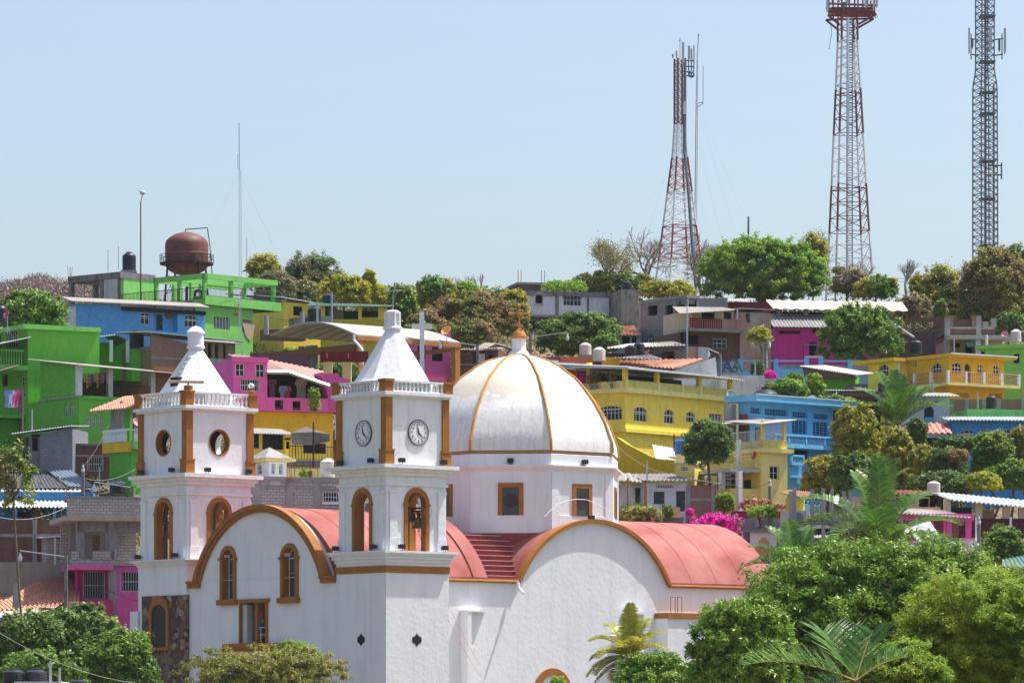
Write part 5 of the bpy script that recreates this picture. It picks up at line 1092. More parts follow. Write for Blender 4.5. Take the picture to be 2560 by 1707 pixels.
for i,(c,l_) in enumerate(zip(cols,lb)):
    x,z=b.r(775+i*23,1372-i*1.5,.6); garment(b,x,.6,z,.26,.6+.45*((i*7)%4)/3,c,l_+' on the porch line of the big green house')
x0,z0=b.r(750,1368,.6);x1,z1=b.r(1000,1355,.6); MB().cyl((x0,.6,z0+.02),(x1,.6,z1+.02),.015,.015,3).build('clothes_line',BLACKBAR,b.o)
# clothes at the far left
b2=b; b=Hs('b','clothes_line','short clothes line with laundry at the left, before the green balcony','clothes line',215,60,340,20)
MB().cyl(b.cr(30,50),b.cr(215,65),.02,.02,3).build('line',BLACKBAR,b.o); MB().box(-.1,.0,-.05,.05,-b.zt*0,b.zt).build('post',WOOD,b.o)
for u,c,l_ in((140,(.75,.1,.4),'pink shirt'),(168,(.7,.04,.08),'red shirt'),(195,(.08,.08,.12),'black trousers'),(75,(.2,.3,.55),'blue shirt'),(105,(.6,.6,.65),'pale shirt')): x,z=b.r(u,55); garment(b,x,0,z,.5,1.3 if u!=195 else 1.7,c,l_+' on the clothes line at the left frame edge')
# ---- balcony house beside the left tower
b=Hs('b','green_house','narrow green house with white balusters over an orange slab, beside the left bell tower','house',1197,520,331,40)
w,d=b.dims(998,1330); z1=b.zt; b.body(GREENB,0,w,0,d,0,z1-.1); yl=b.l(963,520)[0]; b.box('slab',YELO,-.3,.05,0,yl,z1-.75,z1-.05); b.box('slab',GREEN,.0,w,-.3,.5,z1-.55,z1)
K=MB(); h_=b.l(1197,405)[1]-z1; K.box(-.35,-.15,0,yl,z1+h_-.15,z1+h_); balus(K,(-.25,.2),(-.25,yl),z1,h_-.1,17,.07); K.box(0,w,-.3,-.1,z1+h_-.15,z1+h_); balus(K,(.1,-.2),(w,-.2),z1,h_-.1,12,.07); K.build('balustrade',WHITE,b.o)
zr=b.l(1010,225)[1]; b.body(GREENB,1.5,w,2,d,z1,zr+.3,name='back_wall',LH=[(1040,290,1100,400,0,'o')]); b.box('porch_post',CONC,.0,.22,1.2,1.42,z1,zr+.5); roof(b.o,(-1.2,yl+.3,zr-.2),(-1.2,-1,zr-.2),(2,-1,zr+1),(2,yl+.3,zr+1),None,'tile_roof',1)
dish('b',1232,350,328,.3,'pink satellite dish on the white balustrade beside the left tower',(.75,.33,.35),50,20,.7)
tank('b',1003,1150,872,1000,326,'black water tank with white lettering below the narrow green house'); 
t=textobj('Sample',.42,(0,0,0),(1,0,0),(0,0,1),None,'tank_lettering',mat('white lettering',(.7,.7,.7),bump=0)); tk=[o for o in bpy.data.objects if o.get('label','').startswith('black water tank with white lettering')][0]
bpy.data.objects.remove(t); r_=(1150-1003)/3.647*326/F/2; t=textobj('Rotoplas'[:0] or 'Rotoplas',.36,(-.1,-r_-.02,.75*1.0),(1,0,0),(0,0,1),tk,'tank_lettering',mat('white lettering',(.7,.7,.7),bump=0))
# ---- grey block house, brick house with grille
b=Hs('b','grey_block_house','unpainted grey block house with white-edged roof and dark blue doors, left side','house',365,460,336,-8)
xl=b.r(205,0)[0]; xr=b.r(660,0)[0]; zt=b.zt; zr=b.r(650,400)[1]
M=MB(); M.ext([(0,0),(0,zt),(xr,zr),(xr,0)],lambda s,z,dd:(s,dd,z),0,5); M.build('wall',mat('grey painted block',(.25,.26,.29),brick=(.4,.2,.02),mortar=(.17,.18,.2)),b.o)
b.body(mat('grey wall',(.25,.25,.27),stain=.4),xl,-.01,.8,5,0,zt-.1,RH=[(212,485,262,705,0,'d'),(292,478,345,608,0,'o')])
roof(b.o,(b.r(115,0)[0],-.5,b.r(115,455)[1]),(xr+.1,-.4,zr+.15),(xr+.1,5,zr+.5),(b.r(115,0)[0],5,b.r(115,455)[1]+.4),SHEETW)
b=Hs('b','brick_house','small dark brick house with a pale lattice window, between grey block and green houses','house',1000,562,337,5); xl=b.r(690,0)[0]
b.body(BRICKD,xl,0,0,5,0,b.zt,RH=[(795,665,942,790,0,'g')]); b.box('band',CONCD,xl-.1,.1,-.1,5,b.zt,b.zt+.15); b.box('band',CONC,xl,.0,-.05,.1,b.r(800,660)[1],b.r(800,645)[1])
# dark roofs, white corrugated roof, blue wall
b=Hs('b','blue_house','low house with white corrugated roof and dark blue walls, left of the street pole','house',850,968,322,3)
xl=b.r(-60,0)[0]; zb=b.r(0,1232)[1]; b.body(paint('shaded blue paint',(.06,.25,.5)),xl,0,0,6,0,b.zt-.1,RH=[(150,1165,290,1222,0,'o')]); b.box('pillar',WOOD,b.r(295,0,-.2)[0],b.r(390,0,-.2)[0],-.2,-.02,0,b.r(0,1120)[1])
for u in(155,507): x=b.r(u,0,-.2)[0]; b.box('post',LBLUE,x-.1,x+.1,-1.8,-1.6,0,b.r(0,1118,-1.7)[1])
ze_=b.r(0,1118,-2)[1]; zr_=b.r(0,962,3.5)[1]; roof(b.o,(xl,-2,ze_),(b.r(610,0,-2)[0],-2,ze_),(b.r(740,0,3.5)[0],3.5,zr_),(xl,3.5,zr_),SHEETW,pitch=.28,amp=.06)
b=Hs('b','dark_roof_house','low house with broad blackened sheet roof behind the street pole','house',850,945,329,2)
xl=b.r(-60,0)[0]; z1=b.r(0,800,7)[1]; b.body(BRICKD,xl,-.3,0,7,0,b.zt-.1); roof(b.o,(xl,-.4,b.zt-.1),(0,-.4,b.zt),(b.r(650,0,7)[0],7,z1),(xl,7,z1),mat('blackened sheet',(.1,.1,.11),stain=.5,streak=0),pitch=.28,amp=.05)
roof(b.o,(b.r(620,0,-.2)[0],-.2,b.zt+.1),(.1,-.2,b.zt+.1),(b.r(650,0,7)[0],7,z1+.2),(b.r(420,0,7)[0],7,z1+.2),mat('dusty blue sheet',(.2,.24,.3)),pitch=.28,amp=.05)
b=Hs('b','brick_wall','long two-band brick retaining wall with concrete columns, left side','wall',720,1235,308.5,2)
xl=b.r(-60,0)[0]; b.body(BRICKD,xl,0,0,.6,0,b.zt)
b.box('concrete_beam',CONC,xl,.02,-.06,.1,b.r(0,1392)[1],b.r(0,1365)[1])
for u in(318,650): x=b.r(u,0)[0]; b.box('column',CONC,x-.15,x+.15,-.09,.1,0,b.zt)
b=Hs('c','block_shed','cinder block shed with a thin sheet roof beside the unfinished house','shed',425,232,306.5,15); w,d=b.dims(None,725,dep=4); b.body(BLOCKP,0,w,0,d,0,b.zt); roof(b.o,(-.4,-.3,b.zt-.05),(w,-.3,b.zt+.15),(w,d,b.zt+.3),(-.4,d,b.zt+.2),SHEETG); b.box('base_plinth',CONC,-.15,w,-.1,.1,0,b.r(0,470)[1])
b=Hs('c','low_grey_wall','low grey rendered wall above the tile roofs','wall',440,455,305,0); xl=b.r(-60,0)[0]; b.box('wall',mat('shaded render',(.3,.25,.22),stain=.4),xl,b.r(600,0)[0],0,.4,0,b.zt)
# tile roofs
b=Hs('c','tile_roof_house','low house with weathered terracotta tile roof, upper one at the left edge','house',520,610,304,-25)
xl=b.r(-80,0)[0]; A=b.r(-60,735,-3)[1]; b.box('wall',mat('earth plaster',(.4,.2,.12),stain=.4),-15,.0,0,4,0,b.zt-1.2)
r0=b.cr(520,535,3); roof(b.o,(-15.5,-2.6,r0[2]-2.9),(r0[0]-.6,-2.6,r0[2]-2.9),(r0[0],3,r0[2]),(-15.5,3,r0[2]),None,'tile_roof',1); 
b=Hs('c','tile_roof_house','low house with broad sunlit terracotta tile roof, lower one beside the pink house','house',720,880,299,4)
xl=b.r(-70,0)[0]; z1=b.r(0,610,6)[1]; x2=b.r(500,0,6)[0]; b.box('wall',CREAM,xl,0,.3,6,0,b.zt-.3); roof(b.o,(xl,-.3,b.zt-.15),(0,-.3,b.zt-.15),(0,6,z1),(x2-.9,6,z1),None,'tile_roof',1)
b=Hs('c','corrugated_roof_house','low house with grey sheet roof, dark brick gable and blue wall at the bottom left','house',500,865,294,-6)
xl=b.r(-60,0)[0]; zr=b.zt; ze1=b.r(0,960)[1]; xr=b.r(605,0)[0]; M=MB(); M.ext([(b.r(360,0)[0],0),(b.r(360,0)[0],ze1+.6),(0,zr-.1),(xr,ze1+1),(xr,0)],lambda s,z,dd:(s,dd,z),0,4); M.build('gable',BRICKD,b.o)
roof(b.o,(xl,-1.5,ze1-.1),(b.r(330,0,-1.5)[0],-1.5,ze1+.1),(0,1,zr),(xl,1,zr-.3),SHEETP); b.box('wall',LBLUE,xl,b.r(185,0,-1.2)[0],-1.2,0,0,ze1-.1); b.box('brick_band',BRICK,xl,b.r(160,0,-1.25)[0],-1.25,-1.21,b.r(0,1040,-1.2)[1],b.r(0,995,-1.2)[1])
# unfinished house over pink floor
b=Hs('c','unfinished_house','unfinished concrete and block house above a bright pink ground floor, left of the church','house',1033,490,302,14)
w,_=b.dims(None,1340); xl=b.r(640,0)[0]; 
b.fr='b'; zs=b.r(1010,1210)[1]; zt=b.r(1010,1045)[1]; b.fr='c'; zc1=b.r(0,50)[1]; zf=b.zt; zf2=b.r(0,425)[1]
b.body(PINK,0,w,0,7,0,zf,RH=[(1108,548,1300,725,0,'g')]); x7=b.r(710,0)[0]
M=MB(); wallface(M,lambda s,z,dd:(s,.9+dd,z),x7,-.01,0,zf,b.hr([(762,545,965,795,0)],.9),.2); M.box(x7-.02,x7,0,.9,b.r(0,800)[1],zf).box(x7,-.02,0,.9,b.r(0,810)[1]-.2,b.r(0,800)[1]); M.build('recess_wall',paint('deep pink paint',(.62,.03,.2)),b.o)
window(lambda s,z,dd:(s,.9+dd,z),b.hr([(762,545,965,795,0)],.9)[0],b.o,'g')
x2=b.r(620,0,-.6)[0]; b.box('balcony_parapet',paint('deep pink paint',(.62,.03,.2)),x2,-.05,-.6,-.4,b.r(0,1010,-.6)[1],b.r(0,798,-.6)[1]); b.box('pink_slab',PINK,xl,0,-.5,6,zf-.3,zf-.0)
b.box('corner_column',CONC,-.28,.28,-.06,.3,0,zs-.3)
b.box('block_parapet',BLOCKP,xl,w,-.2,0,zf+.01,zf2); b.box('block_parapet',BLOCKP,b.r(848,0)[0],b.r(1015,0)[0],-.24,-.0,zf2,b.r(0,345)[1]); b.box('block_parapet',BLOCKP,b.r(1045,0)[0],b.r(1072,0)[0],-.24,-.0,zf2,b.r(0,335)[1]); b.box('block_parapet',BLOCKP,b.r(655,0)[0],b.r(720,0)[0],-.24,-.0,zf2,b.r(0,355)[1])
b.box('back_wall',BLOCKP,xl,w,4,4.3,zf,zs-.3); b.box('floor_slab',CONC,xl,w,0,4,zf-.01,zf+.1)
for u in(740,1003): x=b.r(u,0)[0]; b.box('column',CONC,x-.25,x+.25,0,.45,zf+.1,zs-.3)
b.box('column',CONC,b.r(640,0,3)[0],b.r(680,0,3)[0],3,3.4,zf,zs-.3); b.box('beam',CONC,x7,w,.0,.4,zs-1.0,zs-.31)
x0=b.r(590,0)[0]; b.box('roof_slab',mat('warm concrete',(.52,.42,.35),stain=.3),x0-.1,w,-.9,6,zs-.3,zs); b.box('block_parapet',BLOCKP,x0+.1,w,-.7,-.45,zs,zt); b.box('coping',CONC,x0+.05,w,-.75,-.4,zt,zt+.12)
M=MB()
for i in range(9): x=b.r(850+i*6,0,.9)[0]; M.cyl((x,.9,zf),(x+.05*(i%3),.8,zs-1.2),.05,.05,5)
M.build('timber_bundle',WOOD,b.o)
# street poles
def street_lamp(f,u,v0,v1,D,arm,label,hd=0):
    a=P(f,u,v0,D); zb=min(P(f,u,v1,D)[2],gz(D)-.5); o=empty('street_lamp',(a[0],D,zb)); tag(o,label,'street lamp','street lamps'); H=a[2]-zb
    MB().cyl((0,0,0),(0,0,H),.14,.11,8).build('post',CONCD,o); MB().cyl((0,0,H-.1),(arm,0,H+.3),.035).build('arm',STEEL,o)
    MB().lathe((arm,0,H-.15),[(.02,-.22),(.1,-.2),(.13,-.08),(.12,.05),(.07,.16),(.05,.32),(.02,.34)],10).build('lamp_head',mat('white lamp glass',(.6,.65,.68),bump=0,rough=.3),o,True); return o
street_lamp('c',605,395,890,292,-2.9,'dark utility pole with a long lamp arm, in front of the pink house')
street_lamp('b',757,760,1040,318,0,'black pole topped by a bright lamp, in front of the white corrugated roof')
street_lamp('b',1208,930,1060,324,-2.7,'short curved street lamp with white head, beside the left tower')
pole('c',150,655,880,292,.22,'stubby concrete post by the lower tile roof at the left')
pole('c',505,235,480,300,.05,'thin white pipe beside the block shed',m=STEEL)
pole('b',907,755,1000,330,.05,'thin white pipe in front of the small dark brick house',m=STEEL)
pole('b',292,230,440,338,.05,'thin white pipe against the green laundry house',m=STEEL)
# fg tanks and roof at the bottom left
D=200
b=Hs('c','flat_roof','pale flat roof edge with tanks at the very bottom left','house',130,1552,D,0,zb=-8); b.box('wall',WW,0,b.r(560,0)[0],0,5,0,b.zt); 
for u0,u1,l_ in((28,228,'left of the pair'),(232,430,'right of the pair')): tank('c',u0,u1,1432,1600,D+4,'black cone-topped tank at the bottom left corner, '+l_)
tank('c',632,800,1530,1640,D+4,'grey topped tank just entering the bottom edge')
for u,v in((462,1360),(548,1425)): pole('c',u,v,1568,D+1,.05,'thin white vent pipe behind the bottom left tanks, %s one'%('taller' if v<1400 else 'shorter'),m=STEEL)
# trees
tree('c',-60,560,905,1560,248,'dark green tree at the bottom left edge','dark',16000,.24,30,.33)
tree('c',350,1120,850,1500,250,'large dark tree with bare upper twigs, bottom left','dark',20000,.24,34,.28,k2='green',k2f=.3)
tree('c',800,1450,1080,1700,246,'bright leafed tree in front of the stone tower base','green',13000,.24,26,.3)
tree('c',-40,800,1250,1750,244,'sprawling green tree along the bottom left corner','green',14000,.24,30,.28)
bare('c',880,840,1300,252,'leafless dark twigs above the bottom left trees',.55,7,lv=5,r=.07,m=mat('dark twigs',(.08,.05,.05)))
tree('a',-20,610,612,1000,357,'leafy green tree behind the left green house','green',11000,.3,26,.3)
tree('b',-90,330,540,1150,270,'sparse tree with a few red blossoms at the left frame edge','olive',2600,.24,26,.2,core=.1,k2='green',k2f=.4)
tree('f',-420,1150,1220,1750,262,'olive brown leafed tree in front of the church facade','olive',36000,.17,60,.24,bot=-6,fill=.3)
tree('f',430,880,1180,1420,264,'bright green sprig rising above the olive tree','bright',2600,.2,12,.3,bot=-6)
# ---------------- centre ----------------
b=Hs('d','yellow_house','yellow house with white sheet roof and black-barred window, right of the green house','house',545,562,412,42)
w,d=b.dims(330,905,dep=6); b.body(YEL,0,w,0,8,0,b.zt,RH=[(632,605,715,690,0,'lk')]); zr=b.r(890,603)[1]
roof(b.o,(-.4,-.4,b.zt+.35),(w+.5,-.4,zr+.1),(w+.5,8,zr+1.1),(-.4,8,b.zt+1.3),SHEETW)
roof(b.o,(-.4,7,b.zt+.75),(-.4,-.4,b.zt+.05),(.1,-.4,b.zt+.1),(.1,7,b.zt+.8),SHEETW)
b=Hs('d','yellow_house','mustard yellow open-topped house with a thin green sheet roof, behind the clock tower spire','house',1235,600,406,-14)
b.th=R(0); b.u=(1,0); b.v=(0,1); b.o.rotation_euler=(0,0,0)
xl=b.r(880,0)[0]; xr=b.r(1488,0)[0]; zt=b.zt; zs=b.r(0,722)[1]; b.body(YELG,xl,xr,0,7,0,zs)
x1=b.r(1225,0)[0];x2=b.r(1255,0)[0]; b.box('column',YEL,x1,x2,-.05,.3,zs,zt+.1); b.box('column',YEL,xr-.8,xr,-.05,.3,zs,zt); b.box('column',YEL,xl,xl+.4,0,.3,zs,zt); b.box('wall_top',YELG,x2,xr-.8,0,.2,zs,b.r(0,705)[1]); b.box('back_wall',mat('dark block',(.06,.06,.06),brick=(.4,.2,.02)),xl,xr,5,5.2,zs,zt)
b.box('pale_panel',mat('tan panel',(.35,.26,.18)),xl+.6,xl+2,1,1.1,zs,zt-.3)
xL=b.r(755,0)[0]; roof(b.o,(xL,-.8,b.r(0,598,-.8)[1]),(xr+.5,-.8,b.r(0,606,-.8)[1]),(xr+.5,7,b.r(0,606,-.8)[1]+.85),(xL,7,b.r(0,598)[1]+.95),mat('dark green sheet',(.04,.1,.07)))
tank('d',895,1015,490,572,409,'blue black water tank on the green edged roof behind the spire',mat('navy tank',(.03,.05,.09),rough=.4,bump=0))
tank('d',762,885,600,750,400,'grey topped black water tank beside the yellow house window',base=.3)
b=Hs('d','washroom','small blackened concrete tank stand between the yellow house and the curved canopy','shed',640,685,401,20,yb=790); b.box('wall',CONCD,0,3.6,0,1.5,0,b.zt-.2); b.box('concrete_top',CONC,1.2,3.4,-.2,1.2,b.zt-.6,b.zt); b.box('base_band',YELO,-.4,2,-.3,.1,-.3,.0); b.box('lower_wall',BRICKD,-2.8,1,-.25,1,-1.2,-.31)
for u,v0,v1,l_ in((385,690,862,'short green stained concrete post before the yellow house'),(712,655,790,'concrete pole beside the small tank stand'),(982,480,800,'thin steel aerial pole before the mustard house'),(850,560,785,'thin white pipe beside the grey topped tank')): pole('d',u,v0,v1,398 if u!=385 else 392,.09 if v0<600 else .2,l_,m=STEEL if v0<600 else CONC)
tree('d',505,700,985,1130,372,'yellow green bush under the curved canopy at its left','lime',2500,.22,12,.35,name='bush',cat='bush')
# curved canopy
b=Hs('d','curved_canopy','large white curved steel canopy on ochre beams and posts, behind the clock tower','canopy',1222,905,352,42)
zt=b.zt; w=b.r(2150,0)[0]; yL=b.l(430,0)[0]; ze_=b.r(1222,860)[1]; 
crown=b.l(720,795)[1]; yc_=b.l(760,0)[0]; zl_=b.l(430,862)[1]
prof=[(0,ze_)]+[(yL*t,ze_+(zl_-ze_)*t+(crown-ze_)*1.02*math.sin(math.pi*min(1,t))**1.05) for t in np.linspace(.08,.92,12)]+[(yL,zl_)]
M=MB(); M.strip(prof,[(y,z-.12) for y,z in prof],lambda s,z,dd:(dd,s,z),-.1,w); M.build('curved_roof',mat('white canopy sheet',(.44,.42,.37),stain=.15,rough=.5),b.o,True)
OB=mat('ochre beam paint',(.5,.22,.05),stain=.25); zb1=b.r(1222,912)[1]; M=MB(); M.box(-.1,w,-.15,.15,zb1,ze_-.13); M.build('edge_beam',OB,b.o);
b.box('tie_beam',mat('dark ochre beam',(.22,.09,.03)),-.05,.25,.2,yL,b.l(1215,1010)[1],b.l(1215,945)[1]); b.box('tie_beam',OB,w-.3,w,.2,yL,zb1-.3,zb1)
for x in(0,w-.55): b.box('post',OB,x,x+.5,-.1,.4,0,zb1)
b.box('post',CONCD,.3,.8,yL*.55,yL*.6,0,zb1); b.box('post',CONCD,.3,.6,yL*.68,yL*.72,0,zb1)
M=MB().path([b.cl(1185,858,-.3),b.cl(1185,910,-.3),b.cl(1250,985,-.3),b.cl(1262,1010,-.3),b.cl(1262,1140,-.3)],.1,8); M.build('drain_pipe',WHITE,b.o,True)
M=MB(); n=14
for k in range(1,8): x=w*k/8; pr=[(x,y,z-.14) for y,z in prof]; M.path(pr,.06,4)
M.build('roof_ribs',mat('grey purlin',(.3,.29,.27)),b.o)
b=Hs('d','yellow_wall_house','pale yellow house wall under the curved canopy, behind the dark red pergola','house',740,1010,374,5); w=b.r(1215,0)[0]; b.body(YELP,0,w,0,5,0,b.zt,RH=[(750,1030,795,1110,0,'d'),(1060,1060,1120,1100,0)]); b.box('base_band',YELO,0,w,-.05,.1,0,b.r(0,1128)[1])
pole('d',772,965,1150,365,.3,'thick stained concrete column under the curved canopy',m=CONCD); pole('d',712,975,1130,360,.25,'short dark stump post under the curved canopy',m=CONCD)
b=Hs('d','pergola','dark red pergola beam on cream columns, in front of the yellow wall','pergola',875,1070,345,-4); x1=b.r(1315,0)[0]; b.box('beam',mat('dark red beam',(.19,.018,.018)),0,x1,0,.3,b.zt-.35,b.zt+.45)
for i in range(int((x1-.6)/1.6)+1): b.box('rafter',mat('dark red beam',(.19,.018,.018)),.3+i*1.6,.6+i*1.6,-1,1.8,b.zt-.1,b.zt+.25)
for u in(943,1118): x=b.r(u,0)[0]; b.box('column',mat('cream column',(.8,.6,.25)),x-.32,x+.32,0,.5,0,b.zt-.3)
tree('d',820,1240,1110,1300,350,'dark shrubs beneath the red pergola','dark',5000,.2,20,.3,name='shrub',cat='shrub',trunk=False)
b=Hs('d','pink_house','pink house with barred windows under the right end of the canopy','house',1735,970,366,20)
w=b.r(2068,0)[0]; b.body(paint('orchid pink paint',(.72,.16,.42)),0,w,0,5,b.r(0,1245)[1],b.zt+1.2,RH=[(1895,975,1995,1105,0,'wk'),(1762,965,1838,1088,0,'wk')]); b.body(YELO,0,w+.2,-.1,5,0,b.r(0,1246)[1],name='lower_wall'); b.box('red_edge',mat('dark red beam',(.19,.018,.018)),2,w,-.3,-.1,b.r(0,1270)[1],b.r(0,1255)[1]); b.box('slab',mat('pink slab',(.6,.4,.35)),0,w+.2,-.4,0,b.r(0,1250)[1],b.r(0,1232)[1])
dish('g',62,835,358,.42,'orange satellite dish above the canopy, left of the dome',(.85,.38,.08),-35,35,1.3)
# white cross
b=empty('cross',P('d',1805,1140,356),R(5)); tag(b,'tall plain white cross standing between the clock tower spire and the dome','cross'); s_=356/F/3.647; H=485*s_
MB().box(-.17,.17,-.17,.17,-6,H).build('upright',WHITE,b); MB().box(-92*s_,95*s_,-.16,.16,H-155*s_,H-112*s_).build('crossbar',WHITE,b)
# pink house (front)
b=Hs('d','pink_house','bright pink house with tiled roof, dark open terrace and square parapet holes, between the towers','house',395,1085,318,18)
zt=b.zt; xl=b.r(85,0)[0]; xm=b.r(945,0)[0]; b.fr='e'; xr=b.r(1045,0)[0]; zb_=b.r(395,245)[1]; b.fr='d'; zp=b.r(395,1440)[1]
b.body(PINK,xl,0,0,6,zb_,zt,RH=[(103,1128,187,1238,0,'w'),(288,1130,372,1250,0,'w'),(148,1268,328,1375,0,'g')]); b.box('parapet',PINK,xl-.1,.05,-.15,.1,zt-.25,zt+.1)
b.fr='e'; 
M=MB(); wallface(M,lambda s,z,dd:(s,dd,z),.01,xm,zb_,zp,b.hr([(465,145,540,232,0),(626,155,698,238,0),(783,162,860,245,0)]),.3); M.box(.01,xm,0,.3,zp,zp+.05); M.build('terrace_parapet',PINK,b.o)
for h in b.hr([(465,145,540,232,0),(626,155,698,238,0),(783,162,860,245,0)]): M=MB(); rail(M,(h[0],.15,h[2]),(h[1],.15,h[2]),h[3]-h[2],.12); M.build('grille',BLACKBAR,b.o)
b.fr='d'; b.body(paint('deep orchid paint',(.62,.1,.36)),xm,xr,-.02,6,zb_,b.r(945,1215)[1]); A=b.cr(885,1205,-.05); B=b.cr(1150,1270,-.05)
M=MB(); M.ext([(A[0],A[2]),(B[0],B[2]),(B[0],B[2]-1.5),(A[0]+.6,B[2]-1.5)],lambda s,z,dd:(s,-.05+dd,z),0,3.5); M.build('sloping_wall',paint('deep orchid paint',(.62,.1,.36)),b.o)
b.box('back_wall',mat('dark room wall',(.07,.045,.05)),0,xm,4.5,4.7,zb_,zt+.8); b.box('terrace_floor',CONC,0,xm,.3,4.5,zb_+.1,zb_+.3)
A=b.cr(395,1205,-.4);K1=b.cr(590,1205,-.4);B=b.cr(960,1330,-.4); C1=b.cr(480,1065,5)
roof(b.o,A,K1,(K1[0]-.8,5,C1[2]),(A[0]-1.4,5,C1[2]+.1),SALMON,'tile_roof',pitch=.25,amp=.04); B2=b.cr(900,1190,4.2); roof(b.o,K1,B,(B2[0],4.2,B2[2]),(K1[0]-.8,5,C1[2]),SALMON,'tile_roof',pitch=.25,amp=.04)
M=MB(); M.path([tuple(A),tuple(K1),tuple(B)],.14,4); M.build('gutter',STEEL,b.o)
for k,(u,c,l_) in enumerate(((540,(.35,.4,.6),'blue striped shirt'),(575,(.5,.08,.1),'red and blue shirt'),(690,(.4,.35,.28),'tan cloth'),(720,(.3,.3,.26),'olive cloth'),(440,(.2,.1,.12),'dark cloth'))): x,z=b.r(u,1330 if k<2 else 1270,1.2); garment(b,x,1.2,z,.5,1.4,c,l_+' on the dark terrace of the pink house')
MB().cyl(b.cr(420,1265,1.2),b.cr(930,1310,1.2),.012,.012,3).build('clothes_line',BLACKBAR,b.o)
tree('d',760,880,1330,1568,318,'yellow flowering creeper on the pink terrace parapet','lime',700,.18,9,.3,name='creeper',cat='plant',trunk=False,bot=14)
tree('d',820,945,1280,1440,321,'dark climbing plant inside the pink terrace','dark',1500,.18,12,.32,name='climbing_plant',cat='plant',trunk=False,bot=16)
b.fr='e'; b.body(YELO,b.r(240,0)[0],b.r(1010,0)[0],.4,6,0,zb_,name='lower_wall')
# yellow lower floor with awnings (e)
b=Hs('e','yellow_house','yellow house with small sheet awning, grey shade cloth and iron balcony, under the pink house','house',555,440,312,18)
zt=b.zt; xl=b.r(200,0)[0]; b.body(YEL,xl,0,0,3,0,zt,RH=[(230,450,320,585,0,'lk'),(350,450,540,595,0,'lk')]); roof(b.o,(xl,-1.1,b.r(0,440,-1.1)[1]),(b.r(650,0,-1.1)[0],-1.1,b.r(0,445,-1.1)[1]),(.2,1.5,b.r(0,400,1.5)[1]),(xl,1.5,b.r(0,392,1.5)[1]),SHEETP)
xr=b.r(1010,0)[0]; b.body(YEL,.01,xr,1.0,3,0,b.r(0,500,1)[1],RH=[(565,520,600,590,0,'o'),(722,540,930,632,0,'lk')],name='wall'); 
zf=b.r(0,690)[1]; b.box('balcony_slab',CONCD,0,xr,-1.2,1,zf-.35,zf); M=MB(); rail(M,(0,-1.2,zf),(xr,-1.2,zf),.95,.2,.02); M.build('railing',BLACKBAR,b.o)
b.box('lower_wall',YEL,0,xr,.2,1,0,zf-.35)
M=MB(); gx=[b.cr(u,v,y) for u,v,y in((610,445,-1.4),(820,435,-1.2),(962,455,-1.4))]; lowp=[b.cr(u,v,y) for u,v,y in((620,552,-1.5),(800,555,-1.3),(965,520,-1.5))]
for k in range(2): M.add([gx[k],gx[k+1],lowp[k+1],lowp[k]],[(0,1,2,3)])
pk=b.cr(740,388,.6); M.add([gx[0],gx[1],pk],[(0,1,2)]); M.add([gx[1],gx[2],pk],[(0,1,2)])
M.build('shade_cloth',mat('grey shade cloth',(.13,.11,.1),bump=.5,stain=.3),b.o); b.box('awning_post',BLACKBAR,b.r(650,0,-1.3)[0],b.r(650,0,-1.3)[0]+.06,-1.3,-1.24,zf,b.r(0,550)[1])
pole('e',815,345,860,308,.06,'thin dark pole in front of the grey shade cloth',m=BLACKBAR)
# sign beside it
b=Hs('e','shop_sign','white sign with blue letters, half hidden by the clock tower','sign',1012,305,311,8); x1=b.r(1110,0)[0]; z0=b.r(0,495)[1]; b.box('board',mat('white sign board',(.7,.7,.75),bump=0),0,x1,0,.08,z0,b.zt); BL=mat('blue lettering',(.03,.05,.3),bump=0)
for t_,v in(('F',345),('UI',405),('L',455)): textobj(t_,.75,(.28+ .12*len(t_),-.01,b.r(0,v)[1]),(1,0,0),(0,0,1),b.o,'sign_lettering',BL)
b.box('shop_wall',mat('maroon wall',(.15,.03,.04)),0,x1,.0,.3,0,z0-.02)
# white little house
b=Hs('e','white_house','little white house with arched windows and grey hipped roof, right of the left tower','house',408,690,303,25)
w=b.r(572,0)[0]; d=b.l(270,0)[0]; d=b.l(240,690)[0]; b.body(WHITE,0,w,0,d,0,b.zt-.1,RH=[(432,722,468,818,1.0),(500,728,538,820,1.0)],LH=[(300,722,345,820,1.0)]); b.box('eave_slab',YELP,-.3,b.r(640,0)[0],-.3,d,b.zt-.08,b.zt+.12)
M=MB(); ap=b.zt+.95; M.add([(-.4,-.4,b.zt+.12),(w+.2,-.4,b.zt+.12),(w+.2,d,b.zt+.12),(-.4,d,b.zt+.12),(.7,d*.5,ap),(w*.5,d*.5,ap*.98)],[(0,1,5,4),(1,2,5),(2,3,4,5),(3,0,4)]); M.build('hipped_roof',SHEETG,b.o)
b=Hs('e','yellow_yard_wall','yellow yard wall with a sparse wire fence, left of the cream tank','wall',572,745,306,12); w=b.r(1040,0)[0]; b.box('wall',YELP,0,w,0,.4,0,b.zt-.15); M=MB(); rail(M,(0,-.1,b.zt-1.6),(w*.6,-.1,b.zt-1.6),1.5,.5,.02); M.build('fence',BROWNBAR,b.o)
tank('e',875,1020,675,850,300,'cream water tank with cone top beside the clock tower',TANKC)
tree('e',690,770,780,850,302,'small green plant on the yellow yard wall','lime',500,.14,6,.4,name='plant',cat='plant',trunk=False,bot=15); tree('e',765,800,785,850,301.5,'small brown plant beside the green one on the yellow wall','rust',300,.12,5,.4,name='plant',cat='plant',trunk=False,bot=15)
b=Hs('e','block_building','long unpainted grey block building with concrete bands, between the two towers','house',585,850,298,17)
w=b.r(1200,0)[0]; xl=b.r(200,0)[0]; b.body(BLOCK,xl,w,0,6,0,b.zt,RH=[(905,985,1055,1072,0,'g')]); 
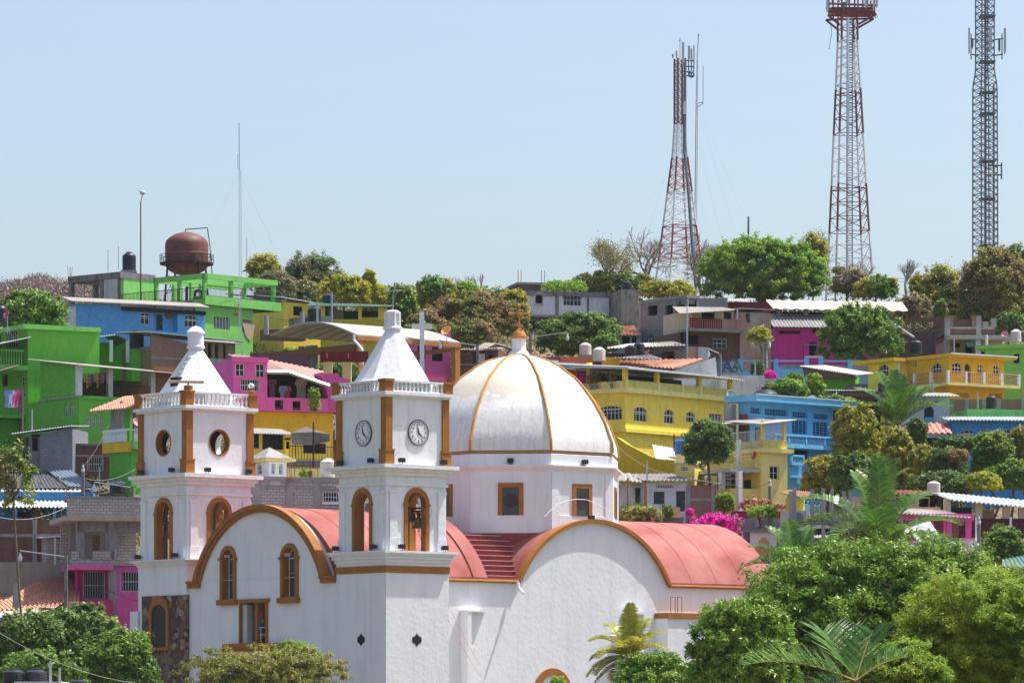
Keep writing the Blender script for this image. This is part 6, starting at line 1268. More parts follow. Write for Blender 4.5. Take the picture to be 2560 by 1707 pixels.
for u in(295,600,850): x=b.r(u,0)[0]; b.box('column',CONC,x-.25,x+.25,-.06,.1,0,b.zt)
for v0,v1 in((845,880),(930,955)): b.box('band',CONC,xl,w,-.05,.1,b.r(585,v1)[1],b.r(585,v0)[1])
b.box('sill',WHITE,b.r(895,0)[0],w,-.15,.1,b.r(975,1095)[1],b.r(975,1075)[1]); b.box('pale_opening',CONCP,b.r(415,0)[0],b.r(512,0)[0],-.08,0,b.r(585,925)[1],b.r(585,888)[1])
# dome-right background: dark walls left of the dome
b=Hs('g','brick_house','dark brick house with rusty roof edge, left of the lantern and behind the dome','house',145,1005,364,-6)
w=b.r(530,0)[0]; b.body(BRICKD,0,w,0,4,0,b.zt,RH=[(300,1030,345,1130,0,'d'),(440,1045,480,1080,0,'o')]); roof(b.o,(0,-.6,b.zt),(w,-.6,b.zt+.1),(w,4,b.zt+.5),(0,4,b.zt+.4),SHEETG); b.box('band',CONC,0,w,-.05,0,b.r(0,1142)[1],b.r(0,1130)[1]); b.box('white_patch',WW,b.r(345,0)[0],b.r(410,0)[0],-.04,0,b.r(0,1120)[1],b.r(0,1040)[1])
b=Hs('g','gabled_house','cream gabled house with grey sheet roof, just behind the dome lantern','house',470,1000,372,10)
xr=b.r(660,0)[0]; xl=b.r(420,0)[0]; pk=b.cr(500,948); M=MB(); M.ext([(xl,0),(xl,b.zt),(pk[0],pk[2]-.1),(xr,b.zt-.6),(xr,0)],lambda s,z,dd:(s,dd,z),0,5); M.build('wall',CREAM,b.o)
e=b.cr(850,1035,-.4); roof(b.o,(pk[0],-.5,pk[2]),(pk[0]+.1,5,pk[2]+.5),(e[0]+1,5,e[2]+.4),(e[0],-.5,e[2]),SHEETP); roof(b.o,(pk[0],-.5,pk[2]),(pk[0],5,pk[2]+.5),(xl-.6,5,b.zt+.3),(xl-.6,-.5,b.zt-.2),SHEETP)
street_lamp('d',2312,950,1100,357,-2.9,'concrete post with white lamp, left of the dome')
o=street_lamp('g',825,875,1060,362,2.9,'grey post with long-armed white lamp, right of the lantern')
for i,(u,v) in enumerate(((248,700),(298,845),(245,935),(178,780))): pole('g',u+8,v,1040,376-i,.035,'thin black stick with a white bird-shaped lamp in the brown tree, %s one'%('tallest','right','lowest','left')[i],'garden_lamp','lamp',BLACKBAR); o=bpy.data.objects[-1] if 0 else None
# upper centre
b=Hs('g','white_house','weathered white house with an arched window and stained upper walls, on the skyline','house',1075,478,432,16)
xl=b.r(745,0)[0]; xr=b.r(1650,0)[0]; zb_=b.r(1075,685)[1]; b.body(WW,xl,xr,0,7,zb_,b.zt,RH=[(870,495,938,577,.9,'o'),(1122,500,1290,598,0)])
b.box('lower_wall',mat('dark lower wall',(.16,.15,.14),stain=.5),xl+.8,xr,.2,7,0,zb_-.02)
for a,c in((745,770),(1052,1080),(1340,1358),(1540,1560)): b.box('column',CONCD,b.r(a,0)[0],b.r(c,0)[0],-.08,.05,zb_,b.zt)
b.box('beam',CONCD,xl,xr,-.07,.05,b.zt-.35,b.zt+.1); b.box('slab',CONC,xl,xr,-.3,.1,zb_-.2,zb_); M=MB(); M.ext([b_ for b_ in((b.r(835,515)[0],b.r(835,515)[1]),(b.r(903,475)[0],b.r(903,475)[1]),(b.r(975,515)[0],b.r(975,515)[1]),(b.r(903,492)[0],b.r(903,492)[1]))],lambda s,z,dd:(s,-.2+dd,z),0,.2); M.box(b.r(858,0)[0],b.r(942,0)[0],-.12,0,b.r(900,595)[1],b.r(900,580)[1]); M.build('window_moulding',mat('grey moulding',(.4,.38,.37)),b.o)
b.box('dark_opening',DARK,b.r(822,0)[0],b.r(955,0)[0],.1,.2,b.r(0,800)[1],b.r(0,718)[1]); b.box('teal_wall',mat('faded teal wall',(.2,.3,.3)),b.r(822,0)[0],b.r(925,0)[0],-.3,.1,0,b.r(0,830)[1])
b=Hs('g','brick_room','brick rooftop room with concrete frame behind the weathered white house','house',945,400,444,12); xl=b.r(712,0)[0]; w=b.r(1060,0)[0]; b.body(BRICKD,xl,w,0,5,0,b.zt-.1); b.box('beam',CONC,xl-.1,w+.6,-.1,5,b.zt-.1,b.zt+.12); b.box('column',CONC,-.2,.3,-.06,0,0,b.zt)
M=MB(); 
for x in(xl,xl+.3,-.2,.1,5): M.cyl((x,0,b.zt),(x,0,b.zt+1.3),.03,.03,4)
M.build('rebar',mat('rusty rebar',(.3,.13,.08),bump=0),b.o)
b=Hs('g','tank_tower','blackened square concrete tank tower beside the white house','tower',1652,450,430,14); w=b.r(1810,0)[0]; b.body(mat('sooty concrete',(.33,.29,.25),stain=.95,sc2=.7,stc=(.04,.035,.03)),0,w,0,4,0,b.zt); tank('g',1658,1748,375,455,432,'black water tank on the blackened tower'); 
b=Hs('g','tile_roof_house','small terracotta roofed house behind the round green tree','house',1620,860,405,5); w=b.r(1830,0)[0]; b.body(mat('faded green plaster',(.25,.3,.27)),0,w,0,5,0,b.zt,RH=[(1660,880,1730,960,0,'o'),(1750,880,1790,960,0,'o')]); roof(b.o,(-.5,-.5,b.zt-.1),(w,-.5,b.zt-.1),(w,5,b.r(0,772,5)[1]),(-.5,5,b.r(0,772,5)[1]),None,'tile_roof',1)
b=Hs('j','grey_block_house','three-window grey cinder block house, two storeys, right of the tank tower','house',685,792,402,30)
zt=b.zt; b.th=R(28); xl=0; w=b.r(810,0)[0]; 
b=b; bpy.data.objects.remove(b.o); b=Hs('j','grey_block_house','grey cinder block house with three open upper windows, right of the tank tower','house',685,792,402,36)
d=b.l(175,800)[0]; w=b.r(815,0)[0]; b.body(mat('grey block upper',(.34,.32,.32),brick=(.4,.2,.025),mortar=(.18,.17,.17)),0,w,0,d,b.l(685,1110)[1],b.zt-.1,RH=[(700,870,790,960,0,'o')],LH=[(258,888,362,995,0,'o'),(450,882,540,1000,0,'o'),(568,875,675,1000,0,'o')])
b.body(mat('bluish grey render',(.2,.21,.23),stain=.4),0,w,0,d,0,b.l(685,1110)[1]-.01,LH=[(258,1195,325,1295,.9),(402,1190,468,1290,.9),(572,1130,670,1275,0,'o')],name='lower_wall'); b.box('roof_slab',CONC,-.15,w,-.15,d,b.zt-.1,b.zt+.15)
for u in(180,555,680): y=b.l(u,0)[0]; b.box('column',CONC,-.06,.1,y-.2,y+.2,0,b.zt)
b=Hs('j','rough_wall_house','low grey rendered house with a faint arch, on the skyline behind the brown hut','house',812,805,418,0); w=b.r(1130,0)[0]; b.body(CONC,0,w,0,5,0,b.zt); b.box('arch_patch',LBLUE,b.r(835,0)[0],b.r(890,0)[0],-.05,0,b.r(0,915)[1],b.r(0,890)[1])
b=Hs('j','maroon_house','dark maroon house with a stained parapet, left of the pale-roofed magenta house','house',1340,850,412,-6); w=b.r(1675,0)[0]; b.body(mat('maroon wall',(.15,.03,.04),stain=.5),b.r(1130,0)[0],w,0,6,0,b.zt); 
roof(b.o,(b.r(1120,0)[0],-.4,b.zt+.1),(0,-.4,b.zt),(0,4,b.zt+.7),(b.r(1120,0)[0],4,b.zt+.7),SHEETG)
# red balcony brick house
b=Hs('j','balcony_house','brick house with red wooden balcony, cream upper wall and thin sheet roof','house',1262,920,382,22)
zt=b.zt; zf=b.r(1262,1165)[1]; xl=b.r(650,0)[0]; w=b.r(1600,0)[0]; xm=b.r(680,0)[0]; zlow=0
b.body(CREAM,b.r(800,0)[0],0,1.2,7,zf,zt-.15,RH=[(845,960,990,1050,0,'o'),(1085,955,1172,1048,0,'lk')]); b.body(BRICKD,b.r(705,0)[0],0,.2,7,0,zf-.1,RH=[(968,1240,1122,1355,0,'w'),(700,1212,808,1310,0,'o')],name='lower_wall')
yL=7.5; b.body(mat('patched plaster and brick',(.42,.36,.3),c2=(.35,.15,.1),var=1,sc=.5,stain=.6,sc2=.7,stc=(.13,.11,.1)),0.01,w,0,yL,0,zt-.3,RH=[(1325,960,1370,1070,0,'d')],name='side_wall')
b.box('balcony_slab',CONC,xl,.1,-1.2,1.2,zf-.2,zf); RB=mat('dark red wood',(.2,.03,.025),stain=.3); PB=mat('faded red wood',(.42,.22,.2),stain=.3)
M=MB();K=MB(); zr=b.r(1262,1050,-1.2)[1]; x=xl
while x<0: (M if x<xl+(0-xl)*.55 else K).box(x,x+.13,-1.25,-1.18,zf,zr); x+=.2
M.box(xl,xl*.45,-1.27,-1.16,zr,zr+.08); K.box(xl*.45,.1,-1.27,-1.16,zr,zr+.08); M.build('balcony_rail',RB,b.o); K.build('balcony_rail',PB,b.o)
for u in(686,1232): x=b.r(u,0,-1)[0]; b.box('post',WW,x-.05,x+.05,-1.1,-1.0,0 if u<700 else zf,zt-.2)
b.box('vent_blocks',CONCD,b.r(960,0)[0],b.r(1115,0)[0],.1,.2,b.r(0,1228)[1],b.r(0,1200)[1])
A=b.cr(605,972,-1.5);B=b.cr(1210,935,-1.5); roof(b.o,A,(B[0],B[1],B[2]),(.2,4,zt+.45),(b.r(740,0)[0],4,zt+.35),SHEETP); b.box('peach_wall',PEACH,b.r(697,0,-1)[0],b.r(803,0,-1)[0],-1,.15,0,b.r(0,1310,-1)[1]); b.box('stained_block',mat('stained white wall',(.6,.6,.57),stain=.6,stc=(.2,.2,.2)),b.r(806,0,-1.2)[0],b.r(925,0,-1.2)[0],-1.2,.1,0,b.r(0,1310,-1.2)[1])
roof(b.o,(0,-.3,zt),(w+.3,-.3,zt+.0),(w+.3,7.5,zt+.3),(0,7.5,zt+.3),SHEETG)
tree('j',1350,1600,1110,1330,372,'small sparse yellow green tree against the patched brick wall','yellow',900,.28,10,.3)
# low roofs right of dome
b=Hs('g','corrugated_shed','dark shed with a long pale corrugated roof, beside the black tanks','shed',1560,1000,372,8)
w=b.r(2245,0)[0]; b.body(mat('dark stained wood',(.07,.06,.06)),-1,w,1,5,0,b.zt-.2,RH=[(2080,990,2130,1080,0,'o')]); b.box('end_wall',CONCD,b.r(2150,0)[0],w,.5,1,0,b.zt+.6); B=b.cr(2245,930,-.5); roof(b.o,(b.r(1505,0)[0],-.5,b.r(1505,990)[1]),(B[0],-.5,b.r(2245,940)[1]-.2),(B[0],6,b.r(2245,925,6)[1]),(b.r(1700,0,6)[0],6,b.r(1700,950,6)[1]),SHEETP,pitch=.28,amp=.05)
tank('g',1270,1380,935,1048,358,'cream water tank, left and higher of the two above the dome',TANKC,base=.2); tank('g',1392,1508,975,1105,350,'cream water tank with faint logo, right and lower of the two above the dome',TANKC)
tank('g',1683,1792,958,1050,360,'black water tank, left of the pair below the corrugated shed'); tank('g',1765,1866,930,1042,364,'black water tank, right of the pair below the corrugated shed')
dish('g',1898,1028,358,.26,'small crimson satellite dish beside the paired black tanks',(.6,.03,.08),-60,25,.6)
b=Hs('g','tile_roof_house','house with bright terracotta tile roof behind the big yellow house','house',1600,1185,353,4)
xr=b.r(2200,1170)[0]; b.body(WW,0,b.r(2420,0)[0],0,5,0,b.zt-1.1); z1=b.r(1750,1110,5)[1]; A=b.cr(1600,1130,-.4); B=b.cr(2140,1172,-.4); C_=b.cr(2430,1085,6); 
roof(b.o,A,B,C_,(b.r(1640,0,6)[0],6,b.r(1640,1100,6)[1]),None,'tile_roof',1); M=MB(); g=b.cr(2440,1095,5.8); M.ext([(B[0],b.zt-1.5),(B[0],B[2]-.1),(g[0],g[2]-.2),(g[0]+.2,b.zt-1.5)],lambda s,z,dd:(s,.4+dd,z),0,.3); M.build('gable_wall',WW,b.o)
b=Hs('g','red_shed','low shed with an orange red strip wall behind the dome, by the cream tanks','shed',870,1065,352,3); w=b.r(1640,0)[0]; b.body(mat('orange red wall',(.65,.15,.07)),b.r(1100,0)[0],b.r(1390,0)[0],0,3,0,b.zt); b.body(YELO,b.r(1500,0)[0],w,-.1,3,0,b.zt,name='yellow_wall'); b.body(mat('dusty magenta wall',(.35,.06,.2)),0,b.r(1100,0)[0],.5,3,0,b.zt+.05,name='magenta_wall'); roof(b.o,(-.5,-1.5,b.zt-.9),(b.r(1380,0)[0],-1.5,b.zt-1.0),(b.r(1300,0)[0],.5,b.zt-.3),(-1,.5,b.zt-.1),SHEETG); roof(b.o,(b.r(1570,0)[0],-1.2,b.r(1570,1085)[1]),(b.r(2010,0)[0],-1.2,b.r(2010,1095)[1]),(b.r(1900,0,2)[0],2,b.r(1900,1045,2)[1]),(b.r(1600,0,2)[0],2,b.r(1600,1075,2)[1]),SHEETG,pitch=.28,amp=.06)
# trees of the centre skyline
tree('d',200,520,130,470,425,'golden green tree with a raised crown tip, left of the grey conifer','gold',9000,.3,24,.3)
tree('d',290,640,290,620,420,'olive grey bushy tree behind the yellow house','grey',11000,.28,28,.3)
tree('d',470,1130,75,760,432,'tall dusty dark conifer on the skyline','grey',30000,.25,60,.2,k2='dark',k2f=.3,pw=1.5)
tree('d',360,900,330,640,429,'dull olive thicket at the foot of the conifer','grey',9000,.26,34,.24,k2='olive',k2f=.3,name='thicket',cat='bush')
tree('d',1250,1930,420,700,430,'deep green thicket beyond the spire lantern','green',12000,.26,40,.22,k2='dark',k2f=.3,name='thicket',cat='bush')
tree('d',1850,2720,430,680,434,'mixed green thicket behind the rusty tree','green',14000,.26,46,.2,k2='olive',k2f=.4,name='thicket',cat='bush')
tree('d',880,1120,300,560,426,'dark needle-leaved tree right of the conifer','grey',7000,.26,20,.3)
tree('d',860,1330,320,600,418,'yellow green tree with a high sprig, behind the mustard house','yellow',11000,.3,30,.28,k2='gold',k2f=.3); tree('d',1270,1380,265,440,419,'upright sprig of the yellow tree, beside the spire cross','yellow',1500,.28,8,.35)
tree('d',1120,1530,400,590,421,'low yellow and green thicket behind the mustard house','yellow',6000,.3,20,.3,k2='green',k2f=.3,name='bush',cat='bush')
tree('d',1480,1760,400,900,414,'mixed green thicket behind the spire lantern','green',9000,.3,26,.3,k2='olive',k2f=.4)
tree('d',1750,2100,330,620,424,'green bushes under dry reeds on the skyline','green',9000,.3,24,.3,k2='olive',k2f=.4,name='bush',cat='bush')
tree('d',2050,2340,380,560,428,'light green scrub left of the weathered white house','bright',4000,.3,16,.3,k2='olive',k2f=.5,name='bush',cat='bush')
tree('d',1640,1930,760,900,385,'dark green shrub right of the white cross','green',3500,.26,14,.32,name='shrub',cat='shrub')
tree('g',-150,820,480,900,398,'broad rusty brown flowering tree left of the white house','olive',52000,.2,90,.18,fill=.35,k2='rust',k2f=.8,pw=2); tree('g',30,540,720,1000,386,'lower mound of the rusty brown tree','olive',18000,.2,40,.24,k2='rust',k2f=.8)
tree('g',-300,60,640,900,390,'small rusty brown tree behind the white cross','rust',6000,.26,16,.3)
tree('g',540,820,455,720,402,'yellowish green climber at the edge of the rusty tree','gold',4000,.26,16,.3)
tree('g',890,1640,670,1040,392,'dense round mango tree below the weathered white house','dark',30000,.26,52,.24,k2='green',k2f=.45); tree('g',1380,1620,870,1010,376,'bright green lower branch of the round tree','green',3000,.26,14,.3)
tree('g',940,1340,372,470,440,'bright green bush on the skyline above the white house','bright',4000,.26,16,.3,name='bush',cat='bush')
tree('g',1820,2325,370,530,420,'golden flowering bush at the foot of the red tower','gold',9000,.26,28,.28,k2='yellow',k2f=.3)
tree('g',1200,1960,290,500,446,'dark scrub on the skyline behind the tank tower','dark',12000,.3,36,.26,k2='olive',k2f=.3)
bare('g',1530,-10,500,444,'tall half leafless tree left of the red tower',.42,11,lv=6,r=.2,leafk='olive',nl=2200)
bare('j',230,0,780,448,'spreading leafless tree behind the red tower, left side',.55,12,lv=6,r=.2)
bare('j',850,90,780,455,'leafless tree behind the red tower, right side',.6,13,lv=6,r=.2)
for i,(u,v) in enumerate(((2050,300),(2170,290),(2270,300),(2330,260))): bare('d',u,v,560,430+i,'wispy dry reeds on the skyline, number %s from the left'%('one','two','three','four')[i],.3,20+i,'dry_reeds',4,.06,'dry reeds',ntr=4)
o=tree('j',800,2190,135,860,445,'huge domed bright green tree on the skyline','bright',90000,.25,170,.15,fill=.45,k2='lime',k2f=.15,pw=1.9,core=.2)
# big yellow house
b=Hs('k','yellow_house','large bright yellow house with roofed terrace, the biggest yellow one, beside the dome','house',232,368,336,50)
zt=b.zt; w=b.r(1205,0)[0]; d=b.l(-260,368)[0]; z2=b.r(232,712)[1]; zp=b.r(232,250)[1]; ztop=b.r(232,135)[1]
b.body(YEL,0,w,0,d,z2,zt,RH=[(310,498,432,632,.5),(587,522,677,650,.7),(787,542,867,640,.7),(995,562,1115,640,0,'l')],LH=[(-10,488,198,620,.25)])
b.box('cornice',YELP,-.3,w+.35,-.3,d,zt,zt+.35); b.box('floor_band',YEL,-.15,w,-.15,d,z2-.12,z2+.15)
b.body(YEL,.1,w,.1,d,0,z2-.13,name='lower_wall')
b.box('parapet',YELB,0,w,0,.2,zt+.36,zp); b.box('parapet',YELP,0,.2,.2,d,zt+.36,b.l(210,260)[1])
for u in(220,520,740,905,1185): x=max(b.r(u,0)[0],0); b.box('parapet_pilaster',YELP,x,x+.3,-.06,.0,zt+.36,zp)
for u in(222,520,905,1187): x=max(b.r(u,0)[0],0); b.box('column',YEL,x,x+.32,0,.32,zp,b.r(u,175+.0*u)[1] if 0 else ztop-.1)
for u in(-95,-400): y=b.l(u,0)[0]; b.box('column',YEL,0,.32,y,y+.32,zp,ztop+.5)
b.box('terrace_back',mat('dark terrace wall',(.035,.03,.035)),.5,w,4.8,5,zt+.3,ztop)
zR=b.r(1210,240)[1]; A=np.array((-.8,-.9,b.r(180,125,-.9)[1])); B=np.array((w+.4,-.9,b.r(1210,245,-.9)[1])); L_=b.l(-395,98,-.8); D_=np.array((-.8,L_[0],L_[1]))
roof(b.o,A,B,(w+.4,7,B[2]+.62),(-.8,7,A[2]+.62),SHEETW,pitch=.3,amp=.04); M=MB(); M.ext([(-.9,A[2]+.0),(7,A[2]+.5),(d-1,A[2]+.2),(d-1,A[2]+.05),(7,A[2]+.35),(-.9,A[2]-.15)],lambda s,z,dd:(-.85+dd,s,z),0,w*.8); M.build('roof',SHEETW,b.o)
PLANT=[]
zz=zt+.36
for i,(u,l_) in enumerate(((-20,'first'),(-65,'second'),(-140,'leftmost'),(125,'nearest the corner'))):
    y,_=b.l(u,350); p=(b.C[0]-.25*b.u[0]+y*b.v[0],b.C[1]-.25*b.u[1]+y*b.v[1],b.zb+zt+.36); o=empty('potted_plant',p); tag(o,'reddish potted plant on the yellow house ledge, '+l_,'plant','potted plants on the yellow ledge')
    MB().lathe((0,0,0),[(.1,0),(.14,.34),(.12,.32)],10).build('pot',mat('grey pot',(.25,.27,.3)),o); rng=np.random.default_rng(i); npmesh('foliage',leaves(rng,rng.normal(size=(260,3))*np.array((.25,.25,.25))+np.array((0,0,.85)),.16),4,LV['rust'] if i!=2 else LV['pink'],o); MB().cyl((0,0,.3),(0,0,.9),.03).build('stem',BARK,o)
dish('k',1192,395,341,.4,'pale blue grey satellite dish at the right end of the big yellow house',(.4,.52,.56),20,15,.5)
pole('k',675,745,1000,328,.05,'thin dark rod beside the blue water tank',m=BLACKBAR)
# side wall shed
b=Hs('k','yellow_lean_to','ochre yellow lean-to with worn pink and white sloping roof beneath the big yellow house','shed',148,880,324,-10)
xr=b.r(680,0)[0]; M=MB(); pts=[b.r(u,v) for u,v in((150,770),(240,835),(512,975),(680,985))]; M.ext([(pts[0][0],0)]+pts+[(xr,0)],lambda s,z,dd:(s,dd,z),0,3); M.build('wall',paint('ochre mustard paint',(.6,.42,.02)),b.o)
A=b.cr(245,843,-.1);B=b.cr(505,965,-.1);C_=b.cr(690,985,.6); D_=b.cr(620,878,6); roof(b.o,b.cr(505,968,-.2),C_,(D_[0]+.5,6,D_[2]),(A[0]+.9,6,b.cr(300,843,6)[2]),mat('worn pink sheet',(.65,.55,.5),c2=(.5,.2,.2),var=.5,sc=.6,stain=.4,streak=0))
tank('k',680,802,785,938,325,'bright blue water tank on the yellow block stand',TANKBL)
b=Hs('k','tank_stand','square yellow block stand with vent blocks beneath the blue water tank','shed',862,1010,321,-16); xl=b.r(680,0)[0]; b.body(YELB,xl,0,0,3,0,b.zt,RH=[(740,1045,808,1080,0,'g')]); b.box('tank_base',YELP,xl,b.r(815,0)[0],.3,2.8,b.zt,b.r(0,940)[1]); b.box('coping',CONCP,xl-.1,.1,-.1,3,b.zt-.1,b.zt+.02)
# small yellow house (front)
b=Hs('k','yellow_house','pale yellow house with white-railed landing and porch grid, left of the blue house','house',1475,915,320,30)
zt=b.zt; w=b.r(1708,0)[0]; ztop=b.r(1475,690)[1]; dd_=7
b.body(YELP,0,w,0,dd_,0,zt,RH=[(1548,1042,1630,1158,0)]); b.box('cornice',YELP,-.3,w+.4,-.25,dd_,zt,zt+.3)
z1=b.r(1490,800)[1]; b.body(YELB,.1,w,.0,dd_,zt+.31,z1,name='upper_parapet'); M=MB(); ztg=b.r(1490,655)[1]; 
for i in range(22): x=.1+(w-.2)*i/21; M.cyl((x,.05,z1),(x,.05,ztg),.018,.018,4)
for k in range(4): z=z1+(ztg-z1)*k/3; M.cyl((.1,.05,z),(w-.1,.05,z),.025,.025,4)
M.build('window_grille',WHITEBAR,b.o)
for x in(.05,w-.3): b.box('column',YELP,x,x+.22,0,.25,z1,ztg+.25)
yl=b.l(1195,915)[0]; b.box('landing_slab',YELP,-.2,.1,0,yl+1,zt,zt+.25); b.box('back_wall',mat('shaded yellow wall',(.3,.24,.2)),1.5,w,3,3.2,zt,ztg)
M=MB(); rail(M,(-.1,.2,zt+.3),(-.1,yl,zt+.3),1.25,.17,.02); M.build('railing',WHITEBAR,b.o); b.box('wall',mat('grey green wall',(.22,.24,.23),stain=.4),.0,.3,yl,yl+4,zt-.5,b.l(1100,690)[1]); b.box('post',STEEL,-.05,.15,yl-.1,yl+.1,zt-1,b.l(1195,690)[1])
A=b.cr(1750,630,-.5); L2=b.l(990,655,-.5); roof(b.o,(-.5,-.6,b.r(1480,655,-.6)[1]),(A[0],-.6,A[2]),(A[0],4,A[2]+.45),(-.5,4,b.r(1480,655)[1]+.4),SHEETP); roof(b.o,(-.5,L2[0],L2[1]),(-.5,-.6,b.r(1480,655,-.6)[1]),(2.5,-.6,b.r(1480,655)[1]+.35),(2.5,L2[0],L2[1]+.4),SHEETP)
x_=b.l(1265,800,-1.2); MB().cyl((-1.2,x_[0],zt-2.5),(-1.2,x_[0],x_[1]),.14,.14,8).build('stair_post',WHITE,b.o); M=MB()
for i in range(7): t=i/6; y=x_[0]+1.4*(t-.3); M.box(-1.9,-.3,y-.1,y+.1,zt-.3-2.3*t,zt-.22-2.3*t); 
M.build('spiral_steps',WHITEBAR,b.o); dish('k',1418,945,317,.3,'red satellite dish on the porch roof of the pale yellow house',(.5,.05,.06),-60,20,.8)
b.box('wall',YEL,.0-.1,0,0.01,yl,0,zt); 
# its porch in front-left
yP=b.l(865,1200)[0]; zr=b.l(1475,1030)[1]; zfl=b.l(1475,1215)[1]; xo=-2.6
z_a=b.l(1475,1030,xo)[1]; yy=b.l(850,0,xo)[0]; b.box('porch_roof',CONCP,xo,-.05,.0,yy,z_a-.25,z_a); b.box('porch_base',YELB,xo,-.11,.1,yy,0,b.l(1475,1215,xo)[1])
for u in(1095,1252): y=b.l(u,0,xo)[0]; b.box('porch_column',WHITE,xo-.02,xo+.3,y-.2,y+.2,0,z_a-.25)
M=MB(); zf_=b.l(1475,1215,xo)[1]
for y in np.linspace(.1,yy-.1,14): M.cyl((xo+.1,y,zf_),(xo+.1,y,z_a-.25),.016,.016,4)
for t in(.3,.65): M.cyl((xo+.1,.1,zf_+(z_a-zf_)*t),(xo+.1,yy,zf_+(z_a-zf_)*t),.02,.02,4)
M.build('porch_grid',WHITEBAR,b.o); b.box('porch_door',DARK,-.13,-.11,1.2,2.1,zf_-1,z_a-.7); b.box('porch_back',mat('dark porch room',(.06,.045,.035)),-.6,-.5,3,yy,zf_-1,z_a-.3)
# white cottage with brick end
b=Hs('k','white_cottage','small white cottage with dark doors, corrugated roof and a brick end wall, beside the dome','house',800,1180,315,10)
zt=b.zt; xl=b.r(100,0)[0]; x1=b.r(400,0)[0]; b.body(WW,x1,-.01,0,5,0,zt-.1,RH=[(490,1270,590,1385,0,'d'),(695,1265,780,1450,0,'d'),(508,1208,680,1240,0,'g')]); b.body(WW,xl,x1,.8,5,0,zt-.1,RH=[(320,1235,383,1385,0,'d')],name='wall'); w=b.r(1058,0)[0]; b.body(BRICK,0,w,-.05,5,0,b.r(1058,1215)[1]); b.box('concrete_band',CONC,0,w,-.1,0,b.r(0,1350)[1],b.r(0,1325)[1])
for x in(.0,w-.25): b.box('column',CONC,x-.1,x+.15,-.12,.0,0,b.r(1058,1215)[1])
A=b.cr(400,1172,-.5);B=b.cr(810,1165,-.5); roof(b.o,(A[0],-.5,A[2]),(B[0],-.5,B[2]),(B[0],5,B[2]+.75),(A[0],5,A[2]+.75),SHEETG,pitch=.3,amp=.05); roof(b.o,(xl,-.5,b.r(170,1165,-.5)[1]),(b.r(430,0,-.5)[0],-.5,b.r(430,1185,-.5)[1]),(b.r(520,0,5)[0],5,b.r(520,1135,5)[1]),(xl,5,b.r(190,1072,5)[1]),SHEETG,pitch=.3,amp=.05); roof(b.o,(B[0],-.5,B[2]+.1),(w+.3,-.5,b.r(1060,1205)[1]),(w+.3,5,b.r(1060,1205)[1]+.5),(B[0],5,B[2]+.6),SHEETG)
b.box('garden_wall',CONCD,xl,b.r(760,0,-3)[0],-3,-2.6,0,b.r(0,1500,-3)[1])
for u,v0 in((255,1145),(418,1190),(583,1380)): pole('k',u,v0,1500,311.5,.13 if u!=255 else .08,'crooked wooden post before the white cottage, '+('left','middle','right')[(255,418,583).index(u)],m=WOOD)
for u,c,l_ in((222,(.6,.6,.58),'white bucket planter'),(283,(.6,.62,.5),'pale tin planter'),(317,(.6,.55,.25),'yellow tin planter'),(372,(.4,.48,.55),'light blue tin planter'),(350,(.65,.65,.62),'small cream tin planter')):
    p=P('k',u,1502,311.6); o=empty('planter',p); tag(o,l_+' on the wall before the white cottage','planter','tin planters on the garden wall'); MB().lathe((0,0,0),[(.14,0),(.17,.35),(.14,.33)],10).build('tin',mat('tin %s'%l_,c),o); rng=np.random.default_rng(u); npmesh('foliage',leaves(rng,rng.normal(size=(140,3))*np.array((.22,.2,.22))+np.array((0,0,.62)),.14),4,LV['olive' if u%2 else 'green'],o)
o=MB().box(-.28,.28,-.03,.03,0,.75).build('plywood_board',mat('plywood',(.5,.33,.18)),None); o.location=P('k',688,1510,311.4); o.rotation_euler=(R(-12),R(4),0); tag(o,'tan plywood board leaning on the garden wall by the bougainvillea','board')
tree('k',590,660,1415,1500,311.5,'cactus-like green plant on the cottage wall','green',500,.25,7,.35,name='plant',cat='plant',trunk=False,bot=10)
tree('k',180,560,1400,1560,311,'dry yellowish garden scrub before the white cottage','olive',3500,.2,24,.25,name='scrub',cat='bush',trunk=False,bot=10)
tree('k',400,510,1505,1600,310.5,'pink flowering shrub at the edge of the dome drum','pink',900,.15,10,.3,name='shrub',cat='shrub',trunk=False,bot=10)
tree('k',790,1310,1472,1660,310,'magenta bougainvillea behind the red roof','pink',9000,.17,34,.25,name='bougainvillea',cat='shrub',bot=9,k2='green',k2f=.15); tree('k',785,850,1425,1490,310,'small magenta bougainvillea sprig against the brick end wall','pink',700,.15,6,.4,name='bougainvillea',cat='shrub',bot=10)
tree('k',1060,1220,1280,1450,313,'light green young tree beside the brick end wall','lime',3500,.2,14,.32)
tree('k',745,1215,630,1040,317,'dark green round tree left of the covered stair landing','dark',20000,.2,36,.26)
for v,u in((1175,1548),): 
    street_lamp('k',1548,1180,1400,312,0,'short yellow post topped with a black lamp before the pale yellow house')
# ---------------- right side ----------------
b=Hs('j','magenta_house','magenta house with two tiers of pale sheet roofs, behind the bright leafy tree','house',1645,1125,396,8)
w=b.r(2900,0)[0]; zt=b.zt; z2=b.r(1645,990)[1]; xe=(( 2020+925/4.3556-1560)*4.3556); w=b.r(xe,0)[0]
b.body(MAG,0,w,0,7,0,zt,RH=[(2050,1130,2120,1185,0,'o'),(2018,1290,2095,1430,0,'o')])
b.box('door_surround',MAG,b.r(1955,0)[0],b.r(2010,0)[0],-.15,0,0,b.r(0,1290)[1]); b.box('lintel',CONCD,b.r(1955,0)[0],b.r(2125,0)[0],-.2,0,b.r(0,1298)[1],b.r(0,1282)[1])
M=MB(); rng=random.Random(2)
for i in range(16):
    for k in range(2): x=b.r(1700+i*14,0)[0]; z=b.r(0,1150+k*14+rng.uniform(-3,3))[1]; M.box(x-.09,x+.09,-.02,.02,z-.08,z+.08)
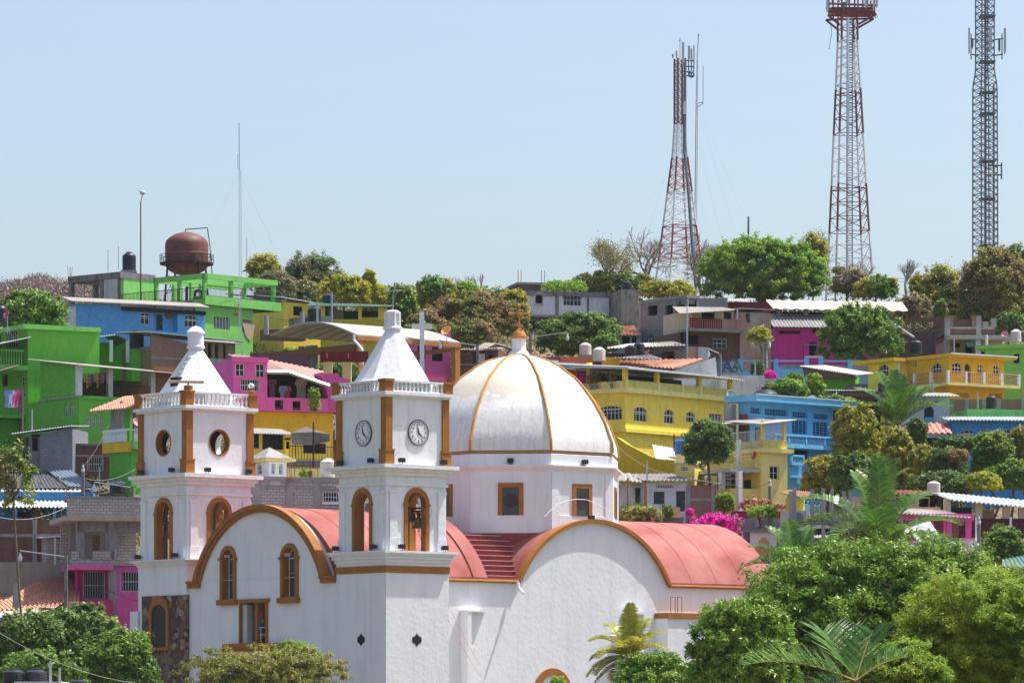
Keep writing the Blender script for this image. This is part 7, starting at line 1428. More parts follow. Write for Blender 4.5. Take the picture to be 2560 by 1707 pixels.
M.build('vent_holes',DARK,b.o)
A=b.r(1655,1122,-.5)[1]; roof(b.o,(-.3,-.5,A+.05),(w+.2,-.5,A+.05),(w+.2,2.6,z2+.35),(-.3,2.6,z2+.35),SHEETG,pitch=.3,amp=.06); b.box('white_sheet_patch',SHEETW,w*.78,w*.92,-.55,.6,A+.15,A+.62) if 0 else None
b.box('upper_wall',mat('blackish upper wall',(.03,.028,.03)),0,w,2.7,7,zt,b.r(0,900)[1]);  # nearly black wall behind the upper columns
for u in(1695,1980,2305): x=b.r(u,0,2.4)[0]; b.box('column',CONC,x-.2,x+.2,2.3,2.65,zt,b.r(0,890,2)[1])
x=w-1; b.box('column',CONC,x-.2,x+.2,2.3,2.65,zt,b.r(0,890,2)[1]); ze_=b.r(0,900,1.2)[1]; zz=b.r(0,800,4)[1]; wr=b.r(xe+165,0,1.2)[0]
roof(b.o,(.1,1.2,ze_),(wr,1.2,ze_-.05),(wr+.2,4.6,zz),(.1,4.6,zz),mat('pale cream sheet',(.56,.5,.41),stain=.35,sc2=.5,streak=0),pitch=.9,amp=.05)
M=MB().cyl(b.cr(xe+10,1090,-.6),b.cr(xe+230,1235,-3),.12,.12,8); M.build('sloping_pipe',CONCP,b.o,True)
tree('l',120,1040,885,1500,378,'wide layered bright leafy tree in front of the magenta house','green',30000,.28,60,.2,fill=.3,bark=BARKP); 
b=Hs('l','wall_ruin','brown patched gable wall and rubble bank between the magenta house and brick balcony house','wall',1505,1130,400,-4)
x0=b.r(925,0)[0]; b.box('rubble_wall',mat('dark rubble',(.1,.085,.08),stain=.7,sc2=2,streak=0,bump=1),x0,b.r(1380,0)[0],0,1,0,b.r(0,1180)[1]); b.box('brick_wall',BRICKD,b.r(1378,0)[0],0,-.2,3,0,b.zt+1)
b=Hs('l','reed_fence','tall fence of dry brown canes above the rubble bank','fence',930,1000,402,2); w=b.r(1380,0)[0]; M=MB(); rng=random.Random(3); x=0; zb_=b.r(0,1180)[1]
while x<w: M.box(x,x+.07,rng.uniform(-.05,.05),.08,zb_,b.zt+rng.uniform(-.3,.4)); x+=.14
M.build('canes',mat('dry cane',(.24,.13,.07),stain=.5),b.o); b.box('rail',WOOD,0,w,.08,.16,zb_+1,zb_+1.15)
tank('l',1112,1240,1258,1420,376,'big black water tank behind the bright orange yellow house')
b=Hs('l','brick_frame_house','unfinished brick house with concrete frame and open top, on the upper right','house',1505,1195,392,5)
w=b.r(2035,0)[0]; zt=b.r(0,985)[1]; xm=b.r(1870,0)[0]; zm=b.r(0,1105)[1]; b.body(BRICKD,0,w,0,5,b.zt,zm,name='brick_wall'); b.box('brick_wall',BRICKD,b.r(1590,0)[0],b.r(1780,0)[0],.15,.3,zm,zt-.3); b.box('brick_wall',BRICK,b.r(1530,0)[0],b.r(1585,0)[0],0,.3,zm,zt); b.box('brick_wall',BRICK,b.r(1785,0)[0],b.r(1840,0)[0],0,.3,zm,zt)
b.box('beam',CONC,0,w,-.06,.1,zm-.2,zm); 
for u,h in((1515,zt),(1855,zt),(2020,zt-.2),(1930,zt-.5)): x=b.r(u,0)[0]; b.box('column',CONC,x-.2,x+.25,-.08,.3,0 if u in(1515,1855) else zm,h)
zl=b.r(0,1210)[1]; b.box('slab',CONCP,0,b.r(2200,0)[0],-1.5,1,zl-.35,zl); b.body(mat('dusty rose wall',(.32,.22,.2),stain=.4),0,b.r(1830,0)[0],.5,5,0,zl-.36,RH=[(1600,1300,1655,1345,0,'o'),(1715,1290,1790,1420,0,'o')],name='lower_wall'); b.body(mat('pale pink wall',(.62,.48,.44),stain=.3),b.r(1865,0)[0],b.r(2125,0)[0],.5,5,0,zl-.36,RH=[(1870,1330,1925,1415,0,'o')],name='lower_wall'); x=b.r(1850,0,-1)[0]; b.box('post',WW,x-.2,x+.2,-1.2,-.8,0,zl-.36)
M=MB(); M.add([b.cr(1715,1295,-.9),b.cr(1825,1262,-.9),b.cr(1810,1335,-.9),b.cr(1735,1340,-.9)],[(0,1,2,3)]); M.build('hammock_cloth',mat('teal cloth',(.12,.35,.33)),b.o)
tank('l',2205,2320,1145,1285,388,'white water tank on the upper right roofs',TANKC); tank('l',2325,2460,1150,1280,392,'grey green water tank at the right frame edge',mat('grey green tank',(.12,.17,.18),bump=0)); dish('l',2143,1205,389,.28,'pink satellite dish beside the white tank, upper right',(.75,.25,.3),-20,25,.4)
# orange-yellow house
b=Hs('m','yellow_house','orange yellow house with arched grilled windows and white-railed balcony, upper right','house',1545,195,352,34)
zt=b.zt; w=b.r(2105,0)[0]; d=b.l(1112,240)[0]; zb1=b.r(1545,490)[1]; 
b.body(YELO,0,w,0,d,0,zt-.15,RH=[(1568,270,1675,380,.8),(1697,285,1760,492,.9,'d'),(1833,290,1890,395,1.0),(1995,300,2062,405,1.0)],LH=[(1357,275,1458,385,.8),(1168,262,1205,318,0)])
d2=b.l(705,240,-.8)[0]; b.body(YEL,-.8,4,d+.02,d2,0,zt-.2,LH=[(810,280,913,415,.8)],name='wing_wall')
x1=b.r(2180,0)[0]; b.box('roof_slab',YELO,-.4,x1,-.7,d+1,zt-.15,zt+.1); b.box('roof_slab',YELO,-1.6,.1,d-.3,d2+1.2,zt-.2,zt+.08); b.box('roof_edge',WHITE,-.45,x1+.05,-.75,-.7,zt+.02,zt+.12)
b.box('balcony_slab',YELP,-1.1,x1,-1.1,0,zb1-.2,zb1); b.box('balcony_slab',YELP,-1.1,0,0,d,zb1-.2,zb1)
M=MB(); hz=b.r(1545,375)[1]-zb1; rail(M,(-1,-1,zb1),(x1-.1,-1,zb1),hz,.2,.018,.03,True); rail(M,(-1,d,zb1),(-1,-1,zb1),hz,.2,.018,.03,True); rail(M,(x1-.1,-1,zb1),(x1-.1,1,zb1),hz,.2,.018,.03); M.build('railing',mat('rusty rose iron',(.4,.22,.2),bump=0),b.o)
for t in np.linspace(0,1,5): x=-1+(x1-.1+1)*t; b.box('rail_post',WHITE,x-.1,x+.1,-1.1,-.9,zb1,zb1+hz+.05)
for t in(.33,.66,1): y=-1+(d+1)*t; b.box('rail_post',WHITE,-1.1,-.9,y-.1,y+.1,zb1,zb1+hz+.05)
b.box('drain_pipe',WHITE,-.95,-.83,d-.1,d+.02,zt-3.4,zt-.2); b.body(YELO,.05,w,-.02,0,0,zb1-.21,RH=[(1618,585,1755,635,0,'lk'),(1945,590,2085,650,0,'lk')],name='lower_front')
b=Hs('m','green_house','light green house at the right frame edge with dark square windows','house',1915,120,362,-25)
xr=b.r(2420,0)[0]; b.th=0; bpy.data.objects.remove(b.o); b=Hs('m','green_house','light green house at the right frame edge with a dark square window','house',1915,122,366,-20); w=b.r(2420,0)[0]; b.body(GREEN,0,w,0,6,0,b.zt,RH=[(2203,185,2263,280,0,'o')]); b.box('parapet',GREEN,-.8,w,-.3,6,b.zt-.1,b.zt+.2)
# cyan fence line and blue walls
b=Hs('k','blue_fence','light blue rail fence with white gate frame, before the magenta house','fence',1272,82,372,2)
w=b.r(2500,0)[0]; zt=b.zt; zg_=b.r(0,165)[1]; M=MB()
for v in(82,): M.box(0,b.r(1875,0)[0],0,.12,b.r(0,82)[1],b.r(0,68)[1]); M.box(b.r(2025,0)[0],w,0,.12,b.r(0,82)[1],b.r(0,68)[1])
for u in(1280,1605,1885,2015,2280,2480): x=b.r(u,0)[0]; M.box(x-.18,x+.18,-.05,.2,0,b.r(0,60)[1] if u not in(1885,2015) else b.r(0,35)[1])
M.build('rails',CYAN,b.o); b.box('gate_lintel',mat('pale blue lintel',(.5,.62,.7)),b.r(1878,0)[0],b.r(2020,0)[0],-.08,.2,b.r(0,45)[1],b.r(0,30)[1]); b.box('base_wall',CYAN,0,b.r(1480,0)[0],-.2,.1,0,b.r(0,172)[1]); b.box('base_wall',CYAN,b.r(1600,0)[0],b.r(1880,0)[0],-1.5,-1.2,0,b.r(0,160)[1]); b.box('stone_base',CONC,b.r(1605,0)[0],w,.3,.6,0,b.r(0,110)[1])
b.box('base_wall',mat('dusty teal wall',(.2,.36,.42)),b.r(2150,0)[0],w+3,-.6,-.3,0,b.r(0,210)[1])
b=Hs('k','graffiti_wall','grey wall painted with blue and green block letters, behind the big yellow house','wall',930,85,366,2); w=b.r(1270,0)[0]; b.body(mat('worn pale wall',(.42,.42,.46),stain=.6),0,w,0,2,0,b.zt); b.box('white_panel',WW,.1,b.r(1055,0)[0],-.05,0,b.r(0,185)[1],b.zt-.1)
GRm=mat('graffiti blue',(.03,.07,.35),bump=0); GR2=mat('graffiti grey green',(.12,.2,.2),bump=0)
for ch,u,m in(('R',1105,GR2),('A',1160,GRm),('G',1205,GR2),('A',1248,GR2)): p=b.cr(u,135,-.02); textobj(ch,1.5,p,(1,0,0),(0,0,1),b.o,'graffiti_letter',m)
b=Hs('k','white_wall','tall stained white wall below the graffiti wall, right of the big yellow house','wall',1215,212,350,3); w=b.r(1498,0)[0]; b.body(mat('stained white render',(.7,.7,.7),stain=.6,sc2=.5,stc=(.25,.25,.26)),b.r(1100,0)[0],w,0,6,0,b.zt); b.box('eave',CONCP,w,b.r(1605,0)[0],0,3,b.r(0,290)[1],b.r(0,235)[1]); b.box('blue_gate',CYAN,b.r(1250,0,4)[0],w,4,4.1,b.zt,b.zt+.3)
b=Hs('k','green_shed','green brick shed with wide sloping brown sheet roof, right of the magenta bougainvillea','shed',2250,195,352,-18)
xl=b.r(1905,0)[0]; M=MB(); A=b.r(1905,225); M.ext([(xl,0),(xl,A[1]),(0,b.zt),(0,0)],lambda s,z,dd:(s,dd,z),0,4); M.build('wall',mat('vivid green brick paint',(.14,.5,.05),brick=(.28,.09,.01),mortar=(.1,.4,.03),stain=.2),b.o)
A=b.cr(1815,125,-1.5);B=b.cr(2334,205,-1.5); roof(b.o,A,B,(B[0]+.3,3,B[2]+.45),(A[0]+1,3,A[2]+.35),SHEETP); M=MB(); M.ext([(A[0]+.2,A[2]-.08),(B[0]-.3,B[2]-.08),(B[0]-.3,B[2]-.2),(xl,b.r(1905,225)[1]-.2)],lambda s,z,dd:(s,dd,z),-1.3,.1); M.build('roof_underside',mat('brown roof underside',(.16,.1,.07)),b.o)
tree('k',1495,1600,175,240,356,'magenta bougainvillea on the blue wall','pink',1200,.2,8,.4,name='bougainvillea',cat='shrub'); tree('k',1380,1490,85,225,362,'small dark green tree behind an aerial on the blue wall','dark',1800,.24,10,.34)
tree('k',1690,1860,195,340,347,'round green shrub left of the green shed','green',2800,.26,14,.3); tree('k',1500,1900,250,470,343,'tangle of green plants behind the light blue house','green',6000,.26,24,.28,k2='bright',k2f=.3,name='thicket',cat='bush'); tree('k',1860,2040,195,420,346,'feathery pale green plant before the green shed','lime',1200,.24,14,.3); tree('k',1940,2334,400,560,338,'pale green bushes above the light blue roof','green',6000,.26,26,.28,k2='lime',k2f=.5,name='thicket',cat='bush')
# garage
b=Hs('m','dark_garage','long low concrete roofed dark garage, under the orange yellow house','garage',300,575,343,3); w=b.r(905,0)[0]; zt=b.zt; b.box('roof_slab',mat('brown concrete',(.16,.12,.1),stain=.4),0,w,-.5,5,b.r(0,620)[1],zt); roof(b.o,(-.1,-.7,zt+.05),(w*.8,-.7,zt+.08),(w*.8,2,zt+.3),(-.1,2,zt+.3),SHEETG); b.box('back_wall',DARK,0,w,4,4.3,0,zt-.3); b.box('pillar',CONC,b.r(555,0)[0],b.r(588,0)[0],0,.4,0,zt-.5); b.box('pillar',BRICK,b.r(885,0)[0],w,0,.5,0,zt-.5); b.box('stone_wall',mat('dark rubble',(.1,.085,.08)),b.r(500,0)[0],b.r(712,0)[0],1,2,zt,b.r(0,490,1)[1]); b.box('left_wall',CONCD,-.2,.3,0,4,0,zt-.5)
b.box('vent_block_wall',WW,b.r(240,0)[0],b.r(310,0)[0],-.6,-.4,0,b.r(0,625)[1])
tank('m',925,1035,390,560,345,'black water tank behind the coconut palm, the taller one'); tank('m',805,915,450,600,343.5,'black water tank with a shiny glint, left of the coconut palm')
tree('m',560,680,375,500,348,'reddish stack of plants by the green shed end','rust',500,.24,7,.3,name='plant',cat='plant') if 0 else None
# white house with arched blue door
b=Hs('m','white_house','white house with arched dark blue door and corrugated eave, behind the coconut palm','house',1540,620,334,3)
xl=b.r(1125,0)[0]; zt=b.zt; b.body(WW,xl,0,0,5,0,zt,RH=[(1280,722,1382,892,1.0,'o'),(1390,672,1422,695,0,'o')]); b.box('gate',CYAN,b.r(1290,0)[0],b.r(1380,0)[0],.05,.12,0,b.r(0,830)[1]); b.box('door',mat('navy door',(.03,.05,.12)),b.r(1285,0)[0],b.r(1380,0)[0],.2,.25,0,b.r(0,735)[1]); roof(b.o,(xl,-.7,b.r(0,610,-.7)[1]),(b.r(1640,0)[0],-.7,b.r(0,612,-.7)[1]),(b.r(1640,0)[0],5,b.r(0,600)[1]+.5),(xl,5,b.r(0,600)[1]+.5),SHEETP,pitch=.25,amp=.04)
b=Hs('m','brick_wall','red brick wall with concrete columns right of the white house','wall',1565,635,337,-2); w=b.r(2420,0)[0]; b.body(BRICK,0,w,0,.5,0,b.r(0,655)[1]); 
for u in(1568,1720,1895,2050,2305): x=b.r(u,0)[0]; b.box('column',CONC,x-.15,x+.15,-.06,.1,0,b.r(0,650)[1])
tank('m',1918,2030,608,750,333,'black water tank on the light green roof, lower right')
b=Hs('m','green_roof_parapet','bright green flat-roofed storey behind the blue house, right edge','house',1945,755,331,10); w=b.r(2420,0)[0]; xl=b.r(1725,0)[0]; b.body(GREEN,xl,w,0,4,0,b.zt)
b=Hs('m','blue_house','deep sky blue house with arched windows and white-edged roof at the right frame edge','house',1568,862,327,2); w=b.r(2420,0)[0]; zt=b.zt; b.body(paint('deep sky blue paint',(.06,.3,.68)),0,w,0,4,0,zt,RH=[(1648,962,1795,1070,.6),(1850,960,1948,1060,1.0,'g'),(2082,960,2232,1062,.6)]); roof(b.o,(-.5,-.6,b.r(0,858,-.6)[1]),(w,-.6,b.r(0,862,-.6)[1]),(w,3,b.r(0,828,3)[1]),(-.5,3,b.r(0,828,3)[1]),SHEETW,pitch=.25,amp=.05)
b=Hs('m','tiled_porch','small porch with ridged salmon tile roof, left of the deep blue house','porch',1280,1000,325,2); w=b.r(1568,0)[0]; b.box('dark_room',DARK,0,w,.5,3,0,b.zt-.3); roof(b.o,(-.1,-.3,b.zt),(w,-.3,b.zt),(w,3,b.r(0,892,3)[1]),(-.1,3,b.r(0,892,3)[1]),mat('salmon tile',(.6,.25,.2),stain=.2),'tile_roof',pitch=.42,amp=.07)
palm('m',1010,925,329,'coconut palm in front of the white house and dark garage',[(100,78,4.2,.6,1.0),(75,70,4.2,.7,1.0),(20,55,4.6,1.0,1.1),(5,40,4.4,1.2,1.0),(160,58,4.4,1.3,1.1),(178,45,4.4,1.5,1.1),(190,35,4.0,1.6,1.0),(215,50,3.6,1.8,1.0),(130,70,4.4,.8,1.0),(330,48,3.6,1.5,1.0),(250,62,3.4,1.4,.9),(300,65,3.6,1.2,.9),(182,8,3.6,.8,.5),(350,10,3.4,1.2,.6),(50,60,4.2,1.2,1.0)],'palm',bot=15,dn=12,lw=.09,hg=.5)
# light blue big house
b=Hs('k','blue_house','light blue three-storey house with lattice balconies, the largest blue one','house',1365,498,325,44)
zt=b.zt; w=b.r(2122,0)[0]; zbal=b.r(1365,735)[1]; d=5; 
dL=b.l(1262,0)[0]; b.body(CYAN,0,w,0,dL,0,zt+.35,RH=[(1368,508,1467,560,0,'g'),(1500,520,1712,580,0,'g'),(1752,545,1890,598,0,'g'),(1948,562,2085,612,0,'g'),(1500,596,1602,640,0,'lk'),(1655,610,1712,640,0,'lk'),(1750,622,1890,745,0,'lk'),(1942,638,2082,765,0,'lk'),(1750,885,1905,1000,0,'o'),(1965,965,2070,1030,0,'lk')],bar=LBLUE)
for o in b.o.children:
    pass
ww=b.r(2245,0)[0]; b.box('roof_slab',CYAN,-.6,ww,-1.2,dL+.8,zt+.35,zt+.75); b.box('stained_ledge',mat('worn pale blue',(.4,.55,.65),stain=.5),-.65,ww+.03,-1.25,dL+.8,zt+.751,zt+.85)
zB=b.r(1705,855,-1.4)[1]; zT=b.r(1705,745,-1.4)[1]; wb=b.r(2222,0,-1.4)[0]; x0=b.r(1600,0,-1.4)[0]; b.box('balcony_slab',CYAN,x0,wb,-1.4,.1,zB-.1,zB+.2); b.box('balcony_coping',CYAN,x0,wb,-1.45,-1.2,zT-.15,zT); M=MB(); x=x0
LAT=mat('blue lattice block',(.12,.36,.6)); n=0
while x<wb-.1:
    M.cyl((x,-1.35,zB+.2),(x+.3,-1.35,zT-.15),.035,.035,4); M.cyl((x+.3,-1.35,zB+.2),(x,-1.35,zT-.15),.035,.035,4); M.cyl((x,-1.35,zB+.2),(x,-1.35,zT-.15),.03,.03,4); x+=.3
M.box(x0,wb,-1.37,-1.33,(zB+zT)/2-.03,(zB+zT)/2+.03); M.build('lattice',CYAN,b.o); b.box('lattice_back',LAT,x0,wb,-1.25,-1.22,zB+.2,zT-.15)
for t in(0,.2,.45,.72,1): x=x0+(wb-x0)*t; b.box('balcony_post',CYAN,x-.08,x+.08,-1.42,-1.2,zB+.2,zT)
b.box('balcony_box',CYAN,b.r(1748,0,-2.5)[0],b.r(1868,0,-2.5)[0],-2.5,-2.3,b.r(0,1040,-2.5)[1],b.r(0,1020,-2.5)[1]); xa,xb=b.r(1748,0,-2.5)[0],b.r(1868,0,-2.5)[0]; zA,zC=b.r(1800,1030,-2.5)[1],b.r(1800,935,-2.5)[1]
M=MB(); M.box(xa,xb,-2.5,-2.35,zA,zA+.2).box(xa,xb,-2.5,-2.35,zC-.15,zC).box(xa,xa+.15,-2.5,-2.35,zA,zC).box(xb-.15,xb,-2.5,-2.35,zA,zC); x=xa
while x<xb-.2: M.cyl((x,-2.42,zA+.2),(x+.3,-2.42,zC-.15),.04,.04,4).cyl((x+.3,-2.42,zA+.2),(x,-2.42,zC-.15),.04,.04,4); x+=.3
M.build('balcony_lattice',CYAN,b.o); b.box('lattice_back',LAT,xa+.1,xb-.1,-2.33,-2.3,zA,zC); b.body(mat('pale blue brick',(.16,.45,.72),brick=(.3,.1,.01),mortar=(.1,.34,.55)),b.r(1710,0,-2.2)[0],b.r(1840,0,-2.2)[0],-2.2,0,0,zA-.02,name='stair_wall')
x=b.r(1908,0,-2.4)[0]; b.box('post',CYAN,x-.15,x+.15,-2.4,-2.1,0,b.r(0,1050,-2.4)[1]); b.box('porch_beam',CYAN,xb,x+.2,-2.45,-2.1,b.r(0,1070,-2.4)[1],b.r(0,1045,-2.4)[1])
yw=-3; xa,xb=b.r(1845,0,yw)[0],b.r(2100,0,yw)[0]; zt2=b.r(1970,1200,yw)[1]; b.body(mat('pale blue brick',(.16,.45,.72)),xa,xb,yw,yw+.3,0,zt2-1.6,name='yard_wall'); M=MB(); x=xa
while x<xb-.3:
    for k in range(3): z=zt2-1.6+k*.5; M.cyl((x,yw+.1,z),(x+.45,yw+.1,z+.5),.05,.05,4).cyl((x+.45,yw+.1,z),(x,yw+.1,z+.5),.05,.05,4)
    x+=.45
M.box(xa,xb,yw,yw+.2,zt2-.1,zt2).box(xa,xb,yw,yw+.2,zt2-1.62,zt2-1.5); M.build('yard_lattice',CYAN,b.o); b.box('lattice_back',LAT,xa,xb,yw+.2,yw+.25,zt2-1.6,zt2-.1)
b.box('grey_column',CONC,-1.1,-.45,.9,1.5,zt-3,zt+.2); b.body(mat('red tile trim',(.4,.1,.07)),-1.35,-.02,.0,.2,zt-2.6,zt-.55,RH=[(1260,572,1348,638,0,'g')],name='grille_panel') if 0 else b.box('grille_panel',mat('red tile trim',(.4,.1,.07)),-.12,-.02,.2,dL-.2,zt-2.6,zt-.5)
dish('k',1930,450,330,.42,'grey mesh satellite dish on the light blue roof',(.45,.47,.5),10,10,.6)
b=Hs('k','concrete_cistern','pale concrete cistern with a black round lid behind the light blue house','tank',1560,400,335,12); w=b.r(1672,0)[0]; xl=b.r(1440,0)[0]; b.box('cistern',CONCP,xl,w,0,3,0,b.zt); MB().lathe(((xl+w)/2,1.5,b.zt),[(1.0,0),(1.0,.2),(.7,.45),(.3,.6),(.3,.75)],18).build('lid',TANKB,b.o,True)
b=Hs('k','blue_yard','small light blue walled yard with blue tubs, right of the golden tree','wall',2265,1142,316,4); w=b.r(2440,0)[0]; b.box('wall',CYAN,0,w,0,.3,0,b.zt); b.box('wall',CYAN,w,w+.3,-2,.3,0,b.zt-.3)
tree('k',1850,2300,945,1330,317,'golden green tree in front of the light blue house','gold',16000,.22,34,.28)
# hillside trees right
tree('m',330,820,700,1568,318,'large golden tree right of the light blue house','gold',34000,.22,60,.24,k2='green',k2f=.12)
tree('m',760,1180,960,1568,319,'golden brown tree in the middle of the right hillside','gold',20000,.22,40,.24,k2='olive',k2f=.3)
tree('m',1100,1300,840,1180,321,'narrow dark green tree below the coconut palm','dark',7000,.22,20,.28)
tree('m',1120,1420,1130,1450,316,'orange tinged golden tree lower middle right','gold',9000,.22,24,.28,k2='rust',k2f=.3)
tree('m',1290,1720,1150,1568,314,'dark green tree beneath the deep blue house','dark',16000,.22,34,.26,k2='green',k2f=.2); tree('m',1380,1900,1030,1200,322,'dark glossy creeper along the deep blue house','dark',7000,.22,26,.26,name='creeper',cat='plant'); tree('m',1520,1740,1170,1290,312.6,'rusty dry bush among the dark trees','rust',2500,.2,12,.3,name='bush',cat='bush',bot=14)
tree('m',1780,2200,985,1450,315,'tall mid green leafy tree before the deep blue house','green',22000,.22,40,.26,k2='olive',k2f=.2)
tree('m',2130,2480,930,1400,317,'olive green tree at the right frame edge','olive',14000,.22,34,.26); tree('m',1950,2460,1280,1600,311,'round grey green tree at the lower right edge','green',16000,.22,30,.27,k2='olive',k2f=.3)
tree('m',1700,2070,1410,1600,309,'bright yellow green tree above the long shed roof','yellow',8000,.22,22,.28); tree('m',1100,1760,1400,1640,310,'dark hedge of trees behind the long shed','dark',12000,.24,30,.27)
tree('m',300,780,1200,1620,313,'dark undergrowth beneath the golden trees','dark',10000,.24,26,.28)
for u,v in((820,1440),): palm('m',890,1560,309,'small fan of palm leaves beneath the golden trees',[(150,60,2.6,.6,.7),(120,70,2.6,.5,.7),(90,75,2.4,.5,.7),(45,65,2.4,.7,.7),(165,45,2.6,.9,.7),(20,50,2.2,.9,.7)],'palm',bot=12)
# skyline right
tree('l',1640,2420,265,1180,432,'massive brown and green tree on the right skyline','olive',60000,.27,120,.18,fill=.4,k2='rust',k2f=.35)
tree('l',2040,2600,225,900,445,'dark green tree behind the massive brown one, right edge','dark',20000,.28,50,.24)
tree('l',1100,1700,470,1080,436,'yellow and green tangled tree left of the massive brown tree','olive',22000,.27,54,.22,k2='gold',k2f=.4)
tree('l',930,1340,760,1060,418,'dry brown creepers over the cane fence','brownish',9000,.26,30,.24,name='creeper',cat='plant')
tree('l',500,980,555,830,440,'green and gold tree right of the brown mast foot','green',9000,.27,26,.28,k2='gold',k2f=.5)
tree('l',1380,1520,820,1110,412,'hanging green vine at the cane fence end','green',2500,.26,14,.3,name='vine',cat='plant')
tree('l',-120,240,70,800,452,'thin golden tree between the domed tree and the brown mast','olive',6000,.25,40,.2,k2='yellow',k2f=.2)
tree('l',240,620,430,800,455,'thin dry scrub behind the brown mast','brownish',3500,.25,26,.22)
bare('l',1070,330,800,446,'forked leafless tree alone against the sky, upper right',.35,31,lv=5,r=.11,m=mat('grey bark',(.3,.27,.26)))
bare('l',560,380,800,458,'faint leafless tree right of the brown mast',.55,32,lv=5,r=.1)
bare('l',90,100,600,456,'leafless yellow flowering tree left of the brown mast',.4,33,lv=6,r=.16,leafk='yellow',nl=900)
bare('l',1500,440,800,438,'reddish twiggy treetop left of the massive brown tree',.4,34,lv=5,r=.08,leafk='rust',nl=700)
tree('l',2020,2380,960,1180,398,'dark greenery behind the brick frame house','dark',5000,.26,18,.3)
# ---------------- lower right ----------------
b=Hs('n','white_house','white house with ochre wall ornament and flat dark roofs, just right of the red roof','house',420,440,308,-8)
xl=b.r(222,0)[0]; zt=b.zt; b.body(mat('fresh white wall',(.72,.74,.78),stain=.15),xl,0,0,5,0,zt); M=MB(); c=b.cr(325,572,-.04)
M.ext([(c[0]+(.5+.07*math.cos(6*t))*math.cos(t),c[2]+(.7+.1*math.cos(4*t))*math.sin(t)) for t in np.linspace(0,2*math.pi,30)[:-1]],lambda s,z,dd:(s,dd-.04,z),-.04,.04); M.build('wall_ornament',mat('ochre ornament',(.5,.33,.12)),b.o)
b.box('roof_slab',CONCD,xl-.4,.1,-.4,5,zt-.05,zt+.15); w=b.r(640,0)[0]; b.body(WW,0.01,w,1.2,5,0,b.r(0,405)[1]); b.body(mat('mauve wall',(.42,.2,.36)),b.r(555,0)[0],b.r(840,0)[0],2.5,5,0,b.r(0,470)[1],RH=[(560,535,625,600,0),(650,535,690,610,0)],name='mauve_wall'); z1=b.r(0,492)[1]
roof(b.o,(b.r(400,0)[0],-.3,z1),(b.r(860,0)[0],-.3,b.r(0,492)[1]),(b.r(840,0,4)[0],4,b.r(0,440,4)[1]),(b.r(520,0,4)[0],4,b.r(0,440,4)[1]),SHEETG); x=b.r(536,0)[0]; b.box('porch_column',WHITE,x-.25,x+.25,-.2,.3,0,z1-.1); b.box('left_annex_roof',SHEETP,xl-3,xl,-.2,3,zt-1.4,zt-1.0); b.box('left_annex',WW,xl-3,xl,.2,3,0,zt-1.4)
b=Hs('n','grey_wall','long weathered grey wall above the white house roofs','wall',175,342,312,1); w=b.r(1000,0)[0]; b.box('wall',mat('weathered bluish wall',(.3,.31,.35),stain=.7,stc=(.1,.1,.11)),0,w,0,.4,0,b.zt); b.box('magenta_sheet',MAGD,b.r(100,0)[0],b.r(525,0)[0],.6,2.5,b.zt,b.r(0,290,1)[1])
b=Hs('n','white_roof','thin white flat roof over the porch, behind the grey air conditioner','roof',490,400,309,2); w=b.r(1100,0)[0]; b.box('roof_slab',SHEETW,0,w,0,3,b.zt-.15,b.zt+.1); 
for u in(535,720): x=b.r(u,0)[0]; b.box('post',BLACKBAR,x-.08,x+.08,0,.16,b.zt-2.2,b.zt-.15)
o=empty('air_conditioner',P('n',547,402,307)); tag(o,'grey air conditioner unit on the white flat roof','air conditioner'); MB().box(-.85,.85,-.3,.3,0,1.05).build('casing',mat('ac grey',(.45,.46,.44),bump=0),o); MB().lathe((0,0,0),[(.4,0),(.4,.04),(.1,.05)],18).build('fan_grille',GS,o); bpy.data.objects[-1] 
for c_ in o.children:
    if c_.name.startswith('fan'): c_.rotation_euler=(R(90),0,0); c_.location=(.25,-.31,.52)
dish('n',282,350,309,.32,'dusty red satellite dish on the grey wall, right of the bougainvillea',(.4,.09,.1),60,20,.5)
# rubble, tiles stack
o=MB(); rng=random.Random(5); c=P('k',1480,1420,312)
for i in range(90): x=rng.uniform(-1.6,1.6); z=rng.uniform(0,max(.1,.8-abs(x+.5)*.4)); o.cyl((x,rng.uniform(-.5,.5),z),(x+rng.uniform(-.1,.1),rng.uniform(-.5,.5)-.2,z+.22),.07,.07,5)
o=o.build('roof_tile_pile',mat('stacked tiles',(.5,.22,.15),stain=.4),None); o.location=(c[0],c[1],c[2]-.1); tag(o,'heap of stacked terracotta tiles below the pale yellow house','pile')
tree('k',1330,1620,1395,1510,309.5,'grassy scrub below the tile heap','lime',1800,.2,12,.3,name='scrub',cat='bush',bot=11)
b=Hs('k','small_shed','small shed with brown sheet roof between the yellow and light blue houses','shed',1790,1290,309,-20); xl=b.r(1690,0)[0]; b.box('wall',YELG,xl,0,0,2,0,b.zt-.3); roof(b.o,(xl-.3,-.4,b.zt+.1),(b.r(1900,0)[0],-.4,b.r(1900,1335)[1]),(b.r(1850,0)[0],2,b.r(1850,1300)[1]+.3),(xl-.3,2,b.zt+.4),mat('rust brown sheet',(.25,.13,.08),stain=.5))
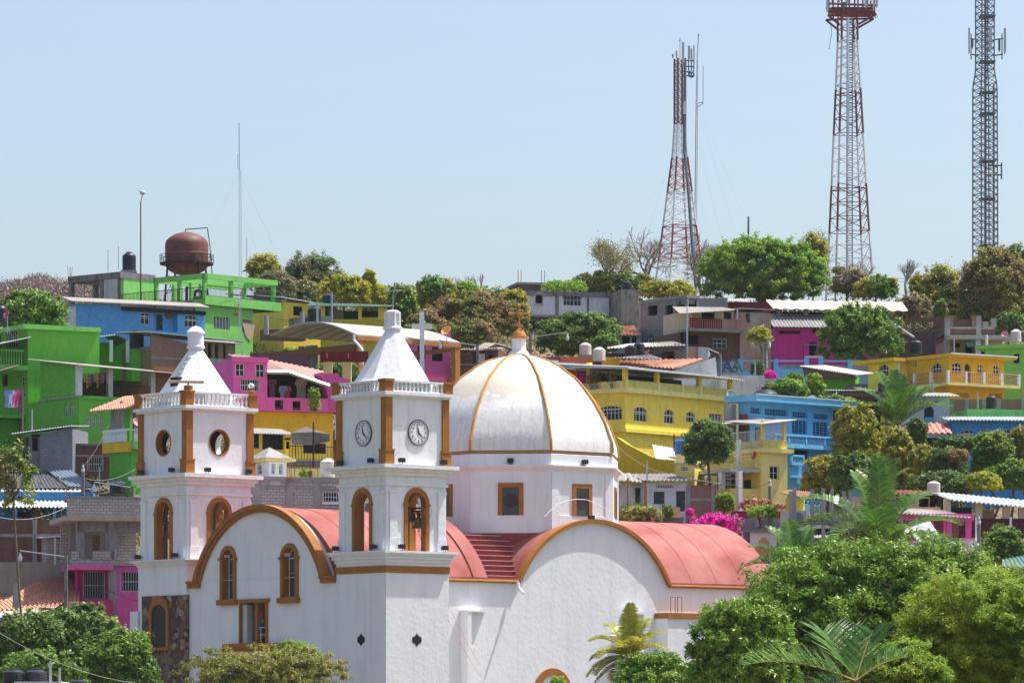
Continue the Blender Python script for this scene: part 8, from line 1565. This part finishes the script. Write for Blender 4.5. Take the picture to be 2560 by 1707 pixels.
# concrete fence posts
p0=None; pl=[(527,332,140),(556,290,108),(690,190,122),(768,290,118),(835,290,128),(925,290,138),(970,290,140),(1087,230,130),(1300,250,160),(1437,240,165)]
for i,(u,v1,v0) in enumerate(pl):
    a=P('n',u,v0,304); zb=a[2]-5.5
    if p0 is None: p0=empty('fence_post',(a[0],304,zb)); MB().box(-.12,.12,-.1,.1,0,5.5).build('post',CONC,p0); o=p0
    else: o=ctree(p0); o.location=(a[0],304+(i%3)*.3,zb)
    tag(o,'grey concrete post behind the big palm, %s in the row from the left'%('first second third fourth fifth sixth seventh eighth ninth tenth'.split()[i]),'post','row of concrete posts')
b=Hs('n','ochre_shed','low peach shed with terracotta edge behind the big palm','shed',1000,180,306,3); w=b.r(1560,0)[0]; b.body(mat('peach wall',(.6,.42,.3)),0,w,0,4,0,b.zt,RH=[(1310,185,1420,240,0,'o'),(1480,195,1670,260,0,'o')]); roof(b.o,(b.r(1280,0)[0],-.3,b.r(0,160)[1]),(w,-.3,b.r(0,160)[1]),(w,3,b.r(0,135,3)[1]),(b.r(1280,0)[0],3,b.r(0,135,3)[1]),None,'tile_roof',1)
b=Hs('n','long_shed','long open shed on cream posts with pale corrugated roof, right edge','shed',1690,205,303,4)
w=b.r(2420,0)[0]; zt=b.zt; zb_=b.r(1690,345)[1]; 
for u in(1690,1925,2130,2245,2400): x=b.r(u,0)[0]; b.box('post',CREAM,x-.2,x+.25,0,.4,zb_,b.r(u,180+ (u-1540)*.12)[1])
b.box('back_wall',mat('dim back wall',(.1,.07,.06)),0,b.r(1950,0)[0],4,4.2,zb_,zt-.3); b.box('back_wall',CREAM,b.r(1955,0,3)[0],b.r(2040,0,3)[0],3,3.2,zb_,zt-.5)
b.box('floor',CREAM,-2,w,-.2,5,zb_-.35,zb_); A=b.cr(1540,148,.0); z1=b.r(2261,255,-.6)[1]
roof(b.o,(b.r(1720,0,-.6)[0],-.6,b.r(1720,205,-.6)[1]),(w,-.6,b.r(2420,275,-.6)[1]),(w,4.5,b.r(2420,215,4.5)[1]),(b.r(1540,0,4.5)[0],4.5,b.r(1540,142,4.5)[1]),mat('pale green grey sheet',(.5,.53,.5),stain=.35,streak=0),pitch=.3,amp=.06)
b.box('maroon_lattice',mat('maroon lattice',(.14,.02,.035),brick=(.4,.4,.06),mortar=(.05,.015,.02)),-3,w,-.5,-.35,zb_-1.3,zb_-.0); b.box('coping',CREAM,-3,w,-.6,-.3,zb_-1.6,zb_-1.3); b.box('lower_wall',mat('brown shaded wall',(.22,.17,.12)),-3,b.r(2160,0)[0],1,1.3,0,zb_-1.6); b.box('lower_wall',CREAM,b.r(2180,0)[0],w,-.4,1,0,zb_-1.61)
b.box('white_pipe',WHITE,b.r(2155,0,-.7)[0],b.r(2165,0,-.7)[0]+.05,-.7,-.6,zb_-1.4,zb_+.1)
tank('n',1540,1638,65,150,305.5,'pale pinkish water tank on the shed roof, lower right',mat('pinkish tank',(.6,.5,.48),bump=0))
b=Hs('n','pink_house','bright pink balcony house with white balusters and sheet roof, lower right behind the trees','house',1868,350,291,8)
zt=b.zt; xl=b.r(1290,0)[0]; zf=b.r(1868,585)[1]; 
b.box('beam',PINK,xl,.15,-.1,.3,zt-.1,zt+.35)
for u in(1575,1705,1852): x=b.r(u,0)[0]; b.box('column',PINK,x-.16,x+.16,0,.32,0 if u>1800 else zf,zt)
for u in(1430,1680,1560): x=b.r(u,0,2.6)[0]; b.box('column',PINK,x-.16,x+.16,2.5,2.8,zf,zt)
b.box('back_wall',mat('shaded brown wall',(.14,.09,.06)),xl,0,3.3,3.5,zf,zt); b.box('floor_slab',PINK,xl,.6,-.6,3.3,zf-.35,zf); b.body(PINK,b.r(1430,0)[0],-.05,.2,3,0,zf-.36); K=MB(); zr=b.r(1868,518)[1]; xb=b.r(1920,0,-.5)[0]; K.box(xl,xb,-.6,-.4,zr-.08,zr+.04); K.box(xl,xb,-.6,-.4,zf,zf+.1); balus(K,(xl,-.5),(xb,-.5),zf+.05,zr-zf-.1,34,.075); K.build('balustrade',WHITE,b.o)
for u in(1580,1720,1860,1915): x=b.r(u,0,-.5)[0]; b.box('baluster_post',WHITE,x-.11,x+.11,-.63,-.38,zf,zr+.08)
roof(b.o,(b.r(1240,0)[0],-.6,b.r(0,290,-.6)[1]),(b.r(1872,0,-.6)[0],-.6,b.r(0,325,-.6)[1]),(b.r(1640,0,4)[0],4,b.r(0,270,4)[1]),(b.r(1240,0,4)[0],4,b.r(0,258,4)[1]),SHEETP,pitch=.25,amp=.05); b.box('tile_edge',TILE,b.r(1220,0,4)[0],b.r(1640,0,4)[0],4,4.4,b.r(0,268,4)[1],b.r(0,248,4)[1])
M=MB(); A=[b.cr(1340,400,-.7),b.cr(1560,360,-.7),b.cr(1628,462,-1.6),b.cr(1370,462,-1.6)]; M.add(A,[(0,1,2,3)]); M.add([tuple(np.array(p)+np.array((0,0.02,-.06))) for p in A],[(0,1,2,3)]); M.build('white_awning',SHEETW,b.o); b.box('post',WHITE,b.r(1900,0,-.4)[0],b.r(1912,0,-.4)[0],-.4,-.28,zf,zt+.1)
street_lamp('n',1925,350,600,289,0,'white-headed street lamp at the pink house corner')
tree('n',1950,2250,395,690,276,'bushy green tree beside the pink house, right edge','green',12000,.2,30,.26)
b=Hs('n','green_sheet_roof','dark green curved sheet roof corner at the right frame edge, above the foreground trees','roof',2090,700,262,8); w=b.r(2420,0)[0]; roof(b.o,(0,-.2,b.zt),(w,-.2,b.zt-.1),(w,3,b.zt+.85),(.8,3,b.zt+.5),mat('green grey sheet',(.12,.22,.18)),pitch=.3,amp=.05); b.box('wall',CONCD,1,w,.3,2.5,0,b.zt-.1)
# wires
def wire(f,pts,D,label,r=.012,m=BLACKBAR,sag=.4):
    q_=[P(f,u,v,D+dd) for u,v,dd in pts]; L=[]
    for a,c in zip(q_,q_[1:]):
        for i in range(9): t=i/8; L.append((a[0]+(c[0]-a[0])*t,a[1]+(c[1]-a[1])*t,a[2]+(c[2]-a[2])*t-sag*4*t*(1-t)))
    x,y,z=L[0]; o=MB().path([(p[0]-x,p[1]-y,p[2]-z) for p in L],r,4).build('cable',m,None); o.location=(x,y,z); tag(o,label,'cable','overhead cables'); return o
wire('c',[(620,445,0),(1260,810,-8)],291,'black cable from the dark utility pole to the church wall',.02)
wire('c',[(0,1110,0),(1250,1568,5)],225,'pale cable crossing in front of the bottom left trees',.011,mat('pale cable',(.4,.4,.4),bump=0))
wire('b',[(0,1215,0),(600,1125,4)],310,'white cable across the dark blue house wall',.012,WHITEBAR)
wire('b',[(780,860,0),(1240,770,4)],320,'thin pale cable left of the left tower',.012,mat('pale cable',(.4,.4,.4),bump=0))
wire('b',[(765,745,0),(1045,240,10)],322,'thin brown cable rising past the balcony house',.012,mat('brown cable',(.25,.17,.1),bump=0))
wire('f',[(2058,855,0),(2350,1400,-8)],272,'upper red cable hanging beside the clock tower base',.012,mat('red cable',(.55,.1,.07),bump=0),.1)
wire('f',[(2058,990,0),(2350,1500,-8)],271,'lower red cable hanging beside the clock tower base',.012,mat('red cable',(.55,.1,.07),bump=0),.1)
wire('k',[(170,870,0),(680,1115,2)],312,'pale cable across the ochre lean-to wall',.012,mat('pale cable',(.4,.4,.4),bump=0))
wire('l',[(780,600,0),(1650,480,20),(2352,420,30)],450,'upper faint power line on the right skyline',.03,GS,.3); wire('l',[(780,640,0),(1650,505,20),(2352,450,30)],450,'lower faint power line on the right skyline',.03,GS,.3)
pole('j',1535,1380,1568,368,.2,'concrete pole before the magenta house, with lamp above',m=CONC); street_lamp('j',1540,1300,1568,366,.3,'lamp on a thin pole left of the magenta house')
street_lamp('j',1048,1400,1568,360,-.9,'small grey lamp pole before the brick balcony house')
for f,u,v0,v1,D,l_ in(('k',1415,90,230,358,'aerial on a pole by the graffiti wall'),('m',1370,450,600,350,'thin aerial pole before the orange yellow balcony'),('m',1835,580,745,334,'white pipe by the lower black tank'),('m',1590,0,185,378,'white pipe above the orange yellow house roof'),('m',1062,370,480,351,'thin pipe left end of the orange yellow balcony'),('k',430,990,1180,314,'thin pipe before the white cottage roof')): pole(f,u,v0,v1,D,.06,l_,'vent_pipe','pipe',STEEL,'thin pipes and aerials')
o=pole('m',1925,-15,130,377,.11,'leaning white post by the light green house','vent_pipe','pipe',WHITE,None)
# ---------------- foreground vegetation ----------------
palm('n',1190,560,236,'big palm with arching feather leaves, centre of the right foreground',[(150,52,5.6,1.5,1.3),(165,32,5.6,1.3,1.3),(178,48,4.6,2.0,1.2),(95,82,4.7,.5,1.0),(70,72,4.6,.7,1.0),(40,55,5.0,1.3,1.3),(15,38,4.8,1.3,1.3),(5,22,4.6,1.2,1.2),(200,20,4.4,1.5,1.2),(230,35,4.4,1.8,1.2),(300,35,4.2,1.8,1.2),(335,25,4.4,1.6,1.2),(120,68,4.7,.9,1.0),(255,55,3.6,1.6,1.1),(185,5,3.6,1.4,1.0)],'palm',tr=.22,bot=-7,dn=13,lw=.08,hg=.45)
palm('n',560,760,232,'smaller dark palm between the red roof and the foreground tree',[(160,50,3.0,1.3,.9),(140,65,3.0,1.0,.9),(175,30,3.0,1.4,.9),(110,75,3.0,.7,.9),(60,65,3.0,1.0,.9),(30,45,3.2,1.3,.9),(200,40,2.6,1.5,.9),(250,50,2.6,1.5,.9),(330,40,2.8,1.5,.9),(190,10,2.8,1.2,.8)],'palm',bot=-7,dn=14,lw=.07,hg=.4)
palm('i',1745,1330,264,'yellow green coconut palm against the white transept wall',[(158,48,2.9,1.7,.95),(175,22,2.5,1.5,.9),(130,60,3.1,1.5,.95),(85,80,3.2,.5,.8),(100,82,3.0,.3,.7),(55,62,3.0,1.1,.9),(35,48,2.9,1.1,.9),(200,-5,2.4,1.3,.8),(215,30,2.5,1.8,.9),(255,45,2.4,1.8,.9),(290,50,2.4,1.6,.9),(330,35,2.6,1.5,.9),(185,-25,2.6,.8,.8),(165,0,2.9,1.4,.8),(345,0,2.4,1.3,.8),(310,15,2.4,1.6,.8),(262,5,2.6,1.2,.9),(240,-25,2.4,.8,.9),(285,-15,2.6,.9,.9),(215,0,2.8,1.2,.9),(270,-50,2.2,.3,.8)],'coco',bot=-6,dn=17,lw=.075,hg=.6)
tree('n',190,2160,520,1820,165,'big glossy dark green mango tree filling the right foreground','mango',150000,.18,300,.12,fill=.7,asp=.32,up=.1,droop=.3,bot=-9,pw=3.0)
tree('n',-230,560,935,1800,152,'glossy leaved branch mass at the lower left of the mango tree','mango',50000,.17,110,.16,fill=.6,asp=.3,up=.1,droop=.3,bot=-9)
tree('n',1330,2900,740,1850,128,'fine leaved yellow green flowering tree in the lower right corner','lime',170000,.085,320,.11,fill=.6,asp=.4,k2='yellow',k2f=.1,bot=-9,pw=3.2)
tree('n',960,1700,1250,1850,120,'lower yellow green bough with reddish twigs, bottom right','lime',60000,.08,110,.16,fill=.6,asp=.4,k2='rust',k2f=.06,bot=-9)
palm('n',1010,1550,116,'dark spiky palm frond fan at the bottom, before the mango tree',[(172,22,2.9,.75,1.25),(160,-5,2.4,.6,1.0),(62,55,1.7,.4,1.1),(120,48,2.0,.5,1.2),(20,35,1.6,.7,1.0),(200,-30,2.0,.4,1.0)],'palm',bot=-9,tr=.12,dn=17,lw=.04,hg=.15)
tree('i',1000,1160,1500,1640,262,'bright green sprig before the transept door','bright',700,.18,8,.3,bot=-6)

tree('i',1590,2400,1290,1900,176,'leafy lower bough of the mango tree beside the yellow green palm','mango',30000,.17,70,.18,asp=.32,up=.1,droop=.3,bot=-9,pw=2.6)
# overhead cables and stubs of reinforcing bar
for a,D,l_ in ((('g',[(145,1020,0),(345,945,4),(830,885,8)]),358,'thin black cables between the poles behind the dome lantern'),(('g',[(345,960,0),(1170,1060,-6),(2250,965,6)]),357,'long sagging cable over the roofs right of the lantern'),(('k',[(170,1170,0),(960,1150,4),(1548,1190,-8)]),314,'thin cable over the white cottage to the yellow lamp post'),(('k',[(1500,60,0),(2334,240,-4)]),362,'thin cable above the green shed'),(('m',[(900,330,0),(1370,480,-2),(2300,395,6)]),349,'thin cable before the orange yellow balcony'),(('d',[(400,690,0),(720,665,3),(1240,820,8)]),396,'cable from the green stained post past the small tank stand'),(('d',[(500,985,0),(1300,1060,4)]),346,'thin cable beneath the curved canopy'),(('a',[(600,870,0),(2140,690,-6)]),392,'thin cable in front of the sky blue house'),(('n',[(160,420,0),(1300,250,3),(1925,360,-4)]),300,'thin cable behind the big palm')):
    wire(a[0],a[1],D,l_,.012,BLACKBAR,.5)
for f,u,v,D,l_ in (('a',640,478,412,'bent reinforcing bars on the left corner of the grey rooftop room'),('d',110,660,362,'reinforcing bars by the shack above the pink house'),('b',620,1045,301,'short reinforcing bars on the unfinished house parapet'),('j',180,800,404,'reinforcing bars on the corner of the grey block house'),('l',1510,985,392,'reinforcing bars on the open brick frame'),('e',600,850,298,'reinforcing bars on the unpainted block building'),('k',1440,405,335,'reinforcing bars on the pale concrete cistern'),('m',2300,660,337,'reinforcing bars on the red brick wall, right edge')):
    p=P(f,u,v,D); o=empty('reinforcing_bars',(p[0],D,p[2]-.2)); tag(o,l_,'rebar'); rng=random.Random(u); M=MB()
    for k in range(4): a=(rng.uniform(-.15,.15),rng.uniform(-.15,.15),0); M.cyl(a,(a[0]+rng.uniform(-.12,.12),a[1],rng.uniform(.8,1.3)),.018,.018,4)
    M.box(-.2,.2,-.2,.2,-.05,.12); M.build('bars',mat('rusty rebar',(.3,.13,.08),bump=0),o)
# ---------------- air ----------------
hz=MB().box(-4700,4700,-70,6700,-13,100).build('haze',None,None)
m=bpy.data.materials.new('haze'); m.use_nodes=True; t=m.node_tree; t.nodes.remove(t.nodes['Principled BSDF']); v=t.nodes.new('ShaderNodeVolumePrincipled'); v.inputs['Color'].default_value=(.86,.93,1,1); v.inputs['Density'].default_value=.00005
t.links.new(v.outputs[0],t.nodes['Material Output'].inputs['Volume']); hz.data.materials.append(m); kind(hz,'stuff')
